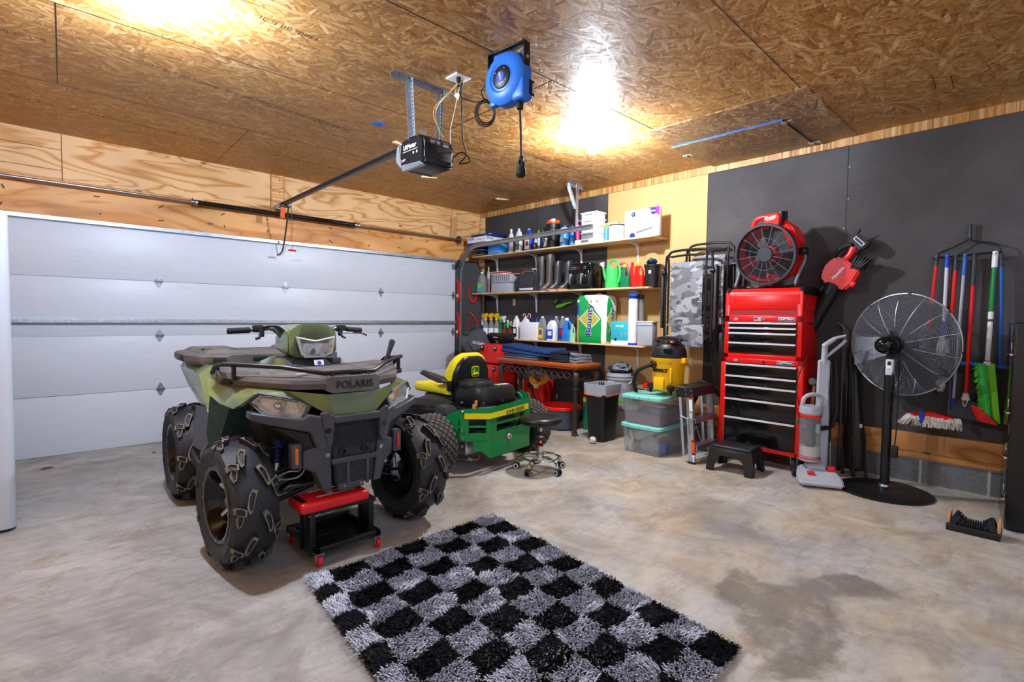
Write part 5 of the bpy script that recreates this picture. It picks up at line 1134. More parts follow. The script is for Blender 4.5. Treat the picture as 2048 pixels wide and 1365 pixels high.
# local: nozzle along -z, handle toward -x, battery at the top
b = MB(); b.lathe([(.038, -.66), (.042, -.64), (.047, -.40), (.058, -.10), (.062, -.06), (0, -.06)], 'black_plastic', seg=24); b.build('nozzle', LB)
b = MB(); b.hull([(x, y, z) for y in (-.055, .055) for x, z in ((-.08, -.075), (.09, -.085), (.12, -.03), (.125, .09), (.06, .06), (.0, .13), (-.07, .13), (-.11, .06), (-.11, -.02))], 'red_plastic', bev=.014)
b.tube([(-.02, 0, .10), (.0, 0, .17), (-.0, 0, .23)], [.034, .024, .028], 'red_plastic', seg=12); b.box((.125, -.05, -.02), (.03, .02, .04), 'red_plastic', bev=.005)
b.text('Milwaukee', .034, 'white_plastic', (-.0, -.057, .02), xd=(.25, 0, 1), yd=(-1, 0, .25), depth=.001, bold=.001, sx=.75); b.build('blower_body', LB)
b = MB(); b.tube([(-.09, 0, .0), (-.10, 0, .12), (-.075, 0, .20), (-.02, 0, .245)], .019, 'black_rubber', sm=4, seg=12); b.build('grip', LB)
b = MB(); b.hull([(x, y, z) for y in (-.04, .04) for x, z in ((-.05, .27), (.06, .225), (.09, .285), (-.02, .335))], 'black_plastic', bev=.01); b.box((.02, -.042, .28), (.085, .004, .028), 'pale_grey', (0, .40, 0)); b.box((.02, -.0435, .28), (.07, .004, .016), 'black_plastic', (0, .40, 0)); b.build('battery', LB)
b = MB()
for k in range(5): b.box((.06+k*.018, -.03, .13+k*.004), (.008, .06, .10), 'black_plastic', (0, .1*k, 0), bev=.002)
b.lathe([(0, .17), (.045, .165), (.055, .14), (.055, .10)], 'black_plastic', c=(.085, 0, 0), seg=18); b.build('air_intake', LB)
b = MB(); b.tube([(-.02, .06, .20), (-.03, .03, .30), (-.02, .0, .36)], .006, 'black_metal', sm=3); b.build('hook', LB)

# ================================================================== STACKED ZERO-GRAVITY CHAIRS ON THE WALL
def lounge_chair(label, x, y, z, lean, sc=1):
    t = thing('folding_lounge_chair', label, 'folding chair', (x, y, z), RZ, 'folded camouflage lounge chairs against the wall', rot=(math.radians(lean), 0, RZ))
    b = MB(); w_ = .25
    b.tube([(-w_, 0, -.55), (-w_, 0, .22), (-w_+.03, 0, .32), (-w_+.10, 0, .36), (w_-.10, 0, .36), (w_-.03, 0, .32), (w_, 0, .22), (w_, 0, -.55)], .0125, 'black_satin', sm=3, seg=10)
    b.tube([(-w_+.05, -.03, -.50), (-w_+.05, -.03, .22), (-w_+.08, -.03, .30), (w_-.08, -.03, .30), (w_-.05, -.03, .22), (w_-.05, -.03, -.50)], .011, 'black_satin', sm=2, seg=10); b.build('frame', t)
    b = MB(); V = []; n = 12
    secs = [[(-w_+.08, -.022-.012*math.sin(PI*k/n), .24-.62*k/n), (w_-.08, -.022-.012*math.sin(PI*k/n), .24-.62*k/n), (w_-.08, -.028-.012*math.sin(PI*k/n), .24-.62*k/n), (-w_+.08, -.028-.012*math.sin(PI*k/n), .24-.62*k/n)] for k in range(n+1)]
    b.loft(secs, 'camo_grey'); b.build('backrest_fabric', t)
    b = MB(); b.box((.02, -.035, -.50), (.34, .012, .22), 'camo_grey', (.1, 0, 0), bev=.004); b.box((0, -.04, -.395), (.40, .02, .02), 'mid_grey', bev=.003); b.build('seat_fabric', t)
    b = MB()
    for s in (-1, 1):
        for k in range(13): z0 = .20-k*.045; b.tube([(s*(w_-.085), -.036, z0), (s*(w_-.055), -.045, z0-.012), (s*(w_-.035), -.036, z0-.02), (s*(w_-.085), -.030, z0-.035)], .0032, 'black_plastic', seg=5)
    b.build('lacing', t)
    for s in (-1, 1): b = MB(); b.box((s*(w_+.035), .02, -.12), (.03, .07, .62), 'dark_grey', bev=.01); b.cyl((s*(w_-.01), -.02, .14), (s*(w_+.03), -.02, .14), .02, 'black_plastic', seg=12); b.tube([(s*(w_+.03), .02, .2), (s*(w_+.02), .03, -.6)], .011, 'black_satin'); b.build('armrest', t)
    return t
lounge_chair('front folded lounge chair with grey camouflage fabric and laced edges', .22, -3.61, 1.63, 0)
lounge_chair('rear folded lounge chair with black frame, mostly hidden behind the front one', .40, -3.74, 1.70, 0)

# black garden sprayer / bag hanging between chairs and chest
t = thing('backpack_bag', 'black slouching bag with strap hanging beside the left side of the red tool chest', 'bag', (.36, -3.90, .95), RZ)
b = MB(); b.loft([[(x*w_, y*d_, z) for x, y in ring(14, 1)] for w_, d_, z in ((.02, .02, -.42), (.05, .045, -.38), (.065, .05, -.2), (.10, .06, .0), (.115, .06, .12), (.08, .05, .24), (.03, .03, .30))], 'black_satin'); b.tube([(-.05, -.02, .2), (-.11, -.03, .16), (-.13, -.02, .12), (-.09, -.03, .10)], .008, 'black_rubber', sm=4); tag(t, None, None); b.build('bag_body', t)

# ================================================================== UPRIGHT VACUUM
UV = thing('upright_vacuum', 'grey and red upright vacuum cleaner between tool cabinet and pedestal fan', 'vacuum cleaner', (.06, -4.90, 0), RZ+math.radians(28))
UV.location = (.02, -4.86, 0)
b = MB(); b.hull([(x, y, z) for x, y, z in ((-.15, -.30, .02), (.15, -.30, .02), (-.16, -.20, .02), (.16, -.20, .02), (-.15, -.29, .06), (.15, -.29, .06), (-.15, -.18, .095), (.15, -.18, .095), (-.11, .02, .11), (.11, .02, .11), (-.12, .05, .03), (.12, .05, .03))], 'light_grey', bev=.015, seg=3)
b.box((-.06, -.2, .10), (.05, .04, .02), 'red_plastic', (.2, 0, 0), bev=.005); b.box((.10, -.10, .12), (.05, .05, .04), 'red_plastic', bev=.006)
for s in (-1, 1): b.cyl((s*.10, .03, .045), (s*.15, .03, .045), .045, 'black_plastic', seg=22, bev=.004)
b.hull([(-.08, -.12, .10), (.08, -.12, .10), (-.07, .03, .10), (.07, .03, .10), (-.06, -.08, .15), (.06, -.08, .15), (.05, .02, .18), (-.05, .02, .18)], 'light_grey', bev=.012); b.build('floor_head', UV)
b = MB(); b.prism([(-.02, .10), (.05, .10), (.055, .50), (.045, .72), (.03, .98), (.0, .98), (.005, .72), (-.02, .55)], .09, 'light_grey', 'yz', at=.05, bev=.012); 
b.tube([(.05, .02, .95), (.05, .01, 1.08), (.05, -.0, 1.10), (.12, .03, 1.15)], [.024, .022, .020, .018], 'light_grey', sm=3, seg=12); b.tube([(.05, .005, 1.085), (.12, .03, 1.155), (.20, .05, 1.175), (.205, .05, 1.14), (.17, .045, 1.10), (.06, .015, 1.0)], .013, 'light_grey', seg=10); b.build('handle_spine', UV)
b = MB(); b.cyl((-.045, -.055, .20), (-.045, -.055, .52), .075, 'clear_plastic', seg=28); b.build('dust_bin', UV)
db = kids(UV)[-1]
b = MB(); b.cyl((-.045, -.055, .205), (-.045, -.055, .28), .068, 'mop_white', seg=20); b.cyl((-.045, -.055, .2), (-.045, -.055, .5), .03, 'dark_grey', seg=18); b.box((-.045, -.055, .44), (.13, .02, .03), 'mid_grey'); b.build('filter_core', db)
b = MB(); b.cyl((-.045, -.055, .165), (-.045, -.055, .20), .082, 'light_grey', seg=28, bev=.008); b.cyl((-.045, -.055, .185), (-.045, -.055, .195), .084, 'red_plastic', seg=28); b.cyl((-.045, -.055, .52), (-.045, -.055, .54), .080, 'red_plastic', seg=28); b.cyl((-.045, -.055, .54), (-.045, -.055, .61), .085, 'light_grey', seg=28, bev=.01)
b.tube([(-.11, -.06, .59), (-.10, -.07, .67), (-.04, -.05, .70), (.03, -.02, .68), (.02, -.02, .59)], .016, 'light_grey', sm=4, seg=10); b.cyl((-.045, -.055, .19), (-.045, -.055, .54), .02, 'light_grey', seg=10); b.build('bin_handle', UV)
b = MB(); b.tube([(.08, .02, .98), (.13, .05, .99), (.15, .06, .85), (.16, .06, .6), (.13, .04, .45), (.05, -.04, .43), (.0, -.06, .43)], .019, 'black_rubber', sm=5, seg=12)
b.box((.0, -.06, .43), (.03, .05, .08), 'light_grey', bev=.006); b.box((.06, .0, .63), (.04, .04, .06), 'light_grey', bev=.006); b.tube([(.11, .05, .95), (.115, .06, .3)], .014, 'black_gloss', seg=10); b.build('hose', UV)
b = MB(); b.tube([(-.06, .06, 1.0), (-.12, .05, .85), (-.14, .03, .7), (-.12, .0, .6), (-.125, -.02, .5)], .004, 'black_rubber', sm=5); b.box((-.13, -.02, .47), (.02, .015, .04), 'dark_green', bev=.003); b.build('power_cord', UV)
# folded umbrella / blower tube and black string trimmer leaning behind it
t = thing('folded_camp_chair', 'black folded camp chair leaning on the wall behind the upright vacuum', 'folding chair', (.38, -5.07, 0), RZ, rot=(math.radians(-6), math.radians(-4), RZ))
b = MB(); b.loft([[(x*w_, y*w_*.6, z) for x, y in ring(12, 1)] for w_, z in ((.03, .04), (.07, .06), (.085, .3), (.06, .52), (.045, .8), (.05, 1.02), (.03, 1.06))], 'black_satin'); b.build('sleeve', t)
b = MB()
for x, y in ((-.06, 0), (.0, -.04), (.05, .01)): b.tube([(x*1.5, y, 0.01), (x, y, .5), (x*.7, y, 1.08)], .010, 'black_metal'); b.sph((x*1.5, y, .012), .016, 'black_rubber', seg=10)
for z in (.93, .42): b.box((.055, -.03, z), (.02, .012, .03), 'pale_grey')
b.build('frame', t)
t = thing('trekking_pole', 'thin dark crook-handled pole leaning on the wall behind the vacuum handle', 'pole', (.46, -4.93, 0), RZ)
b = MB(); b.tube([(.0, 0, .01), (.0, 0, 1.14), (.0, 0, 1.22), (-.03, 0, 1.27), (-.07, 0, 1.27), (-.10, 0, 1.22)], .008, 'dark_steel', sm=3); b.build('shaft', t); b = MB(); b.cyl((0, 0, 0), (0, 0, .03), .012, 'black_rubber'); b.build('tip', t)
t = thing('rubber_mallet', 'wooden handled mallet with round grey head hung on the side of the red tool cabinet', 'mallet', (.17, -4.80, .79), RZ)
b = MB(); b.cyl((0, -.055, .0), (0, .05, .0), .034, 'black_rubber', seg=22, bev=.003); b.cyl((0, -.058, 0), (0, -.05, 0), .030, 'mid_grey', seg=22); b.build('head', t)
b = MB(); b.tube([(0, 0, 0), (-.005, 0, -.1), (-.02, -.005, -.33)], [.012, .014, .017], 'handle_wood', seg=10); b.build('handle', t)
t = thing('crowbar', 'thin steel bar leaning between the red cabinet and the vacuum', 'bar', (.36, -4.865, .0), RZ)
b = MB(); b.tube([(.03, 0, .01), (.0, 0, .72), (-.01, 0, .76)], .007, 'steel'); b.build('bar', t)

# ================================================================== STEP STOOL, LADDER
t = thing('step_stool', 'low black plastic step stool in front of the red tool cabinet', 'step stool', (-.22, -4.325, 0), RZ+math.radians(3))
b = MB(); b.box((0, 0, .205), (.33, .24, .03), 'black_plastic', bev=.013, seg=3); b.box((0, 0, .185), (.35, .26, .022), 'black_plastic', bev=.008)
for r_ in range(6):
    for c_ in range(9): b.cyl((-.13+c_*.0325, -.085+r_*.034, .2195), (-.13+c_*.0325, -.085+r_*.034, .2215), .008, 'black_plastic', seg=8)
b.build('top', t)
for y in (-1, 1):
    b = MB(); b.prism([(-.19, 0), (-.13, 0), (-.115, .09), (-.08, .135), (.08, .135), (.115, .09), (.13, 0), (.19, 0), (.175, .185), (-.175, .185)], .02, 'black_plastic', 'xz', at=0, bev=.004); b.T = Matrix()
    for v in b.bm.verts: v.co.y += y*(.125+.03*(1-v.co.z/.19))
    b.build('side_panel', t)
for x in (-1, 1):
    b = MB(); b.prism([(-.155, 0), (-.10, 0), (-.08, .10), (-.04, .13), (.04, .13), (.08, .10), (.10, 0), (.155, 0), (.13, .185), (-.13, .185)], .018, 'black_plastic', 'yz', at=0, bev=.004)
    for v in b.bm.verts: v.co.x += x*(.168+.02*(1-v.co.z/.19))
    b.build('end_panel', t)

LD = thing('step_ladder', 'folded aluminium step ladder with black cap and orange warning label', 'step ladder', (-.12, -3.93, 0), RZ)
b = MB()
b.prism([(-.13, .685), (.04, .685), (.055, .60), (-.11, .585)], .44, 'black_plastic', 'xz', at=0, bev=.006)
for x, z in ((-.10, .66), (-.02, .66), (.03, .655), (-.015, .62), (.035, .615)): b.cyl((x, -.226, z), (x, -.220, z), .008, 'brushed', seg=10)
cap = b.build('top_cap', LD)
for y in (-.205, .205):
    b = MB()
    b.sheet([(-.02, y, .63), (.038, y, .63), (.075, y, 0), (.018, y, 0)], [(0, 1, 2, 3)], 'aluminium', th=.003)
    for dx in (0, 1): b.sheet([(-.02+.058*dx, y, .63), (-.02+.058*dx, y+.024*(-1 if y > 0 else 1), .63), (.018+.057*dx, y+.024*(-1 if y > 0 else 1), 0), (.018+.057*dx, y, 0)], [(0, 1, 2, 3)], 'aluminium', th=.002)
    b.box((.05, y, .008), (.064, .03, .016), 'black_rubber'); b.build('front_rail', LD)
    b = MB(); b.tube([(-.09, y*.97, .62), (-.035, y*.97, .05)], .014, 'aluminium', seg=4, flat=(1, 1)); b.build('rear_rail', LD)
    b = MB(); b.tube([(-.07, y*1.04, .42), (.0, y*1.05, .40), (.02, y*1.05, .26)], .006, 'galvanized'); b.build('spreader', LD)
for k, (z, x) in enumerate(((.40, .035), (.16, .055))):
    b = MB(); b.box((x, 0, z), (.075, .40, .008), 'aluminium'); b.box((x+.035, 0, z-.018), (.006, .40, .036), 'aluminium')
    for q in range(5): b.box((x-.028+q*.014, 0, z+.005), (.004, .38, .003), 'aluminium')
    b.build('step', LD)
b = MB(); b.tube([(-.04, -.2, .05), (-.02, .0, .30), (-.04, .2, .05)], .006, 'aluminium'); b.build('cross_brace', LD)
b = MB(); b.box((.060, -.2085, .15), (.030, .002, .10), 'paper_orange', (0, -.09, 0)); b.box((.056, -.2085, .205), (.030, .002, .016), 'red_dark', (0, -.09, 0)); b.box((.064, -.2085, .09), (.030, .002, .018), 'navy', (0, -.09, 0)); b.box((.066, -.2085, .07), (.028, .002, .024), 'white_paper', (0, -.09, 0)); b.box((.069, -.2085, .04), (.014, .002, .05), 'white_paper', (0, -.09, 0))
b.box((.026, -.2085, .53), (.03, .002, .12), 'white_paper', (0, -.09, 0)); b.box((.022, -.209, .585), (.03, .002, .014), 'red', (0, -.09, 0)); b.box((.030, -.2085, .43), (.025, .002, .05), 'pale_grey', (0, -.09, 0))
b.build('warning_label', LD)

# ================================================================== CLEAR STORAGE BINS
def bin_(name_label, z, h, loc=(-.10, -3.485)):
    t = thing('storage_bin', name_label, 'storage bin', (loc[0], loc[1], z), RZ, 'clear storage bins with teal lids')
    b = MB(); o = rrect(.385, .56, .035, 4); o2 = rrect(.42, .60, .04, 4); i1 = rrect(.379, .554, .032, 4); i2 = rrect(.414, .594, .037, 4)
    b.loft([[(x, y, .004) for x, y in i1]]+[[(x, y, .0) for x, y in o], [(x, y, h-.035) for x, y in o2], [(x, y, h-.035) for x, y in i2], [(x, y, .004) for x, y in i1]], 'clear_plastic', cap=False)
    b.sheet([(x, y, .002) for x, y in o], [tuple(range(len(o)))], 'clear_plastic', th=.003); b.build('bin_body', t)
    b = MB(); l1 = rrect(.445, .63, .045, 4); l0 = rrect(.43, .61, .04, 4)
    b.loft([[(x, y, h-.045) for x, y in l1], [(x, y, h-.02) for x, y in l1], [(x, y, h-.012) for x, y in l0], [(x*.9, y*.92, h-.012) for x, y in l0], [(x*.88, y*.9, h-.02) for x, y in l0]], 'teal')
    for s in (-1, 1): b.box((s*.05, -.318, h-.033), (.09, .012, .03), 'teal', bev=.004)
    b.build('lid', t); return t
bin_('clear storage bin with teal lid on the floor, lower of the pair', 0, .292)
bin_('upper clear storage bin with teal lid, carrying the yellow vacuum', .281, .292)
t = thing('maroon_box', 'maroon box inside the upper clear storage bin', 'box', (-.13, -3.485, .288), RZ); b = MB(); b.box((0, -.0, .05), (.355, .46, .10), 'burgundy', bev=.006); b.build('box_body', t)
for v in (0,):
    t = thing('books_stack', 'dark folder pile lying on the maroon box in the upper storage bin', 'folders', (-.15, -3.52, .393), RZ); b = MB(); b.box((.03, 0, .022), (.26, .36, .04), 'teal_box' if 0 else 'slate_plastic', bev=.004); b.box((.03, -.02, .05), (.22, .30, .014), 'deep_plastic'); b.build('folder', t); b = MB(); b.cyl((.0, -.1, .062), (.0, -.1, .067), .045, 'white_paper'); b.cyl((.10, -.11, .062), (.10, -.11, .067), .045, 'white_paper'); b.build('disc', t)
t = thing('plastic_bag', 'crumpled pale plastic bag at the left end of the upper storage bin', 'bag', (-.30, -3.355, .43), RZ)
def crumple(r, sc, seed, m, c=(0, 0, 0), n=3, amp=.35):
    b = MB(); q = bmesh.new(); bmesh.ops.create_icosphere(q, subdivisions=n, radius=r)
    for v in q.verts:
        k = 1+amp*(noise.noise(v.co/r*1.7+Vector((seed, 0, 0)))+.5*noise.noise(v.co/r*4+Vector((0, seed, 0))))
        v.co = Vector((v.co.x*sc[0], v.co.y*sc[1], v.co.z*sc[2]))*k
    b.merge(q, m, Matrix.Translation(c)); return b
crumple(.055, (1, 1, .8), 4, 'bag_clear').build('bag', t, ang=20)
t = thing('plastic_bag', 'crumpled clear bag of parts in the middle of the lower storage bin', 'bag', (-.28, -3.52, .085), RZ); crumple(.085, (1, .9, .9), 9, 'bag_clear', amp=.5).build('bag', t, ang=15)
t = thing('figurine', 'cream wavy plastic item standing at the left of the lower storage bin', 'ornament', (-.33, -3.355, .006), RZ)
b = MB(); b.tube([(0, 0, 0), (-.01, 0, .06), (.008, 0, .11), (-.012, 0, .16), (-.02, 0, .19)], [.022, .02, .017, .018, .01], 'cream', sm=4, seg=10); b.build('figure', t)
t = thing('blue_cup', 'blue cup beside the clear bag in the lower storage bin', 'cup', (-.22, -3.64, .006), RZ); b = MB(); b.lathe([(.0, 0), (.04, 0), (.05, .10), (.045, .10), (.036, .006), (0, .006)], 'handle_blue'); b.build('cup', t)

# ================================================================== YELLOW FILL_LIGHTS VACUUM ON THE BINS
WV = thing('shop_vacuum', 'yellow and black shop vacuum with thick black hose sitting on the stacked clear bins', 'vacuum cleaner', (-.10, -3.60, .577), RZ+math.radians(-8))
b = MB(); b.lathe([(0, .03), (.13, .03), (.14, .06), (.15, .30), (.163, .325), (.165, .345), (.15, .35)], 'vac_yellow', seg=36)
b.box((.0, -.125, .10), (.12, .06, .12), 'vac_yellow', bev=.012); b.box((-.09, -.10, .18), (.02, .04, .15), 'vac_yellow', bev=.008); b.box((.105, -.09, .18), (.02, .04, .15), 'vac_yellow', bev=.008); b.box((-.175, 0, .325), (.05, .05, .03), 'vac_yellow', bev=.006); b.box((.175, 0, .325), (.05, .05, .05), 'vac_yellow', bev=.006); b.build('tank', WV)
b = MB(); b.text('DeWALT', .043, 'black_plastic', (.0, -.152, .225), depth=.003, bold=.0022); b.box((.06, -.148, .30), (.09, .004, .022), 'black_plastic'); b.text('STEALTH', .014, 'vac_yellow', (.06, -.151, .30), depth=.001); 
for v in b.bm.verts:
    if abs(v.co.x) < .12: r_ = .153; v.co.y = v.co.y+.152-math.sqrt(max(0, r_*r_-v.co.x**2))
b.build('logo_print', WV)
b = MB(); b.lathe([(.165, .345), (.168, .36), (.16, .42), (.14, .47), (.11, .49), (0, .49)], 'black_plastic', seg=36); b.box((0, -.14, .43), (.06, .04, .04), 'terracotta' if 0 else 'dark_grey', (.3, 0, 0), bev=.006)
for k in range(9): b.box((.06+.008*k, -.145+.003*k, .41), (.003, .03, .05), 'deep_plastic', (.3, 0, 0))
b.box((.09, -.06, .495), (.08, .07, .03), 'black_plastic', bev=.01); b.box((.1, -.09, .50), (.03, .03, .02), 'orange_plastic', bev=.005); b.build('motor_head', WV)
b = MB(); b.tube([(-.12, -.02, .50), (-.13, 0, .525), (-.06, 0, .535), (.06, 0, .535), (.13, 0, .525), (.12, -.02, .50)], .016, 'black_rubber', sm=3, seg=10); b.tube([(*p, .513) for p in ring(30, .125)], .010, 'black_rubber', closed=True); b.build('handle', WV)
for k in range(4):
    a = PI/4+k*PI/2; b = MB(); c_, s_ = math.cos(a), math.sin(a); b.box((.155*c_, .155*s_, .065), (.085, .07, .055), 'black_plastic', (0, 0, a), bev=.018, seg=3); f_ = b.build('foot', WV)
    b = MB(); b.cyl((.165*c_-.008, .165*s_, .02), (.165*c_+.008, .165*s_, .02), .019, 'dark_grey', seg=14); b.build('caster', f_)
b = MB(); b.lathe([(.03, 0), (.036, .01), (.036, .03), (.03, .035)], 'black_plastic', c=(-.06, -.135, .28), axis='-y', seg=20)
H0 = [(-.06, -.15, .285), (-.10, -.20, .26), (-.20, -.22, .20), (-.30, -.18, .08), (-.36, -.10, -.05), (-.36, -.04, -.12), (-.33, -.02, -.2), (-.40, -.06, -.38), (-.42, -.08, -.50), (-.36, -.10, -.555), (-.28, -.0, -.545), (-.28, .25, -.50), (-.1, .33, -.35), (.1, .34, -.1), (.18, .24, .05), (.22, .17, .14), (.28, .05, .12), (.40, .0, .05), (.52, .08, -.02), (.60, .1, -.18)]
H0 = [(-.06, -.15, .285), (-.10, -.20, .26), (-.20, -.22, .20), (-.28, -.17, .08), (-.31, -.10, -.04), (-.33, -.10, -.15), (-.38, -.10, -.30), (-.40, -.10, -.42), (-.37, -.08, -.51), (-.31, .0, -.54), (-.30, .22, -.50), (-.12, .35, -.35), (.05, .36, -.1), (.16, .26, .05), (.22, .20, .12), (.29, .26, .08), (.36, .34, .02), (.40, .42, -.12)]
b.tube(H0, .019, 'black_rubber', sm=6, seg=12); b.build('hose', WV)

# ================================================================== BIN, BALL, PAILS
t = thing('trash_bin', 'tall black trash bin with white liner bag at the right end of the side table', 'trash bin', (-.19, -2.885, 0), RZ+math.radians(0))
b = MB(); b.loft([[(x, y, 0) for x, y in rrect(.20, .24, .04, 3)], [(x, y, .58) for x, y in rrect(.27, .31, .05, 3)], [(x, y, .60) for x, y in rrect(.285, .325, .05, 3)], [(x, y, .60) for x, y in rrect(.26, .30, .045, 3)], [(x, y, .02) for x, y in rrect(.19, .23, .035, 3)]], 'black_plastic'); b.build('bin_body', t)
b = MB(); b.loft([[(x+.003*math.sin(i*2.1), y+.003*math.cos(i*3.3), .49+.012*math.sin(i*1.3)) for i, (x, y) in enumerate(rrect(.277, .317, .05, 5))], [(x, y, .585) for x, y in rrect(.293, .333, .05, 5)], [(x, y, .606) for x, y in rrect(.293, .333, .05, 5)], [(x, y, .606) for x, y in rrect(.26, .30, .045, 5)], [(x, y, .42) for x, y in rrect(.24, .28, .04, 5)]], 'liner_bag', cap=False); b.build('liner', t)
b = MB(); b.tube([(x, y, .497+.008*math.sin(i)) for i, (x, y) in enumerate(rrect(.284, .324, .05, 5))], .004, 'orange_plastic', closed=True); b.build('drawstring', t)
t = thing('baseball', 'scuffed white baseball on the floor in front of the black trash bin', 'ball', (-.40, -2.93, .036)); b = MB(); b.sph((0, 0, 0), .036, 'mop_white', seg=24)
b.tube([(.0365*math.cos(a)*math.cos(.45*math.cos(2*a)), .0365*math.sin(a)*math.cos(.45*math.cos(2*a)), .0365*math.sin(.45*math.cos(2*a))) for a in [2*PI*k/60 for k in range(60)]], .0012, 'red_dark', seg=4, closed=True); b.build('ball', t)
def pail(label, x, y, z, col, lime=False, lid=None, r=.15, h=.36, name='plastic_pail'):
    t = thing(name, label, 'bucket', (x, y, z)); b = MB(); b.lathe([(0, 0), (r*.88, 0), (r*.97, h*.80), (r*1.06, h*.80), (r*1.06, h*.84), (r*.98, h*.84), (r*.98, h*.89), (r*1.07, h*.89), (r*1.07, h*.93), (r, h*.93), (r*1.0, h), (r*.95, h), (r*.85, .01), (0, .01)], col, seg=36)
    b.build('pail_body', t)
    if lime: b = MB(); b.lathe([(r*.905, h*.12), (r*.91, h*.12), (r*.92, h*.20), (r*.915, h*.20)], 'lime', seg=36); b.box((-r*.94, .03, h*.5), (.004, .08, h*.5), 'white_paper', (0, -.06, 0)); b.build('label', t)
    b = MB(); b.tube([(0, -r*1.06, h*.86), (-.06, -r*1.0, h*.7), (-.10, -.0, h*.62), (-.06, r*1.0, h*.7), (0, r*1.06, h*.86)], .003, 'steel', sm=4); b.build('bail', t)
    if lid: b = MB(); b.lathe([(0, h+.012), (r*1.0, h+.012), (r*1.05, h), (r*1.08, h-.015), (r*1.05, h-.02)], lid, seg=36); b.build('lid', t)
    return t
pail('grey plastic pail on the floor, lower of the stacked pair behind the trash bin', .22, -2.83, 0, 'light_grey', h=.33)
pail('grey plastic pail with lime stripe stacked on the lower pail, filled with dark rags', .22, -2.83, .33, 'light_grey', lime=True, h=.36)
t = thing('rag_pile', 'black and white patterned rags heaped in the upper grey pail', 'rags', (.22, -2.83, .655)); crumple(.135, (1, 1, .55), 3, 'dark_cloth', amp=.45, c=(0, 0, .06)).build('rag', t); crumple(.10, (.9, 1, .45), 8, 'grey_marl', amp=.6, c=(-.04, -.03, .09)).build('rag', t)
# ================================================================== SHELVES AND WHAT STANDS ON THEM
CAMV = Vector(CAMP['loc'])
S1, S2, S3 = 2.18, 1.64, 1.0; XS = .20
for i, (z, y0, y1, nm) in enumerate(((S1, -.20, -3.2, 'top'), (S2, -.20, -3.17, 'middle'), (S3, -.13, -3.12, 'lowest'))):
    t = thing('wall_shelf', 'long pine wall shelf on white brackets, ' + nm + ' of the three', 'shelf', (0, 0, z), 0, 'pine wall shelves')
    b = MB(); b.box(((XS+WX-.012)/2, (y0+y1)/2, -.009), (WX-.012-XS, y0-y1, .018), 'shelf_wood', bev=.002); b.build('board', t)
    for u in ((995, 1073, 1163, 1276) if z != S3 else (995, 1072, 1160, 1275)):
        y = hit(u, 540 if z == S1 else 620 if z == S2 else 760, 'x', WX-.02).y
        if abs(y-y0) < .05: y = y0-.1
        b = MB(); b.prism([(.0, -.02), (-.24, -.02), (-.24, -.026), (-.16, -.034), (-.06, -.05), (-.035, -.07), (-.022, -.13), (-.012, -.27), (0, -.28)], .022, 'white_plastic', 'xz', at=0, bev=.002)
        o = b.build('bracket', t); o.location = (WX-.012, y, 0)
def pc(u0, u1, vt, zs, xc, vb=None):
    """round thing: centre on plane x = xc -> (x, y), diameter, height above shelf zs"""
    uc = (u0+u1)/2; vm = vt+20; P = hit(uc, vm, 'x', xc); d = (P-CAMV).dot(_F); hd = (P-CAMV).length
    return (xc, P.y), (u1-u0)*d/CAMP['f']*(d/hd), hit(uc, vt, 'x', xc).z-zs
def px(u0, u1, u2, vt, zs, xf, dmax=.30):
    """box with its front on x = xf from u0 to u1 and its near side from u1 to u2"""
    a = hit(u0, vt+15, 'x', xf).y; c = hit(u1, vt+15, 'x', xf).y; D = min(dmax, max(.03, hit(u2, vt+15, 'y', c).x-xf)); h = hit(u1, vt, 'x', xf).z-zs
    return (xf+D/2, (a+c)/2), a-c, D, h
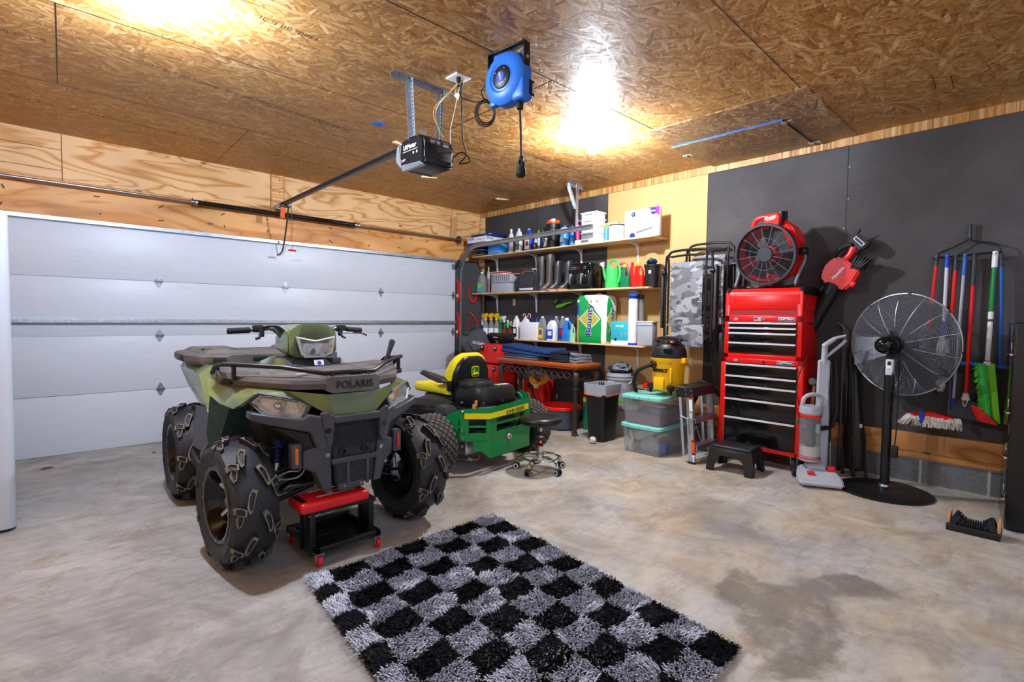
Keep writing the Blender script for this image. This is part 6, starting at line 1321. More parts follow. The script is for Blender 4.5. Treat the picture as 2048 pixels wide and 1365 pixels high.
def jug(label, u0, u1, vt, zs, xc, body, cap, lab=None, cat='jug', style='jug', group=None, rz=0, dep=.62, name=None, lab2=None, txt=None):
    (x, y), w_, h = pc(u0, u1, vt, zs, xc); t = thing(name or ('plastic_jug' if style == 'jug' else 'bottle'), label, cat, (x, y, zs), RZ+rz, group); r = w_/2
    if style == 'jug':
        o = rrect(w_, w_*dep, r*.45, 4)
        sec = [(.93, 0), (1, .03), (1, .55), (.96, .66), (.72, .82), (.34, .93), (.30, .94)]
        b = MB(); b.loft([[(px_*k, py_*k, zz*h) for px_, py_ in o] for k, zz in sec], body)
        b.tube([(r*.30, 0, h*.90), (r*.72, 0, h*.84), (r*.92, 0, h*.70), (r*.86, 0, h*.52)], r*.13, body, sm=3, seg=8); b.build('jug_body', t, ang=50)
        b = MB(); b.cyl((0, 0, h*.93), (0, 0, h), r*.32, cap, seg=16); b.build('cap', t)
        fy = -w_*dep/2
    elif style == 'handle':     # detergent bottle with a through handle
        b = MB(); o = rrect(w_*.96, w_*.5, r*.3, 3)
        b.loft([[(px_*k+dx*w_, py_*k, zz*h) for px_, py_ in o] for k, zz, dx in ((.94, 0, 0), (1, .04, 0), (1, .42, 0), (.94, .5, 0))], body)
        b.loft([[(px_*k+dx*w_, py_*k*1.0, zz*h) for px_, py_ in o] for k, zz, dx in ((.50, .45, -.22), (.46, .62, -.22), (.42, .82, -.16), (.30, .90, -.10))], body)
        b.tube([(w_*.36, 0, h*.44), (w_*.38, 0, h*.62), (w_*.22, 0, h*.80), (-w_*.05, 0, h*.86)], r*.20, body, sm=4, seg=8); b.build('jug_body', t, ang=50)
        b = MB(); b.cyl((-w_*.1, 0, h*.88), (-w_*.1, 0, h), r*.34, cap, seg=16); b.build('cap', t); fy = -w_*.25
    elif style == 'bottle':
        b = MB(); b.lathe([(0, 0), (r*.94, 0), (r, h*.02), (r, h*.62), (r*.85, h*.74), (r*.36, h*.86), (r*.34, h*.9)], body, seg=22, sc=(1, .8)); b.build('bottle_body', t)
        b = MB(); b.cyl((0, 0, h*.88), (0, 0, h), r*.38, cap, seg=14); b.build('cap', t); fy = -r*.8
    elif style == 'can':
        b = MB(); b.lathe([(0, 0), (r, 0), (r, h*.86), (r*.8, h*.9), (0, h*.9)], body, seg=24); b.build('can_body', t)
        b = MB(); b.cyl((0, 0, h*.87), (0, 0, h), r*.8, cap, seg=18); b.build('cap', t); fy = -r
    elif style == 'spray':
        b = MB(); b.lathe([(0, 0), (r*.9, 0), (r, h*.03), (r, h*.42), (r*.8, h*.55), (r*.38, h*.68), (r*.36, h*.74)], body, seg=20, sc=(1, .75)); b.build('bottle_body', t)
        b = MB(); b.cyl((0, 0, h*.71), (0, 0, h*.80), r*.42, cap, seg=14); b.hull([(-r*1.1, -r*.25, h*.93), (-r*1.1, r*.25, h*.93), (-r*1.1, -r*.25, h*.86), (-r*1.1, r*.25, h*.86), (r*.75, -r*.3, h), (r*.75, r*.3, h), (r*.6, -r*.3, h*.86), (r*.6, r*.3, h*.86), (0, -r*.3, h*.79), (0, r*.3, h*.79), (-r*.4, 0, h)], cap)
        b.tube([(-r*.5, 0, h*.86), (-r*.75, 0, h*.78), (-r*.7, 0, h*.70)], r*.11, cap, seg=6); b.build('spray_head', t); fy = -r*.75
    if lab:
        b = MB()
        if style in ('can',): b.lathe([(r*1.01, h*.06), (r*1.015, h*.06), (r*1.015, h*.82), (r*1.01, h*.82)], lab, seg=24)
        elif style in ('bottle', 'spray'): b.lathe([(r*1.012, h*.08), (r*1.02, h*.08), (r*1.02, h*(.55 if style == 'bottle' else .38)), (r*1.012, h*(.55 if style == 'bottle' else .38))], lab, seg=22, sc=(1, .8 if style == 'bottle' else .75))
        else: b.box((-w_*.02, fy-.001, h*.30), (w_*.72, .003, h*.42), lab)
        if lab2: b.box((0, fy-.0035, h*.34), (w_*.42, .003, h*.20), lab2)
        if txt: b.text(txt[0], h*.11, txt[1], (0, fy-.0045, h*.40), depth=.0006, bold=.0004, sx=.8)
        b.build('label', t)
    return t
def carton(label, u0, u1, u2, vt, zs, xf, m, dmax=.3, name='carton', cat='box', rz=0, group=None, fn=None, bev=.002):
    (x, y), W, D, h = px(u0, u1, u2, vt, zs, xf, dmax); t = thing(name, label, cat, (x, y, zs), RZ+rz, group)
    b = MB(); b.box((0, 0, h/2), (W, D, h), m, bev=bev); b.build('box_body', t)
    if fn: fn(t, W, D, h)
    return t
# ---- top shelf (z = S1)
def ep(t, W, D, h):
    b = MB(); b.box((0, -D/2-.0008, h*.72), (W*.995, .002, h*.52), 'white_paper'); b.box((W/2+.0008, 0, h*.72), (.002, D*.995, h*.52), 'white_paper')
    b.text('EPSON', h*.30, 'epson_blue', (-W*.28, -D/2-.0025, h*.80), depth=.0006, bold=.0005); b.text('EPSON', h*.30, 'epson_blue', (W/2+.0025, -D*.28, h*.80), xd=(0, 1, 0), depth=.0006, bold=.0005)
    b.text('ET-3850', h*.16, 'epson_blue', (W/2+.0025, D*.28, h*.70), xd=(0, 1, 0), depth=.0006); b.text('EcoTank', h*.16, 'epson_blue', (W*.18, -D/2-.0025, h*.72), depth=.0006); b.build('printed_panel', t)
c1 = carton('light blue box under the printer carton at the left end of the top shelf', 976, 1000, 1016, 487, S1, .19, 'sky_blue', .2)
t = thing('printer', 'grey flat scanner printer under the printer carton at the left end of the top shelf', 'printer', (.315, -.33, S1), RZ)
b = MB(); b.box((0, 0, .04), (.22, .24, .08), 'dark_grey', bev=.008); b.box((0, 0, .085), (.23, .25, .012), 'light_grey', bev=.004); b.box((.0, -.122, .045), (.15, .006, .03), 'black_gloss', bev=.002); b.box((0, -.125, .015), (.19, .02, .008), 'light_grey', bev=.002); b.build('printer_body', t)
t = thing('printer_carton', 'wide blue and white printer carton lying across the left end of the top shelf', 'box', (.31, -.37, S1+.115), RZ); b = MB(); b.box((0, 0, .075), (.40, .36, .15), 'epson_blue', bev=.002); b.build('box_body', t); ep(t, .40, .36, .15)
t = thing('flat_carton', 'flat dark blue carton lying on top of the printer carton', 'box', (.36, -.36, S1+.266), RZ); b = MB(); b.box((0, 0, .028), (.46, .26, .056), 'navy', bev=.002); b.box((.10, -.131, .028), (.03, .002, .03), 'sky_blue'); b.text('EPSON', .022, 'white_paper', (.20, -.132, .034), depth=.0006); b.build('box_body', t)
jug('clear grey-labelled jug, left of the two beside the blue boxes on the top shelf', 1016, 1029, 459, S1, .33, 'white_plastic', 'white_plastic', 'light_grey', style='bottle')
jug('white jug with green and grey label, right of the two beside the blue boxes', 1030, 1046, 458, S1, .30, 'white_plastic', 'white_plastic', 'mid_grey', txt=('30', 'white_paper'))
jug('blue and white striped detergent jug under the overhead door track', 1049, 1067, 458, S1, .32, 'deep_blue', 'light_grey', 'white_paper', lab2='red')
jug('slim grey bottle with yellow and navy label on the top shelf', 1067, 1075, 474, S1, .30, 'pale_grey', 'navy', 'navy', style='bottle', lab2='yellow')
jug('tall pale bottle with green cap, left of the black planter pot', 1073, 1081, 461, S1, .38, 'pale_grey', 'bright_green', None, style='bottle')
jug('dark bottle with green cap, touching the black planter pot', 1082, 1090, 460, S1, .40, 'navy', 'bright_green', None, style='bottle')
t = thing('work_light', 'white clamp with black hinge standing beside the black planter pot', 'clamp', (.27, hit(1091, 500, 'x', .27).y, S1), RZ); b = MB(); b.box((0, 0, .07), (.035, .03, .14), 'white_plastic', (0, .2, 0), bev=.006); b.box((.01, 0, .015), (.06, .05, .03), 'black_plastic', bev=.005); b.build('clamp_body', t)
(x, y), w_, h = pc(1091, 1121, 450, S1, .33)
t = thing('planter_pot', 'black plastic planter pot holding an orange bag on the top shelf', 'pot', (x, y, S1), RZ)
b = MB(); b.lathe([(0, 0), (w_*.36, 0), (w_*.46, h*.82), (w_*.50, h*.84), (w_*.50, h), (w_*.47, h), (w_*.44, h*.84), (w_*.34, .01), (0, .01)], 'black_plastic', seg=32); b.build('pot', t)
t = thing('candy_bag', 'orange and white candy bag heaped in the black planter pot', 'bag', (x, y, S1+h-.02), RZ); crumple(w_*.40, (1.05, .9, .62), 5, 'orange_plastic', amp=.35, c=(0, 0, .05)).build('bag', t); b = crumple(w_*.20, (1.1, .5, .8), 2, 'white_plastic', amp=.4, c=(.035, -.045, .06)); b.build('label', t)
jug('white tub with light blue label and navy lid on the top shelf', 1120, 1139, 452, S1, .33, 'white_plastic', 'navy', 'sky_blue', cat='tub', style='can', name='tub', lab2='white_paper')
jug('blue spray can between the white tub and the stacked white boxes', 1139, 1150, 452, S1, .28, 'deep_blue', 'navy', 'jug_blue', cat='can', style='can', name='spray_can')
jug('pink-lidded dark jar behind the blue spray can', 1151, 1160, 440, S1, .40, 'black_plastic', 'pink', 'pink', cat='jar', style='can', name='jar')
P = hit(1161, 470, 'x', .26); Q = hit(1194, 470, 'x', .26); yy = (P.y+Q.y)/2; WW = P.y-Q.y; TOP = hit(1178, 424, 'x', .26).z-S1
for k in range(4):
    hh = (TOP-.055)/4; t = thing('lidded_box', 'white lidded storage box, ' + ('lowest', 'second from bottom', 'third from bottom', 'topmost')[k] + ' of the four stacked', 'storage box', (.345, yy, S1+.055+k*hh), RZ, 'stacked white lidded boxes')
    b = MB(); b.box((0, 0, hh*.42), (WW*.92, .17, hh*.80), 'white_plastic', bev=.006); b.build('box_body', t); b = MB(); b.box((0, 0, hh*.88), (WW, .19, hh*.2), 'white_plastic', bev=.004); b.build('lid', t)
    b = MB(); b.tube([(-WW*.25, -.092, hh*.4), (-WW*.2, -.10, hh*.62), (WW*.2, -.10, hh*.62), (WW*.25, -.092, hh*.4)], .004, 'light_grey'); b.build('handle', t)
t = thing('cable_box', 'flat white plastic tray under the four stacked white boxes', 'tray', (.34, yy-.005, S1), RZ); b = MB(); b.box((.0, 0, .025), (WW*1.5, .24, .05), 'white_plastic', bev=.006); b.box((-.03, -.121, .026), (.11, .004, .03), 'mid_grey'); b.build('tray', t)
t = thing('wood_scrap', 'small pine wood scrap stuck out flat behind the white boxes on the top shelf', 'wood piece', (.49, hit(1222, 438, 'x', .49).y, S1+.24), RZ); b = MB(); b.box((0, 0, 0), (.20, .02, .045), 'pine', (0, -.05, 0)); b.build('board', t)
jug('green and blue slim tube standing beside the stacked white boxes', 1208, 1217, 450, S1, .30, 'lime', 'lime', 'sky_blue', cat='tube', style='can', name='wipes_tube')
(x, y), w_, h = pc(1217, 1250, 450, S1, .36)
t = thing('cake_carrier', 'white round tub with thin dark lid beside the vent cover box', 'tub', (x, y, S1), RZ); b = MB(); b.lathe([(0, 0), (w_*.48, 0), (w_*.5, .01), (w_*.5, h*.92), (0, h*.92)], 'white_plastic', seg=36); b.build('tub_body', t); b = MB(); b.lathe([(w_*.5, h*.9), (w_*.51, h*.92), (w_*.49, h*.98), (w_*.35, h), (0, h)], 'dark_grey', seg=36); b.build('lid', t)
def vent(t, W, D, h):
    b = MB(); f = -D/2-.001; b.prism([(W*.18, h), (W*.5, h), (W*.5, h*.68)], .002, 'magenta', 'xz', at=f-.0005); 
    b.cyl((W*.34, f-.003, h*.86), (W*.34, f, h*.86), W*.085, 'navy', seg=24); b.text('NEW', W*.06, 'white_paper', (W*.34, f-.0045, h*.86), depth=.0005)
    b.cyl((-W*.24, f-.003, h*.84), (-W*.24, f, h*.84), W*.06, 'navy', seg=24); b.text('K', W*.07, 'white_paper', (-W*.24, f-.0045, h*.84), depth=.0005); b.cyl((-W*.26, f-.003, h*.08), (-W*.26, f, h*.08), W*.08, 'navy', seg=24)
    b.prism([(-W*.15, h*.70), (W*.30, h*.76), (W*.36, h*.34), (-W*.15, h*.22)], .002, 'pale_grey', 'xz', at=f-.0008); b.prism([(-W*.15, h*.22), (W*.36, h*.34), (W*.30, h*.26), (-W*.13, h*.14)], .002, 'mid_grey', 'xz', at=f-.0012)
    b.text('Ventilation Cover', W*.05, 'mid_grey', (-W*.40, f-.002, h*.4), xd=(0, 0, 1), yd=(-1, 0, 0), depth=.0005); b.text('air deflector', W*.04, 'mid_grey', (-W*.46, f-.002, h*.35), xd=(0, 0, 1), yd=(-1, 0, 0), depth=.0005); b.build('printed_panel', t)
carton('white carton with grey square picture and purple corner on the top shelf', 1250, 1319, 1324, 412, S1, .25, 'white_paper', .09, fn=vent)
# ---- middle shelf (z = S2)
jug('clear jug with blue and green label at the left end of the middle shelf', 954, 974, 545, S2, .30, 'bottle_clear', 'white_plastic', 'teal_box', lab2='lime')
jug('slim bottle with yellow cap behind the left jug on the middle shelf', 973, 981, 534, S2, .42, 'pale_grey', 'yellow', 'cream', style='bottle')
def grey_tote(t, W, D, h):
    b = MB(); b.box((0, 0, h*.55), (W*1.05, D*1.05, .015), 'mid_grey', bev=.003)
    for k in range(9): b.box((-W*.42+k*W*.105, -D/2-.001, h*.8), (W*.04, .004, h*.34), 'mid_grey')
    b.build('ribbed_lid', t)
t = carton('grey ribbed utility box on the middle shelf with magazines on top', 982, 1021, 1034, 548, S2, .22, 'light_grey', .28, name='utility_box', cat='storage box', fn=grey_tote, bev=.012)
for k, (m, dz, lab) in enumerate((('cream', 0, 'cream magazine, bottom of the pile on the grey utility box'), ('white_paper', .012, 'white magazine, second in the pile on the grey utility box'), ('red', .024, 'red magazine, third in the pile on the grey utility box'), ('pale_grey', .032, 'pale grey magazine on top of the pile on the grey utility box'))):
    q = hit(1005, 545, 'x', .33); t = thing('magazine', lab, 'magazine', (.34-.01*k, q.y+.01*k, hit(1021, 548, 'x', .22).z+.003+dz), RZ+.06*(-1)**k, 'magazines on the grey utility box'); b = MB(); b.box((0, 0, .004), (.27, .21, .008), m, bev=.001); b.build('pages', t)
def dgbox(t, W, D, h):
    b = MB(); b.box((0, -D/2-.003, h*.45), (W*.7, .008, h*.6), 'dark_grey', bev=.004); b.box((0, -D/2-.004, .03), (W*.7, .012, .03), 'pale_grey', bev=.003)
    for s in (-1, 1): b.box((s*W*.46, -D/2-.004, h*.6), (.02, .02, h*.5), 'dark_grey', bev=.003)
    b.tube([(-W*.3, -.0, h), (-W*.28, 0, h+.03), (W*.28, 0, h+.03), (W*.3, 0, h)], .008, 'mid_grey'); b.build('latch_panel', t)
t = carton('dark green-black drawer case right of the grey utility box', 1034, 1072, 1080, 546, S2, .22, 'dark_grey', .26, name='tool_case', cat='tool case', fn=dgbox, bev=.01)
for k, (m, lab) in enumerate((('orange_plastic', 'orange paperback lying across the dark drawer case'), ('red', 'small red packet on the dark drawer case'), ('pale_grey', 'crumpled grey packet at the right of the dark drawer case'))):
    q = hit((1032, 1052, 1068)[k], 543, 'x', .32); t = thing('packet', lab, 'packet', (.33, q.y, hit(1055, 546, 'x', .22).z+(.0, .046, .046)[k]), RZ+(.3, -.2, .1)[k]); b = MB(); b.box((0, 0, .008), ((.15, .06, .06)[k], (.12, .05, .06)[k], .016), m, bev=.003); b.build('packet_body', t)
def boot(label, u, vt, xc, tall, m=None, r=.043):
    m = 'boot_brown' if tall > 2 else 'boot_black'
    P = hit(u, 560, 'x', xc); h = hit(u, vt, 'x', xc).z-S2; t = thing('rubber_boot', label, 'boot', (xc, P.y, S2), RZ+math.radians(-28), 'rubber boots on the middle shelf')
    b = MB(); secs = []
    for z, w_, d0, d1 in ((.0, .042, -.15, .05), (.02, .044, -.155, .052), (.05, .042, -.14, .05), (.075, .040, -.10, .05), (.10, .040, -.06, .05), (.15, .044, -.055, .05), (h*.7, r, -.055, .06), (h*.97, r*1.08, -.065, .07), (h, r*1.05, -.06, .075)):
        cy, ry = (d0+d1)/2, (d1-d0)/2; secs.append([(w_*math.cos(a), cy+ry*math.sin(a), z+(.02*math.sin(a) if z > h*.9 else 0)) for a in [2*PI*k/18 for k in range(18)]])
    b.loft(secs, m); b.build('boot_shaft', t, ang=60)
    b = MB(); b.loft([[(.047*math.cos(a), -.052+.108*math.sin(a), z) for a in [2*PI*k/20 for k in range(20)]] for z in (0, .016)], 'clay' if tall < 2 else 'dark_grey'); b.build('sole', t); return t
boot('tall dark brown rubber boot, leftmost on the middle shelf', 1084, 512, .36, 3); boot('tall dark brown rubber boot, second from the left', 1100, 508, .33, 3)
boot('short black rubber boot with tan sole, third from the left', 1116, 522, .32, 1); boot('short black rubber boot with tan sole, nearest the air fryer', 1137, 522, .33, 1)
t = thing('air_fryer', 'black two-basket air fryer in the middle of the middle shelf', 'air fryer', (.37, hit(1173, 560, 'x', .37).y, S2), RZ+math.radians(4))
h = hit(1170, 526, 'x', .26).z-S2
b = MB(); o = rrect(.33, .29, .06, 4); b.loft([[(x*.97, y*.97, .0) for x, y in o], [(x, y, .02) for x, y in o], [(x, y, h*.85) for x, y in o], [(x*.95, y*.95, h*.98) for x, y in o], [(x*.8, y*.8, h) for x, y in o]], 'black_gloss')
b.box((0, -.138, h*.80), (.29, .02, h*.26), 'black_gloss', (.25, 0, 0), bev=.004); b.build('housing', t)
b = MB()
for z_ in (.78, .84):
    for k in range(6): b.box((-.12+k*.022+(.10 if k > 3 else 0), -.156, h*z_), (.012, .002, .005), 'light_grey', (.25, 0, 0))
b.box((-.02, -.1565, h*.81), (.045, .002, .012), 'red_dark', (.25, 0, 0)); b.build('display', t)
for s in (-1, 1):
    b = MB(); b.box((s*.08, -.146, h*.34), (.135, .02, h*.5), 'black_satin', bev=.01); d_ = b.build('basket', t); b = MB(); b.box((s*.08-.03, -.175, h*.40), (.022, .05, h*.40), 'brushed', bev=.004); b.box((s*.08, -.165, h*.42), (.05, .03, h*.44), 'black_gloss', bev=.01); b.build('basket_handle', d_)
def can_(label, u0, u1, vt, xc, m, spout=True, rz=0, hf=.72):
    (x, y), w_, h = pc(u0, u1, vt, S2, xc); t = thing('watering_can', label, 'watering can', (x, y, S2), RZ+rz, 'plastic watering cans'); r = w_/2; b = MB(); b.lathe([(0, 0), (r, 0), (r*1.02, h*.2), (r*.93, h*.22), (r*.9, h*hf), (r*.78, h*hf), (r*.78, h*.2), (0, h*.1)], m, seg=28); b.build('can_body', t)
    b = MB(); b.tube([(-r*.5, 0, h*hf), (-r*.45, 0, h*.93), (r*.1, 0, h), (r*.8, 0, h*.93), (r*1.25, 0, h*.6), (r*1.1, 0, h*.28), (r*.9, 0, h*.2)], r*.16, m, sm=4, seg=8); b.build('handle', t)
    if spout: b = MB(); b.tube([(-r*.8, 0, h*.2), (-r*1.3, 0, h*.5), (-r*1.6, 0, h*.8)], [r*.3, r*.17, r*.14], m, sm=3); b.cyl((-r*1.55, 0, h*.78), (-r*1.8, 0, h*.92), r*.16, 'pale_grey', r2=r*.42, seg=16); b.build('spout', t)
can_('bright green plastic watering can on the middle shelf', 1210, 1240, 521, .30, 'bright_green'); can_('pink plastic watering can partly hidden behind the green watering can', 1226, 1258, 528, .44, 'pink', True)
jug('dark green detergent jug with yellow cap on the middle shelf', 1240, 1262, 529, S2, .31, 'dark_green', 'yellow', None, style='handle', dep=.5)
jug('red detergent jug with red cap, left of the two red ones', 1258, 1274, 525, S2, .36, 'red_plastic', 'red_dark', None, style='handle')
jug('red detergent jug with yellow cap and blue label, right of the two red ones', 1266, 1290, 526, S2, .29, 'red_plastic', 'yellow', None, style='handle')
(x, y), w_, h = pc(1287, 1323, 530, S2, .33); t = thing('nursery_pot', 'black nursery pot with a clear dome lid at the right end of the middle shelf', 'pot', (x, y, S2), RZ)
b = MB(); b.lathe([(0, 0), (w_*.40, 0), (w_*.46, h*.9), (w_*.5, h*.9), (w_*.5, h), (w_*.46, h), (w_*.38, .01), (0, .01)], 'black_plastic', seg=32); b.box((w_*.1, -w_*.46, h*.65), (.03, .003, .035), 'white_paper', bev=.001)
for k in range(6): b.cyl((w_*.41*math.cos(k+.3), w_*.41*math.sin(k+.3), h*.07), (w_*.42*math.cos(k+.3), w_*.42*math.sin(k+.3), h*.07), .012, 'deep_plastic', seg=10)
b.build('pot', t)
t2 = thing('dome_lid', 'clear plastic dome leaning in the black nursery pot', 'dome', (x, y, S2+h-.005), RZ, rot=(math.radians(15), 0, RZ)); b = MB(); b.lathe([(w_*.44, -.0), (w_*.44, .05), (w_*.40, .09), (w_*.25, .125), (0, .135), (0, .134), (w_*.249, .124), (w_*.398, .089), (w_*.438, .05), (w_*.438, 0)], 'dome_clear', seg=28); b.build('dome', t2)
t2 = thing('garden_glove', 'blue and black garden gloves stuffed in the black nursery pot', 'gloves', (x, y, S2+h-.01), RZ); crumple(.05, (1.1, .8, .6), 7, 'blue_fleece', amp=.4, c=(.0, -.01, .04)).build('glove', t2); b = MB(); b.sph((-.0, -.03, .06), .025, 'teal_box', seg=10); b.build('cuff', t2)
# ---- lowest shelf (z = S3)
jug('white spray bottle with cone top at the left end of the lowest shelf', 956, 970, 632, S3, .40, 'white_plastic', 'white_plastic', 'dark_green', style='bottle')
for k, (u, lab) in enumerate(((966, 'leftmost'), (977, 'middle'), (988, 'rightmost'))): jug('clear spray bottle with yellow trigger head, ' + lab + ' of the three', u-1, u+12, 627, S3, .36, 'bottle_clear', 'vac_yellow', 'white_paper', cat='spray bottle', style='spray', name='spray_bottle', group='yellow-headed spray bottles')
jug('dark green spray bottle with green label beside the yellow-headed ones', 996, 1008, 632, S3, .36, 'dark_green', 'lime', 'green', cat='spray bottle', style='spray', name='spray_bottle')
jug('black spray bottle with white trigger and red and white label', 1003, 1014, 632, S3, .30, 'black_plastic', 'white_plastic', 'red_dark', cat='spray bottle', style='spray', name='spray_bottle')
jug('green weed killer bottle with white cap on the lowest shelf', 1009, 1021, 640, S3, .38, 'green', 'white_plastic', 'dark_green', style='bottle')
jug('dark bottle with yellow nozzle left of the white sprayer jug', 1017, 1027, 643, S3, .34, 'black_plastic', 'yellow', 'red', style='bottle')
t = jug('white sprayer jug with black and red label and pump wand', 1025, 1041, 632, S3, .30, 'white_plastic', 'white_plastic', 'black_plastic', lab2='white_paper'); b = MB(); b.tube([(-.02, -.02, .16), (-.06, -.05, .19), (-.10, -.06, .22)], .004, 'white_plastic', sm=3); b.sph((-.10, -.06, .222), .010, 'white_plastic', seg=10); b.build('wand', t)
(x, y), w_, h = pc(1041, 1062, 634, S3, .38); t = jug('white jug with coiled white hose behind the plain white box', 1041, 1062, 634, S3, .40, 'white_plastic', 'white_plastic')
b = MB(); b.tube([(-.03, -.0, h), (-.04, -.02, h+.03), (0, -.02, h+.04), (.02, -.02, h+.01), (.05, -.02, h+.0), (.075, -.02, h+.04), (.11, -.02, h+.03), (.10, -.02, h-.02)], .004, 'white_plastic', sm=5); b.box((-.03, -.01, h+.005), (.03, .02, .02), 'red', bev=.003); b.box((.05, -.01, h+.0), (.02, .02, .02), 'red', bev=.003); b.build('hose', t)
carton('plain white square box on the lowest shelf', 1040, 1073, 1080, 645, S3, .22, 'white_paper', .16)
jug('blue and white trigger head bottle behind the plain white box', 1068, 1080, 636, S3, .42, 'deep_blue', 'deep_blue', None, style='bottle')
jug('clear jug with yellow and purple label right of the plain white box', 1076, 1094, 633, S3, .28, 'bottle_clear', 'white_plastic', 'yellow', lab2='blue')
jug('white bleach jug with blue label and blue cap on the lowest shelf', 1093, 1116, 638, S3, .28, 'white_plastic', 'deep_blue', 'deep_blue', lab2='white_paper')
jug('clear jug standing behind the white bleach jug', 1105, 1120, 633, S3, .42, 'bottle_clear', 'white_plastic', 'pale_grey')
jug('clear jug with blue and red label behind the blue detergent jug', 1117, 1133, 633, S3, .40, 'bottle_clear', 'white_plastic', 'deep_blue', lab2='red')
jug('glossy light blue detergent jug left of the paper towel pack', 1123, 1148, 636, S3, .30, 'jug_blue', 'white_plastic', None, style='handle')
jug('pale green jug tucked against the paper towel pack', 1139, 1152, 648, S3, .28, 'pale_green', 'pale_green', None, style='handle')
# paper towel pack
t = thing('paper_towel_pack', 'green and white wrapped bulk pack of paper towels on the lowest shelf', 'paper towel pack', (.335, 0, S3), RZ)
a_ = hit(1149, 640, 'x', .20).y; c_ = hit(1210, 640, 'x', .20).y; h = hit(1180, 590, 'x', .22).z-S3; t.location.y = (a_+c_)/2; W = a_-c_; D = .27
def towel_mat():
    t_ = NT('towel_wrap', .3, .5); q = t_.sep(t_.tc); u_ = t_.math('MULTIPLY', q[0], 1/W); v_ = t_.math('MULTIPLY', q[2], 1/h)
    side = t_.math('GREATER_THAN', q[0], W*.485); u_ = t_.math('ADD', t_.math('MULTIPLY', u_, t_.math('SUBTRACT', 1, side)), t_.math('MULTIPLY', t_.math('MULTIPLY', q[1], 1/D), side))
    c = t_.mix(t_.math('GREATER_THAN', t_.math('ADD', u_, t_.math('MULTIPLY', v_, 1.25)), 1.02), lin('12a24a'), lin('f0e6e2'))
    c = t_.mix(t_.math('MULTIPLY', t_.math('LESS_THAN', u_, -.36), t_.math('LESS_THAN', v_, .62)), c, lin('f0a81c'))
    c = t_.mix(t_.math('MULTIPLY', t_.math('LESS_THAN', u_, -.33), t_.math('MULTIPLY', t_.math('GREATER_THAN', v_, .58), t_.math('LESS_THAN', v_, .80))), c, lin('1f56c4'))
    c = t_.mix(t_.math('MULTIPLY', t_.math('GREATER_THAN', u_, .38), t_.math('LESS_THAN', v_, .55)), c, lin('f3ece2'))
    d = t_.math('ADD', t_.math('ABSOLUTE', t_.math('ADD', u_, .0)), t_.math('ABSOLUTE', t_.math('MULTIPLY', t_.math('SUBTRACT', v_, .50), 1.5)))
    c = t_.mix(t_.math('LESS_THAN', d, .36), c, lin('aee3d8')); c = t_.mix(t_.math('LESS_THAN', d, .31), c, lin('e6a24a')); c = t_.mix(t_.math('LESS_THAN', d, .22), c, lin('a8c43a'))
    t_.base(c); t_.bump(t_.noise(t_.tc, 14, 3), .35, .02)
towel_mat()
b = MB(); o = rrect(W, D, .07, 5)
b.loft([[(x*k+(.004*math.sin(i*2+z_*60)), y*k, z_*h) for i, (x, y) in enumerate(o)] for k, z_ in ((.93, 0), (.985, .04), (1, .15), (.985, .33), (1.0, .5), (.985, .66), (1.0, .82), (.97, .93), (.86, .985), (.6, 1.0))], 'towel_wrap'); body = b.build('wrapped_rolls', t, ang=60)
b = MB(); f = -D/2-.006
b.text('Bounty', h*.20, 'white_paper', (.005, f-.001, h*.48), xd=(.06, 0, 1), yd=(-1, 0, .06), depth=.001, bold=.006, sx=1.15); b.text('Bounty', h*.20, 'navy', (.005, f-.003, h*.48), xd=(.06, 0, 1), yd=(-1, 0, .06), depth=.0012, bold=.0015, sx=1.15)
b.text('Bounty', h*.16, 'white_paper', (W/2+.005, -.01, h*.46), xd=(0, .06, 1), yd=(0, -1, .06), depth=.001, bold=.005, sx=1.1); b.text('Bounty', h*.16, 'navy', (W/2+.007, -.01, h*.46), xd=(0, .06, 1), yd=(0, -1, .06), depth=.0012, bold=.0012, sx=1.1)
for x_ in (.02, .11): b.lathe([(0, .002), (.012, .002), (.018, .0)], 'handle_wood', c=(x_, f+.004, h*.86), axis='-y', seg=14, sc=(.7, 1))
b.box((-W*.36, f-.0, h*.87), (.035, .002, .03), 'pale_grey'); b.build('printed_text', t)
b = MB(); b.tube([(.02, -.04, h*.99), (.05, -.02, h+.02), (.09, 0, h*.99)], .008, 'orange_plastic', sm=3); b.build('carry_strap', t)
def moxie(t, W, D, h):
    b = MB(); f = -D/2-.001; b.box((0, f, h*.09), (W*.99, .002, h*.18), 'white_paper'); b.text('moxie', h*.16, 'white_paper', (-.0, f-.001, h*.80), depth=.0006, bold=.0012); b.sph((W*.20, f+.006, h*.34), h*.14, 'cat_fur', sc=(1.0, .08, 1.0)); b.sph((-W*.06, f+.006, h*.30), h*.15, 'mop_white', sc=(1.1, .08, .9))
    for s in (-1, 1): b.prism([(W*.20+s*h*.05, h*.42), (W*.20+s*h*.12, h*.42), (W*.20+s*h*.11, h*.56)], .003, 'cat_fur', 'xz', at=f)
    b.cyl((-W*.22, f-.002, h*.22), (-W*.22, f, h*.22), h*.07, 'navy', seg=16); b.build('printed_panel', t)
carton('teal and white carton with animal picture right of the paper towels', 1222, 1257, 1259, 643, S3, .22, 'teal_box', .14, fn=moxie, name='litter_carton')
jug('tall white water filter cartridge with blue ends standing on the lowest shelf', 1257, 1276, 588, S3, .26, 'white_plastic', 'deep_blue', None, cat='filter cartridge', style='can', name='filter_cartridge')
q = [o for o in bpy.data.objects if o.get('label', '').startswith('tall white water')][0]; (x, y), w_, h = pc(1257, 1276, 588, S3, .26); b = MB(); b.cyl((0, 0, 0), (0, 0, .025), w_/2*1.04, 'deep_blue', seg=24); b.cyl((0, 0, h-.03), (0, 0, h+.002), w_/2*1.04, 'deep_blue', seg=24); b.build('end_cap', q)
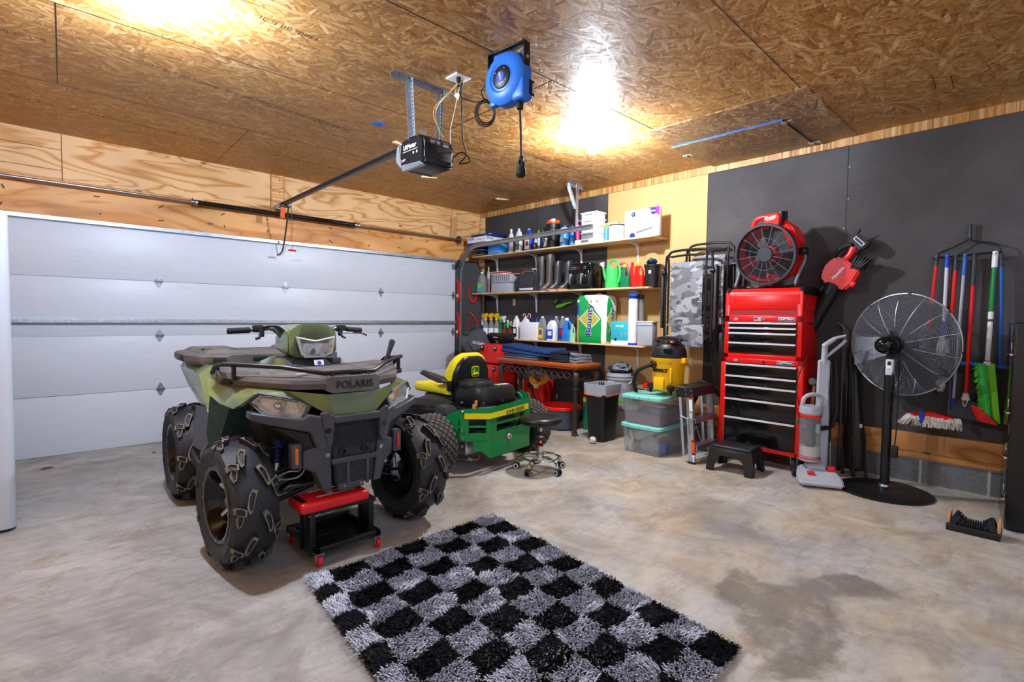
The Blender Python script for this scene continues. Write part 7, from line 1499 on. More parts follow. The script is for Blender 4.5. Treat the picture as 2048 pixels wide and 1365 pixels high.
(x, y), w_, h = pc(1274, 1288, 590, S3, .37); t = thing('filter_cartridge', 'clear wrapped filter cartridge with dark cap behind the white one', 'filter cartridge', (x, y, S3), RZ); b = MB(); b.lathe([(0, 0), (w_*.46, 0)]+[(w_*(.5 if k % 2 else .46), h*.93*k/24) for k in range(25)]+[(0, h*.93)], 'frosted', seg=24); b.build('cartridge', t); b = MB(); b.cyl((0, 0, h*.92), (0, 0, h), w_*.52, 'dark_grey'); b.build('end_cap', t)
def lidbin(t, W, D, h):
    b = MB(); b.box((0, 0, h-.008), (W*1.06, D*1.06, .016), 'pale_grey', bev=.004); b.box((0, -D/2-.003, h*.86), (W*.9, .012, .014), 'pale_grey', bev=.004); b.build('lid', t)
carton('grey kitchen bin with clear lid at the right end of the lowest shelf', 1273, 1305, 1316, 643, S3, .24, 'light_grey', .2, name='food_container', cat='container', fn=lidbin, bev=.02)
# things hanging on the board between the shelves
q = hit(1029, 605, 'x', WX-.01); t = thing('air_freshener', 'small yellow and black packet hanging on the black wall between shelves', 'packet', (WX-.016, q.y, q.z), RZ); b = MB(); b.box((0, 0, 0), (.05, .006, .095), 'pale_grey', bev=.001); b.box((0, -.004, -.005), (.035, .003, .05), 'yellow'); b.text('R', .035, 'black_plastic', (0, -.0065, 0), depth=.0006); b.build('packet_body', t)
q = hit(1118, 612, 'x', WX-.03); t = thing('lime_trimmer', 'lime green and black garden tool hanging on the black wall between shelves', 'garden tool', (WX-.05, q.y, q.z), RZ)
b = MB(); b.tube([(-.02, 0, -.01), (.06, 0, .0), (.15, 0, .03), (.24, 0, .04)], [.022, .026, .014, .006], 'lime', sm=3, seg=10); b.build('tool_body', t); b = MB(); b.tube([(-.03, 0, .0), (-.07, 0, .03), (-.06, 0, .09), (-.01, 0, .10), (.01, 0, .05), (-.03, 0, .02)], .011, 'black_plastic', sm=4); b.tube([(-.06, .0, .04), (-.02, -.01, .08)], .008, 'lime'); b.build('guard', t)
# ================================================================== CONSOLE TABLE WITH CLOTH PILE
TBx0, TBx1, TBy0, TBy1 = -.34, .08, -1.36, -2.66
T = thing('console_table', 'orange-brown wooden console table with wrought iron scroll legs under the folded blankets', 'table', ((TBx0+TBx1)/2, (TBy0+TBy1)/2, 0), RZ)
L_, D_ = TBy0-TBy1, TBx1-TBx0
b = MB()
for k, (e, z0, z1) in enumerate(((.0, .755, .79), (-.018, .745, .757), (-.034, .728, .747))): b.box((0, 0, (z0+z1)/2), (L_+2*e, D_+2*e, z1-z0), 'wood_brown', bev=.004)
b.build('tabletop', T)
for sx in (-1, 1):
    for sy in (-1, 1):
        b = MB(); x, y = sx*(L_/2-.06), sy*(D_/2-.05)
        b.tube([(x-sx*.05, y-sy*.03, .73), (x+sx*.012, y+sy*.012, .67), (x+sx*.012, y+sy*.012, .60), (x, y, .53)], [.016, .036, .034, .022], 'bronze', sm=4, seg=10)
        b.lathe([(.022, .53), (.030, .525), (.030, .505), (.022, .50)], 'bronze', c=(x, y, 0), seg=16)
        for k in range(4): a = PI/4+k*PI/2; b.tube([(x+.013*math.cos(a), y+.013*math.sin(a), .5), (x+.013*math.cos(a), y+.013*math.sin(a), .06), (x+.03*math.cos(a), y+.03*math.sin(a), .0)], .0095, 'bronze', seg=7)
        b.build('leg', T)
b = MB()
for s in (-1, 1):
    pts = [(s*(L_/2-.12)*(1-k/24), -D_/2+.03, .66+.035*math.sin(k*.75)) for k in range(20)]; b.tube(pts, .007, 'bronze', sm=2)
    pts = [(s*(L_/2-.12)*(1-k/24), -D_/2+.03, .66-.035*math.sin(k*.75)) for k in range(20)]; b.tube(pts, .007, 'bronze', sm=2)
for cx, cz, r, ph, tn in ((-.06, .665, .06, 0, 1), (.07, .665, .06, PI, -1), (.0, .64, .045, PI/2, 1), (-.10, .63, .035, 1, -1), (.11, .63, .035, 2, 1)):
    b.tube([(cx+r*(1-k/26)*math.cos(ph+tn*k*.42), -D_/2+.03, cz+r*(1-k/26)*math.sin(ph+tn*k*.42)) for k in range(24)], .008, 'bronze', seg=7)
for s in (-1, 1): b.tube([(s*(L_/2-.06), -D_/2+.06, .62), (s*(L_/2-.05), 0, .64), (s*(L_/2-.06), D_/2-.06, .62)], .008, 'bronze', sm=3)
b.build('scrollwork', T)
def fold(name, lab, cx, cy, z, L, W, h, m, rz=0, cat='blanket', layers=3, grp=None, sag=.0):
    t = thing(name, lab, cat, (cx, cy, z), RZ+rz, grp); b = MB(); lh = h/layers
    for k in range(layers):
        n = 22; V = []
        o = rrect(L*(1-.03*k), W*(1-.04*k), .04, 4); rnd = random.Random(int(L*1000)+k)
        rings = []
        for kk, zz in ((.97, 0), (1, .25), (1.0, .75), (.97, 1.0), (.5, 1.06)):
            rings.append([(x*kk+.006*math.sin(i*1.7+k), y*kk+.006*math.cos(i*2.3+k), (k+zz)*lh+(sag*noise.noise(Vector((x*4, y*4, k)))+.012*noise.noise(Vector((x*14, y*14, k*3))) if kk != .5 else sag*noise.noise(Vector((x*2, y*2, k))))) for i, (x, y) in enumerate(o)])
        rings = [[(p[0], p[1], max(0.0005, p[2])) for p in r] for r in rings]
        b.loft(rings, m)
    o = b.build('folded_cloth', t, ang=70); return t
fold('folded_blanket', 'folded dark denim cloth at the left end of the console table', -.14, -1.72, .791, .62, .34, .055, 'faded_denim', layers=2, sag=.01)
fold('folded_blanket', 'large royal blue fleece blanket draped over the cloth pile on the console table', -.13, -1.80, .848, .80, .37, .095, 'blue_fleece', rz=.03, layers=2, sag=.09)
fold('folded_jeans', 'folded blue and black jeans pile at the right end of the console table', -.12, -2.30, .791, .28, .32, .115, 'dark_cloth', layers=4, cat='jeans', sag=.01)
fold('folded_blanket', 'grey marl cloth roll at the right end of the console table', -.10, -2.51, .791, .13, .30, .10, 'grey_marl', layers=3, sag=.02)
# ---- under and beside the table
t = thing('mop_bucket', 'dark grey round tub with red rim and basket under the console table', 'bucket', (-.06, -2.20, 0), RZ)
b = MB(); b.lathe([(0, 0), (.17, 0), (.20, .02), (.225, .22), (.23, .24), (.215, .24), (.19, .03), (0, .02)], 'slate_plastic', seg=36); b.build('tub', t); b = MB(); b.lathe([(.20, .235), (.235, .235), (.235, .26), (.225, .27), (.20, .26), (.15, .22), (.05, .20), (0, .20)], 'red_plastic', seg=36); b.build('basket', t)
t = thing('shop_bottle', 'dark green bottle with black cap and yellow label under the right end of the table', 'bottle', (.12, -2.46, 0), RZ); b = MB(); b.lathe([(0, 0), (.06, 0), (.062, .30), (.05, .36), (.03, .40)], 'dark_green', seg=24); b.build('bottle_body', t); b = MB(); b.cyl((0, 0, .39), (0, 0, .47), .05, 'black_plastic'); b.build('cap', t); b = MB(); b.box((0, -.061, .35), (.05, .01, .05), 'yellow'); b.build('label', t)
t = thing('yellow_cord', 'coil of yellow extension cord hanging under the console table', 'cord', (-.05, -1.86, .55), RZ); b = MB()
for k in range(6): b.tube([(.10*math.cos(a+k*.2)*(1+.06*k)-.05, .02*k-.05, .09*math.sin(a+k*.2)*(1-.05*k)) for a in [2*PI*q/24 for q in range(24)]], .006, 'cord_yellow', closed=True, seg=7)
b.tube([(.0, 0, .10), (0.02, 0, .165)], .004, 'black_metal'); b.build('coil', t)
t = thing('shop_hose', 'black ribbed hose looping on the floor under the console table', 'hose', (.0, -1.95, .0), RZ); b = MB(); b.tube([(-.35, .02, .62), (-.30, .0, .40), (-.18, -.03, .24), (.0, -.05, .18), (.2, .0, .17), (.3, .15, .10), (.2, .3, .03), (-.2, .3, .03)], .019, 'black_rubber', sm=6, seg=12); b.build('hose', t)
t = thing('red_cable', 'thin red cable dangling under the console table', 'cable', (-.02, -1.98, 0), RZ); b = MB(); b.tube([(-.05, 0, .62), (-.03, 0, .45), (.0, 0, .30), (.02, 0, .12), (.0, .05, .005)], .004, 'red', sm=4); b.build('cable', t)
t = thing('black_case', 'black hard case standing on the floor against the wall under the table', 'case', (.36, -1.95, 0), RZ); b = MB(); b.box((0, 0, .26), (.36, .20, .50), 'black_plastic', bev=.02); b.box((0, -.105, .50), (.12, .02, .03), 'dark_grey', bev=.006); b.box((-.1, -.102, .3), (.03, .01, .05), 'steel'); b.build('case_body', t)
t = thing('red_gas_can', 'red fuel can beside the table leg behind the trash bin', 'fuel can', (.30, -2.50, 0), RZ); b = MB(); b.box((0, 0, .13), (.16, .26, .26), 'red_plastic', bev=.03, seg=3); b.tube([(0, -.08, .26), (0, -.03, .31), (0, .04, .31), (0, .09, .26)], .014, 'red_plastic', sm=3); b.build('can_body', t); b = MB(); b.tube([(0, -.1, .26), (0, -.13, .34)], .016, 'yellow'); b.build('spout', t)
t = thing('wheel_chock', 'small brass and black wheel brush lying by the green mower under the table', 'tool', (-.34, -1.86, 0), RZ); b = MB(); b.box((0, 0, .03), (.10, .06, .06), 'dark_grey', bev=.01); b.build('chock', t)
# red rolling tote stack with black pull handle
t = thing('rolling_toolbox', 'red rolling toolbox with black pull handle behind the yellow mower seat', 'toolbox', (.02, -.99, 0), RZ)
b = MB()
for s in (-1, 1): b.tube([(s*.20, .15, .2), (s*.20, .12, .80), (s*.21, .06, 1.03)], .021, 'black_plastic', sm=2, seg=8)
b.hull([(x, y, z) for x in (-.24, .24) for y, z in ((.10, 1.0), (-.06, .985), (-.08, 1.035), (.08, 1.085))], 'black_plastic', bev=.02); b.box((.02, -.07, 1.02), (.08, .006, .018), 'white_plastic', (.4, 0, 0)); b.build('pull_handle', t)
for k, (z0, z1, d) in enumerate(((.06, .40, .40), (.42, .66, .36), (.68, .93, .32))):
    b = MB(); b.box((0, 0, (z0+z1)/2), (.42, d, z1-z0), 'red_plastic', bev=.02)
    for q in range(5): b.box((-.16+.08*q, -d/2-.002, (z0+z1)/2), (.02, .01, (z1-z0)*.8), 'red_plastic', bev=.003)
    for s in (-1, 1): b.box((s*.13, -d/2-.006, z1-.05), (.05, .014, .07), 'black_plastic', bev=.004); b.box((s*.13, -d/2-.014, z1-.04), (.03, .004, .02), 'pale_grey')
    b.build('tool_tray', t)
for s in (-1, 1): b = MB(); b.cyl((s*.19, .16, .09), (s*.235, .16, .09), .09, 'black_rubber', seg=24, bev=.01); b.cyl((s*.236, .16, .09), (s*.24, .16, .09), .05, 'red_plastic', seg=20); b.build('wheel', t)
t = thing('red_tote', 'open red tool tote standing left of the console table legs', 'toolbox', (-.42, -1.10, 0), RZ+.2)
b = MB(); b.box((0, 0, .24), (.30, .24, .48), 'red_plastic', bev=.03, seg=3); b.box((0, -.123, .36), (.2, .01, .06), 'black_plastic', bev=.004); b.box((0, 0, .49), (.26, .2, .03), 'deep_plastic', bev=.01); b.build('tote_body', t); b = MB(); b.tube([(-.13, 0, .48), (-.11, 0, .58), (.11, 0, .58), (.13, 0, .48)], .013, 'black_plastic', sm=3); b.build('handle', t)
t = thing('red_case', 'red hard case standing under the left part of the console table', 'case', (.30, -1.5, 0), RZ); b = MB(); b.box((0, 0, .24), (.36, .22, .48), 'red_plastic', bev=.02); b.box((.05, -.114, .40), (.08, .01, .05), 'white_plastic', bev=.002); b.box((-.08, -.114, .40), (.05, .012, .06), 'black_plastic', bev=.004); b.build('case_body', t)
# grey spin mop wringer head
q = hit(950, 692, 'y', -.72)
t = thing('mop_wringer', 'dark grey tilted mop bucket with white lettering behind the yellow mower seat', 'mop bucket', (q.x, -.72, .96), 0, rot=(0, math.radians(-32), math.radians(-12)))
b = MB(); b.hull([(x, y, z) for y in (-.11, .11) for x, z in ((-.15, -.10), (.15, -.14), (.17, .08), (.10, .15), (-.06, .17), (-.16, .08))], 'slate_plastic', bev=.025, seg=3); b.box((.0, 0, .16), (.18, .15, .01), 'deep_plastic'); b.build('bucket_body', t)
b = MB(); b.text('O-Cedar', .055, 'white_plastic', (-.01, -.115, -.02), xd=(.75, 0, -.66), yd=(.66, 0, .75), depth=.001, bold=.001); b.build('logo_print', t)
b = MB(); b.cyl((.05, 0, -.12), (.40, 0, -.60), .013, 'pale_grey'); b.build('mop_handle', t)
# tall black sled with red trim in the corner behind the door track
t = thing('plastic_sled', 'tall black plastic sled with red curved trim standing in the corner behind the door track', 'sled', (.16, -.13, 0), math.radians(-35))
b = MB(); b.prism([(-.19, 0), (.20, 0), (.22, .4), (.22, 1.95), (.15, 2.10), (-.12, 2.10), (-.20, 1.95), (-.20, .4)], .03, 'deep_plastic', 'xz', bev=.012); b.build('sled_body', t)
b = MB()
for (cx, cz, rx, rz_) in ((.09, 1.78, .075, .27), (.09, 1.22, .07, .30)):
    pts = [(cx+rx*math.cos(a), -.02, cz+rz_*math.sin(a)) for a in [PI*.98+PI*1.06*k/18 for k in range(19)]]; b.tube(pts, [.010+.016*math.sin(PI*k/18) for k in range(19)], 'red_dark', seg=8, flat=(1, 1))
b.tube([(.03, -.02, 1.36), (.10, -.022, 1.30), (.14, -.02, 1.22)], .02, 'red_dark', sm=3)
b.tube([(-.15, -.02, 1.5), (-.12, -.02, 1.62), (-.12, -.02, 1.74), (-.15, -.02, 1.84)], [.008, .022, .024, .008], 'red', sm=3); b.tube([(-.15, -.02, .98), (-.12, -.02, 1.1), (-.12, -.02, 1.25), (-.15, -.02, 1.36)], [.008, .022, .024, .008], 'red', sm=3); b.build('trim', t)
q = hit(941, 500, 'x', .2)

# ================================================================== RAKE HEAD RACK WITH BROOMS
WXs = WX
def hang(u, v, x=.455): return hit(u, v, 'x', x)
t = thing('rake_head_rack', 'old black rake head screwed to the wall, holding a row of broom handles', 'tool rack', (WX-.03, -5.71, 1.80), RZ)
b = MB(); b.tube([(.0, 0, .22), (.0, -.005, .14), (-.03, -.01, .10), (-.12, -.02, .05), (-.18, -.03, .02), (-.20, -.03, -.02)], .006, 'black_metal', sm=5); b.tube([(.0, 0, .22), (.0, -.005, .14), (.03, -.01, .10), (.10, -.02, .085), (.16, -.03, .06), (.18, -.03, .0)], .006, 'black_metal', sm=5)
b.cyl((0, 0, .10), (0, 0, .23), .010, 'black_metal'); b.tube([(-.20, -.03, -.01), (.18, -.03, .01)], .007, 'black_metal')
for k in range(15): x = -.20+.38*k/14; b.tube([(x, -.03, -.01+.02*k/14), (x, -.05, -.012+.02*k/14), (x, -.085, -.03+.02*k/14)], [.005, .004, .002], 'black_metal', seg=6)
b.build('rake_head', t)
def stick(label, top, bot, parts, name='broom', cat='broom', extra=None, group=None):
    P0 = hang(*top); P1 = hit(bot[0], bot[1], 'x', bot[2] if len(bot) > 2 else .46); t = thing(name, label, cat, tuple(P0), 0, group); d = P1-P0; L = d.length
    for nm, f0, f1, r, m in parts:
        b = MB(); b.cyl(d*f0, d*f1, r, m, seg=14, bev=min(.003, r*.3)); b.build(nm, t)
    if extra: extra(t, d, L)
    return t
stick('short red handle with grey end, leftmost on the rake rack', (1875, 508), (1858, 660, .47), [('end_cap', 0, .16, .013, 'dark_grey'), ('handle', .15, 1, .0115, 'red')], 'extension_pole', 'pole')
def fluffy(t, d, L):
    b = crumple(.075, (.75, .5, 1.0), 6, 'mop_white', amp=.35, c=d*.66); b.build('mop_head', t); b = MB(); b.cyl(d*.48, d*.62, .016, 'deep_blue', seg=12); b.build('collar', t); b = crumple(.06, (.7, .5, .9), 2, 'mop_white', amp=.4, c=d*.93); b.build('lower_mop_head', t)
stick('white handled fluffy mop with blue collar, second on the rake rack', (1895, 508), (1880, 790, .44), [('end_cap', 0, .10, .014, 'deep_blue'), ('handle', .09, .6, .0115, 'pale_grey'), ('lower_handle', .6, 1, .009, 'dark_steel')], 'dust_mop', 'mop', fluffy)
stick('short red handle with black end behind the pedestal fan, third on the rake rack', (1913, 510), (1899, 690, .47), [('end_cap', 0, .18, .014, 'dark_grey'), ('handle', .17, .68, .013, 'red'), ('lower_rod', .68, 1, .010, 'black_metal')], 'extension_pole', 'pole')
stick('light grey metal handle with blue end, fourth on the rake rack', (1931, 508), (1905, 815, .44), [('end_cap', 0, .14, .013, 'handle_blue'), ('handle', .13, .95, .010, 'light_grey'), ('socket', .94, 1, .015, 'deep_blue')], 'extension_pole', 'pole')
def push(t, d, L):
    e = d; ux_ = Vector((0, -1, -.12)).normalized()
    b = MB(); V = [(e+ux_*a+Vector((x, 0, z))) for a, x, z in ((-.045, -.03, 0), (.06, -.03, 0), (-.045, .03, 0), (.06, .03, 0), (-.10, -.035, -.14), (.19, -.035, -.14), (-.10, .035, -.14), (.19, .035, -.14))]
    b.hull(V, 'deep_plastic', bev=.006); b.build('bristles', t)
    b = MB()
    for k in range(9): a = .085+.012*k; q0 = e+ux_*(.035+.0055*k)+Vector((-.034, 0, -.03)); q1 = e+ux_*a*1.0+Vector((-.040, 0, -.135)); b.tube([q0, q1], [.005, .007], 'red', seg=6)
    b.build('red_bristles', t); b = MB(); b.lathe([(.016, .03), (.022, .0), (.03, -.02), (.02, -.03)], 'mop_white', c=e+Vector((0, 0, .02)), seg=14); b.tube([e+Vector((-.02, .02, .02)), e+Vector((-.04, .0, -.05)), e+Vector((-.03, -.02, .02))], .003, 'cream', sm=3); b.build('twine', t)
stick('long red handled broom with black bristles and red corner, fifth on the rake rack', (1950, 508), (1931, 800, .42), [('end_cap', 0, .22, .014, 'dark_grey'), ('handle', .20, 1, .0125, 'red')], 'broom', 'broom', push)
def duster(t, d, L):
    e = d; b = MB(); n = 12
    for sgn, m, w_ in ((1, 'lime', .055), (-1, 'bright_green', .03)):
        secs = []
        for k in range(n+1):
            f = k/n; c = e+Vector((.0 if sgn > 0 else -.03, -.02*f*3 if sgn > 0 else (.03-.06*f), -.02-.43*f)); w2 = (w_*(1-.35*f) if sgn > 0 else w_*(1-.4*f))*.75
            secs.append([c+Vector((-.012, -w2, 0)), c+Vector((-.02, 0, 0)), c+Vector((-.012, w2, 0)), c+Vector((.012, w2, 0)), c+Vector((.012, -w2, 0))])
        b.loft(secs, m)
    rnd = random.Random(5)
    for k in range(260):
        f = rnd.random(); c = e+Vector((-.03, (.03-.06*f)+rnd.uniform(.0, .035), -.02-.40*f)); b.tube([c, c+Vector((-.012+rnd.uniform(-.01, .0), rnd.uniform(.004, .02), -.018))], [.005, .003], 'bright_green' if rnd.random() < .6 else 'lime', seg=4)
    b.build('duster_head', t); b = MB(); b.box(e+Vector((-.02, 0, -.02)), (.012, .04, .03), 'white_plastic', bev=.003); b.build('clip', t)
stick('green and white handled duster with lime fringed head, sixth on the rake rack', (1991, 503), (1975, 722, .43), [('end_cap', 0, .15, .017, 'white_plastic'), ('handle', .14, .55, .0145, 'jd_green'), ('joint', .55, .62, .016, 'white_plastic'), ('ring', .62, .64, .0165, 'jd_dark'), ('lower_handle', .64, 1, .0155, 'white_plastic')], 'duster', 'duster', duster)
def squee(t, d, L):
    b = MB(); b.tube([d+Vector((0, .22, .02)), d+Vector((0, -.10, -.0))], .016, 'handle_blue'); b.box(d+Vector((0, .06, -.02)), (.008, .34, .03), 'black_rubber'); b.build('squeegee_head', t)
stick('blue handled squeegee with wide blue head, rightmost on the rake rack', (2003, 508), (2000, 736, .47), [('end_cap', 0, .12, .012, 'dark_grey'), ('handle', .11, 1, .0105, 'handle_blue')], 'squeegee', 'squeegee', squee)
# string mop lying on the sill with red and blue head
P = hit(1862, 838, 'x', .38); t = thing('string_mop', 'short white string mop with red and blue collar resting on the wall sill', 'mop', tuple(P), 0)
b = MB(); b.tube([(0, .13, .015), (0, -.0, .03), (0, -.17, .0)], [.018, .022, .018], 'red', seg=10); b.box((0, .055, .01), (.055, .035, .085), 'deep_blue', bev=.01); b.build('collar', t)
b = MB(); rnd = random.Random(11)
for k in range(230):
    y = rnd.uniform(-.17, .15); 
    if .035 < y < .075: continue
    l_ = rnd.uniform(.055, .09); dx = rnd.uniform(-.03, .012); b.tube([(rnd.uniform(-.015, .01), y, .02), (dx-.01, y+(.015 if y > .1 else 0)+rnd.uniform(-.01, .01), -.01), (dx, y+(.05 if y > .1 else -.0)+rnd.uniform(-.015, .015)*1.5, .02-l_)], [.005, .0055, .004], 'mop_white', seg=5)
b.build('mop_strings', t, smooth=True); t['category'] = 'mop'
b = MB(); b.tube([(.02, -.10, .04), (.03, -.10, .2), (.04, -.09, .5)], .010, 'dark_steel'); b.build('handle', t)

# ================================================================== BLACK CABINET, BOOT SCRAPER, FRIDGE, LITTER
t = thing('black_cabinet', 'tall black metal cabinet with chrome hinges at the right edge of the photo', 'cabinet', (-.24, -6.01, 0), math.radians(6))
b = MB(); b.box((.25, -.32, .655), (.50, .64, 1.29), 'black_gloss', bev=.006); b.build('cabinet_body', t)
b = MB(); b.box((-.008, -.32, .66), (.016, .63, 1.27), 'black_satin', bev=.004); dd = b.build('door', t)
for z in (1.10, .74, .46, .20):
    b = MB(); b.tube([(-.01, .0, z), (-.02, .012, z), (.03, .02, z), (.05, .012, z)], .008, 'chrome', sm=3); b.box((.09, .004, z+.05), (.02, .008, .05), 'chrome', bev=.003); b.build('hinge', dd)
t = thing('boot_scraper', 'black boot scraper brush with wooden end blocks on the floor by the black cabinet', 'boot brush', (-.43, -5.885, 0), RZ)
b = MB(); b.box((0, 0, .022), (.25, .15, .04), 'black_plastic', bev=.004); b.build('base', t)
for s in (-1, 1):
    b = MB(); b.box((s*.115, -.0, .07), (.016, .10, .075), 'handle_wood', bev=.002); b.build('end_block', t)
    b = MB()
    for i in range(7):
        for j in range(4): b.tube([(s*(.105-j*.007), -.05+.016*i, .045), (s*(.075-j*.012), -.05+.016*i, .105-.01*j)], .004, 'deep_plastic', seg=5)
    b.box((s*.085, 0, .07), (.03, .11, .06), 'deep_plastic', (0, s*-.4, 0)); b.build('brush', t)
b = MB(); 
for i in range(12): b.box((-.06+.011*i, .0, .055), (.007, .11, .022), 'deep_plastic', bev=.001)
b.build('floor_brush', t)
t = thing('white_refrigerator', 'glossy white upright refrigerator at the left edge, in front of the roll-up door', 'refrigerator', (-5.065, -1.50, 0), 0)
b = MB(); b.prism(rrect(.72, 1.06, .05, 6), 1.82, 'white_gloss', 'xy', at=.93); b.box((0, 0, .02), (.66, .98, .04), 'dark_grey'); b.build('cabinet_body', t, ang=30)
t = thing('dead_leaf', 'curled brown leaf on the floor near the left end of the roll-up door', 'leaf', (*hit(95, 938, 'z', 0).xy, .004), .3); b = MB(); b.hull([(-.05, -.014, 0), (.05, -.008, 0), (.045, .014, 0), (-.04, .016, 0), (0, 0, .014), (-.03, 0, .012)], 'leaf_brown', bev=.002); b.build('leaf', t)
t = thing('dead_leaf', 'small brown leaf on the floor by the rear wheel of the quad bike', 'leaf', (*hit(308, 906, 'z', 0).xy, .003), .9); b = MB(); b.hull([(-.02, -.01, 0), (.025, -.008, 0), (.02, .012, 0), (-.02, .01, 0), (0, 0, .010)], 'leaf_brown'); b.build('leaf', t)
for k, (u, v, rz, lab) in enumerate(((800, 288, .4, 'left of the door opener'), (858, 354, -.3, 'just under the door opener'), (1004, 398, -.2, 'near the far corner'))):
    P = hit(u, v, 'z', CH); t = thing('wood_shim', 'small pine shim nailed to the board ceiling ' + lab, 'shim', (P.x, P.y, CH-.012), rz); b = MB(); b.prism([(-.09, -.008), (.09, .004), (.09, .011), (-.09, .011)], .035, 'pine', 'xz'); b.build('shim', t)
P = hit(757, 248, 'z', CH); t = thing('blue_ceiling_disc', 'small blue round disc stuck on the board ceiling left of the opener', 'disc', (P.x, P.y, CH), 0); b = MB(); b.lathe([(0, -.012), (.035, -.012), (.05, -.006), (.05, 0)], 'handle_blue', seg=28); b.build('disc', t)

# ================================================================== GARAGE DOOR OPENER
OP = thing('garage_door_opener', 'black garage door opener with white lens hanging from the ceiling by metal straps', 'door opener', (-2.625, -3.17, 2.29), 0)
b = MB(); b.hull([(x, y, z) for x in (-.125, .125) for y, z in ((-.14, .0), (-.14, .15), (-.10, .195), (.12, .195), (.14, .15), (.14, .0))]+[(-.10, -.15, .05), (.10, -.15, .05)], 'black_satin', bev=.016, seg=3); b.box((0, -.01, .004), (.21, .24, .012), 'black_satin', bev=.003); b.build('housing', OP)
hs = kids(OP)[-1]
b = MB(); b.hull([(-.13, .10, -.012), (-.13, .14, .18), (-.13, .19, .06), (-.13, .18, .16), (.13, .19, .06), (.13, .18, .16), (.13, .14, .18), (.13, .10, -.012)], 'frosted', bev=.008); b.hull([(-.135, -.12, .012), (-.13, .12, .03), (-.118, -.14, -.01), (-.10, .12, -.016), (-.12, .12, -.01), (-.09, -.13, -.014)], 'frosted', bev=.003); b.build('light_lens', OP)
b = MB(); b.text('LiftMaster', .045, 'white_plastic', (-.1272, .015, .135), xd=(0, -1, 0), yd=(0, 0, 1), depth=.0008, bold=.001, sx=.85); b.box((-.1265, .01, .108), (.001, .18, .004), 'white_plastic'); b.text('1/2HP', .022, 'white_plastic', (-.1272, .095, .055), xd=(0, -1, 0), depth=.0008)
for y in (-.03, -.07): b.cyl((-.1275, y, .085), (-.126, y, .085), .009, 'cream', seg=10)
for (x, z, w_, h_) in ((-.05, .15, .04, .03), (-.005, .15, .03, .03), (-.05, .10, .03, .02), (.0, .10, .04, .03), (.055, .14, .05, .05), (.06, .08, .05, .03), (-.03, .055, .05, .02)):
    b.box((x, -.1415, z), (w_, .001, h_), 'mid_grey'); b.box((x, -.1422, z), (w_*.9, .001, h_*.16), 'white_plastic')
b.build('printed_label', hs)
b = MB()
for x in (-.20, .20): pass
perf(b, (-.27, 0, CH-2.29-.003), (.20, 0, CH-2.29-.003), .035, (0, 1, 0)); perf(b, (-.125, 0.0, CH-2.29), (-.10, 0, .17), .034, (0, 1, 0)); perf(b, (.125, 0.0, CH-2.29), (.11, 0, .17), .034, (0, 1, 0))
b.box((-.09, .02, .20), (.06, .10, .006), 'galvanized'); b.box((.09, .02, .20), (.05, .08, .006), 'galvanized'); b.box((-.07, -.06, .215), (.05, .004, .04), 'galvanized'); b.build('hanging_strap', OP)
b = MB(); P0, P1 = Vector((-.01, .12, .205)), Vector((.10, 3.05, .215)); dd_ = (P1-P0).normalized()
R_ = dd_.to_track_quat('Y', 'Z').to_matrix().to_4x4(); b.T = Matrix.Translation((P0+P1)/2) @ R_; L__ = (P1-P0).length
b.box((0, 0, 0), (.006, L__, .036), 'dark_steel'); b.box((0, 0, .018), (.03, L__, .003), 'dark_steel'); b.box((0, 0, -.018), (.03, L__, .003), 'dark_steel'); b.tube([(.022, -L__/2, .008), (.022, L__/2, .008)], .004, 'black_metal'); b.tube([(-.022, -L__/2, .008), (-.022, L__/2, .008)], .004, 'black_metal'); b.build('rail', OP)
E_ = P1
b = MB(); b.box(E_+Vector((.0, .03, -.01)), (.06, .10, .05), 'galvanized', bev=.003); b.cyl(E_+Vector((-.03, -.08, 0)), E_+Vector((.03, -.08, 0)), .024, 'steel'); b.box(E_+Vector((.02, -.20, -.01)), (.05, .10, .06), 'dark_steel', bev=.004); b.build('header_bracket', OP)
b = MB(); b.tube([E_+Vector((.03, -.20, -.02)), E_+Vector((.035, -.10, -.28)), E_+Vector((.03, -.0, -.50)), E_+Vector((.0, .06, -.54))], .009, 'dark_steel', seg=6, sm=2); b.box(E_+Vector((-.01, .075, -.52)), (.07, .012, .12), 'galvanized', bev=.002); b.build('door_arm', OP)
b = MB(); b.box(E_+Vector((-.03, -.19, -.10)), (.055, .003, .11), 'orange_plastic', (0, .05, .3)); b.build('warning_tag', OP)
b = MB(); b.tube([E_+Vector((.06, -.20, -.03)), E_+Vector((.065, -.20, -.50))], .0025, 'red_dark'); b.tube([E_+Vector((.025, -.20, -.505)), E_+Vector((.105, -.20, -.505))], .010, 'red'); b.build('release_cord', OP)
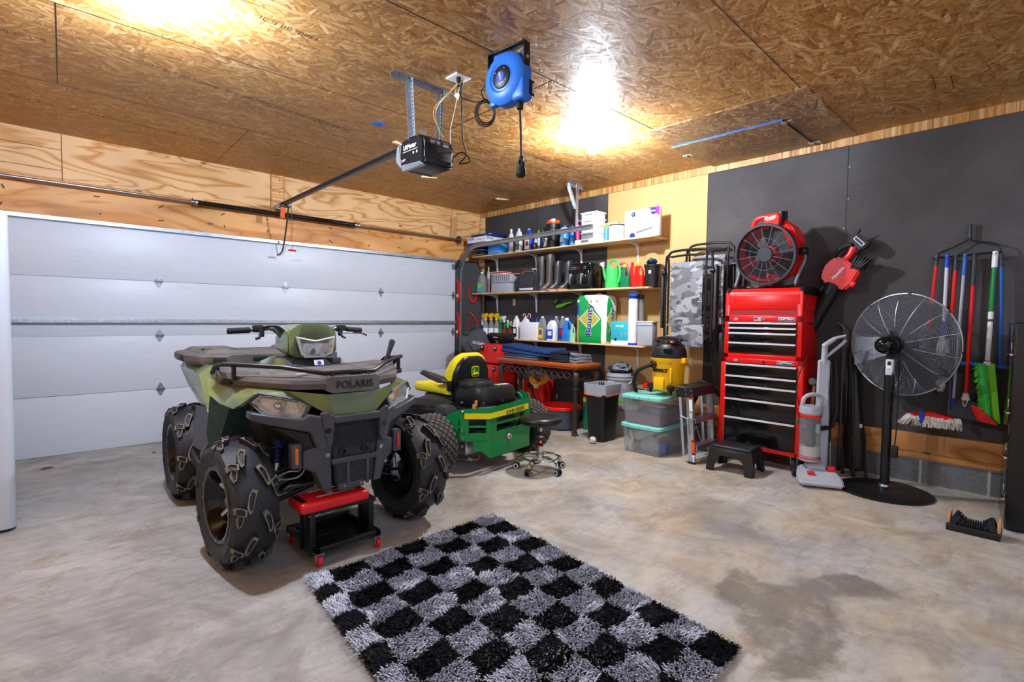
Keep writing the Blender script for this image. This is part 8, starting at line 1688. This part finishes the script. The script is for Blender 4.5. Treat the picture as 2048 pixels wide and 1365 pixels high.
# outlet with cords
P = hit(917, 155, 'z', CH); t = thing('ceiling_outlet', 'white square ceiling outlet with plugs and wires beside the blue cord reel', 'outlet', (P.x, P.y, CH), 0)
b = MB(); b.box((0, 0, -.006), (.12, .12, .012), 'outlet_white', bev=.003); b.build('cover_plate', t)
b = MB(); b.cyl((-.015, -.02, -.01), (-.015, -.02, -.07), .016, 'black_rubber', r2=.010, seg=12); b.build('plug', t); b = MB(); b.cyl((.03, .01, -.01), (.03, .01, -.06), .016, 'dark_grey', r2=.010, seg=12); b.build('plug', t)
b = MB(); loc = Vector((P.x, P.y, CH)); A0 = loc+Vector((.03, .01, -.06)); Ob = Vector((-2.50, -3.25, 2.42))
b.tube([v-loc for v in (A0, A0+Vector((.01, .0, -.2)), Vector((-2.44, -3.33, 2.50)), Vector((-2.42, -3.34, 2.40)), Vector((-2.46, -3.32, 2.34)), Vector((-2.40, -3.36, 2.36)), Vector((-2.44, -3.32, 2.42)), Vector((-2.50, -3.26, 2.36)))], .0045, 'black_rubber', sm=6)
b.build('opener_cord', t)
b = MB()
for k in range(2): b.tube([v-loc for v in (loc+Vector((.03-.02*k, -.03, -.01)), loc+Vector((-.06, -.02+.01*k, -.10)), Vector((-2.68+.015*k, -3.33, 2.64)), Vector((-2.64, -3.33, 2.52)), Vector((-2.60+.02*k, -3.30, 2.49)))], .0028, 'cream' if k else 'cord_yellow', sm=6, seg=6)
b.tube([v-loc for v in (loc+Vector((.02, .0, -.01)), Vector((-2.50, -3.32, 2.70)), Vector((-2.53, -3.31, 2.55)), Vector((-2.52, -3.30, 2.46)))], .0028, 'cream', sm=6, seg=6); b.build('bell_wire', t)
b = MB(); b.box((-.035, -.03, -.135), (.05, .002, .04), 'white_paper', (.2, .2, .4)); b.build('wire_tag', t)
# ================================================================== BLUE CORD REEL
C0 = hit(1016, 161, 'x', -2.56)
RL = thing('cord_reel', 'blue and black retractable cord reel mounted on the board ceiling', 'cord reel', (C0.x, C0.y, C0.z), math.radians(6)); RL.scale = (.94, .94, .94)
b = MB(); prof = [(0, -.062), (.075, -.062), (.085, -.058), (.095, -.066), (.115, -.062), (.145, -.050), (.158, -.035), (.160, .035), (.15, .05), (0, .055)]
b.lathe(prof, 'reel_blue', axis='x', seg=48); b.box((.0, -.115, -.09), (.095, .10, .13), 'reel_blue', bev=.018, seg=3); b.box((.0, .04, .13), (.08, .10, .06), 'reel_blue', bev=.01); b.box((-.0, .11, -.12), (.05, .05, .04), 'reel_blue', bev=.01)
b.box((.02, -.10, .10), (.05, .09, .08), 'reel_blue', bev=.01); b.build('reel_housing', RL)
b = MB(); b.lathe([(0, -.072), (.06, -.072), (.07, -.066), (.072, -.058), (0, -.058)], 'black_plastic', axis='x', seg=36)
for k in range(4): a = k*PI/2+.6; b.cyl((-.074, .052*math.cos(a), .052*math.sin(a)), (-.071, .052*math.cos(a), .052*math.sin(a)), .004, 'steel', seg=8)
b.lathe([(0, -.0745), (.030, -.0745), (.031, -.07)], 'deep_blue', axis='x', seg=28); b.text('AIRFLOW', .018, 'white_plastic', (-.0755, 0, 0), xd=(0, -.3, -.95), yd=(0, .95, -.3), depth=.0006, bold=.0004, sx=.7); b.cyl((-.0745, -.01, -.05), (-.072, -.01, -.05), .004, 'red', seg=8); b.build('hub_cover', RL)
b = MB(); zt = CH-C0.z
b.box((0, .0, zt-.004), (.06, .30, .008), 'black_metal', bev=.002); b.box((0, .148, zt-.06), (.055, .007, .12), 'black_metal', bev=.002); b.box((.0, -.148, zt-.075), (.055, .007, .15), 'black_metal', bev=.002)
b.cyl((.0, -.15, .10), (.0, -.158, .10), .011, 'handle_wood', seg=12); b.cyl((0, .08, zt-.010), (0, .08, zt-.016), .010, 'steel', seg=8); b.build('mount_bracket', RL)
b = MB(); b.box((.03, -.165, -.08), (.05, .004, .09), 'black_plastic'); b.box((.045, -.168, -.08), (.02, .003, .06), 'pale_grey'); b.build('rating_label', RL)
b = MB(); b.lathe([(.012, 0), (.02, .0), (.024, .03), (.018, .04)], 'black_rubber', c=(0, -.10, -.20), seg=16); b.tube([(0, -.10, -.19), (.0, -.11, -.35), (.004, -.112, -.50)], .0065, 'black_rubber', sm=4)
b.lathe([(.009, 0), (.014, -.01), (.013, -.035), (.030, -.09), (.032, -.115), (.02, -.13), (0, -.13)], 'black_rubber', c=(.004, -.112, -.485), seg=16)
for k in range(6): b.box((.004+.02*math.cos(k), -.112+.02*math.sin(k), -.545), (.006, .006, .06), 'black_plastic', (0, 0, k)); 
b.build('outlet_cord', RL)
b = MB(); M_ = Matrix.Rotation(-math.radians(6), 4, 'Z')
def rl_(v): return M_ @ (Vector(v)-C0)
Cc = hit(968, 205, 'x', -2.56); kn = rl_(Cc+Vector((0, 0, 0)))
pts = [Vector((-.03, .13, .02)), Vector((-.04, .19, -.03)), kn+Vector((0, .0, .0))]
b.tube(pts, .0048, 'black_rubber', sm=5)
for k in range(3): 
    r = .062-.006*k; b.tube([kn+Vector((.012*k-.01+r*.8*math.sin(a), .008*(k-1)-r*.72*math.sin(a), -r*1.35+r*1.35*math.cos(a))) for a in [2*PI*q/28 for q in range(28)]], .0042, 'black_rubber', closed=True, seg=7)
b.tube([kn, kn+Vector((-.01, .10, .02)), rl_(Vector((P.x-.015, P.y-.02, CH-.14))), rl_(Vector((P.x-.015, P.y-.02, CH-.072)))], .0045, 'black_rubber', sm=6); b.box(kn+Vector((0, 0, .0)), (.02, .03, .02), 'black_plastic', bev=.004); b.build('supply_cord', RL)

# printed grade marks on the ceiling boards (faint ink strokes, part of the boards)
rnd = random.Random(21)
def stamp(p0, p1, name, hh=.05, dens=.016):
    A, B = hit(*p0, 'z', CH-.0006), hit(*p1, 'z', CH-.0006); d = (B-A); L = d.length; d.normalize(); n = Vector((-d.y, d.x, 0)); b = MB(); s = 0; a = math.atan2(d.y, d.x)
    while s < L:
        if rnd.random() < .80:
            q = A+d*s+n*rnd.uniform(-.004, .004); k = rnd.random()
            if k < .5: b.box(q, (.0035, hh*rnd.uniform(.7, 1), .0008), 'ink', (0, 0, a))
            elif k < .8:
                for f in (-.45, 0, .45): b.box(q+n*hh*f, (dens*.75, .003, .0008), 'ink', (0, 0, a))
            else: b.box(q, (.003, hh, .0008), 'ink', (0, 0, a)); b.box(q+d*.008+n*hh*.4, (.014, .003, .0008), 'ink', (0, 0, a)); b.box(q+d*.008-n*hh*.4, (.014, .003, .0008), 'ink', (0, 0, a))
        s += dens
    struct(b.build(name, smooth=False))
mat('ink', '5a4430', .8)
stamp((275, 122), (700, 262), 'trim_40'); stamp((20, 190), (465, 293), 'trim_41', .04); stamp((0, 60), (104, 84), 'trim_42'); stamp((550, 310), (700, 345), 'trim_43', .03); stamp((520, 35), (640, 82), 'trim_44', .04); stamp((1000, 395-60), (900, 300), 'trim_45', .03)
for (u, v, w_, h_) in ((1868, 165, .20, .002), (1905, 165, .20, .002)):
    q = hit(u, v, 'z', CH-.0006); b = MB(); b.box(q, (.26, .007, .0008), 'ink', (0, 0, .05)); struct(b.build('trim_%d' % (46+(u > 1900))))

t = thing('soft_bag', 'black soft bag slumped behind the yellow shop vacuum on the storage bins', 'bag', (.12, -3.40, .577), RZ)
b = MB(); b.loft([[(x*w_, y*d_, z) for x, y in ring(14, 1)] for w_, d_, z in ((.08, .06, 0), (.10, .07, .08), (.08, .06, .25), (.07, .05, .38), (.03, .03, .44))], 'black_satin'); b.build('bag_body', t)
t = thing('red_tool', 'small red and black corded tool on the storage bin lid left of the vacuum', 'tool', (.02, -3.31, .577), RZ)
b = MB(); b.hull([(x, y, z) for y in (-.03, .03) for x, z in ((-.06, .0), (.06, .0), (.07, .04), (.02, .075), (-.05, .05))], 'red_plastic', bev=.01); b.build('tool_body', t)
b = MB(); b.tube([(.0, 0, .07), (-.06, -.02, .06), (-.12, -.05, .02), (-.05, -.12, .006), (.05, -.16, .006)], .006, 'black_rubber', sm=4); b.build('cord', t)
t = thing('floor_jack', 'low red floor jack on the floor behind the step ladder', 'floor jack', (.32, -3.88, 0), RZ)
b = MB(); b.box((0, 0, .075), (.16, .30, .09), 'red_plastic', bev=.02); b.cyl((0, -.05, .1), (0, -.05, .15), .04, 'dark_steel'); b.build('jack_body', t)
b = MB(); b.cyl((-.08, -.12, .03), (.08, -.12, .03), .03, 'dark_steel'); b.cyl((-.08, .12, .03), (.08, .12, .03), .03, 'dark_steel'); b.build('wheels', t)
b = MB(); b.tube([(0, .10, .12), (0, .12, .30), (0, .10, .60)], .012, 'red_plastic'); b.build('handle', t)
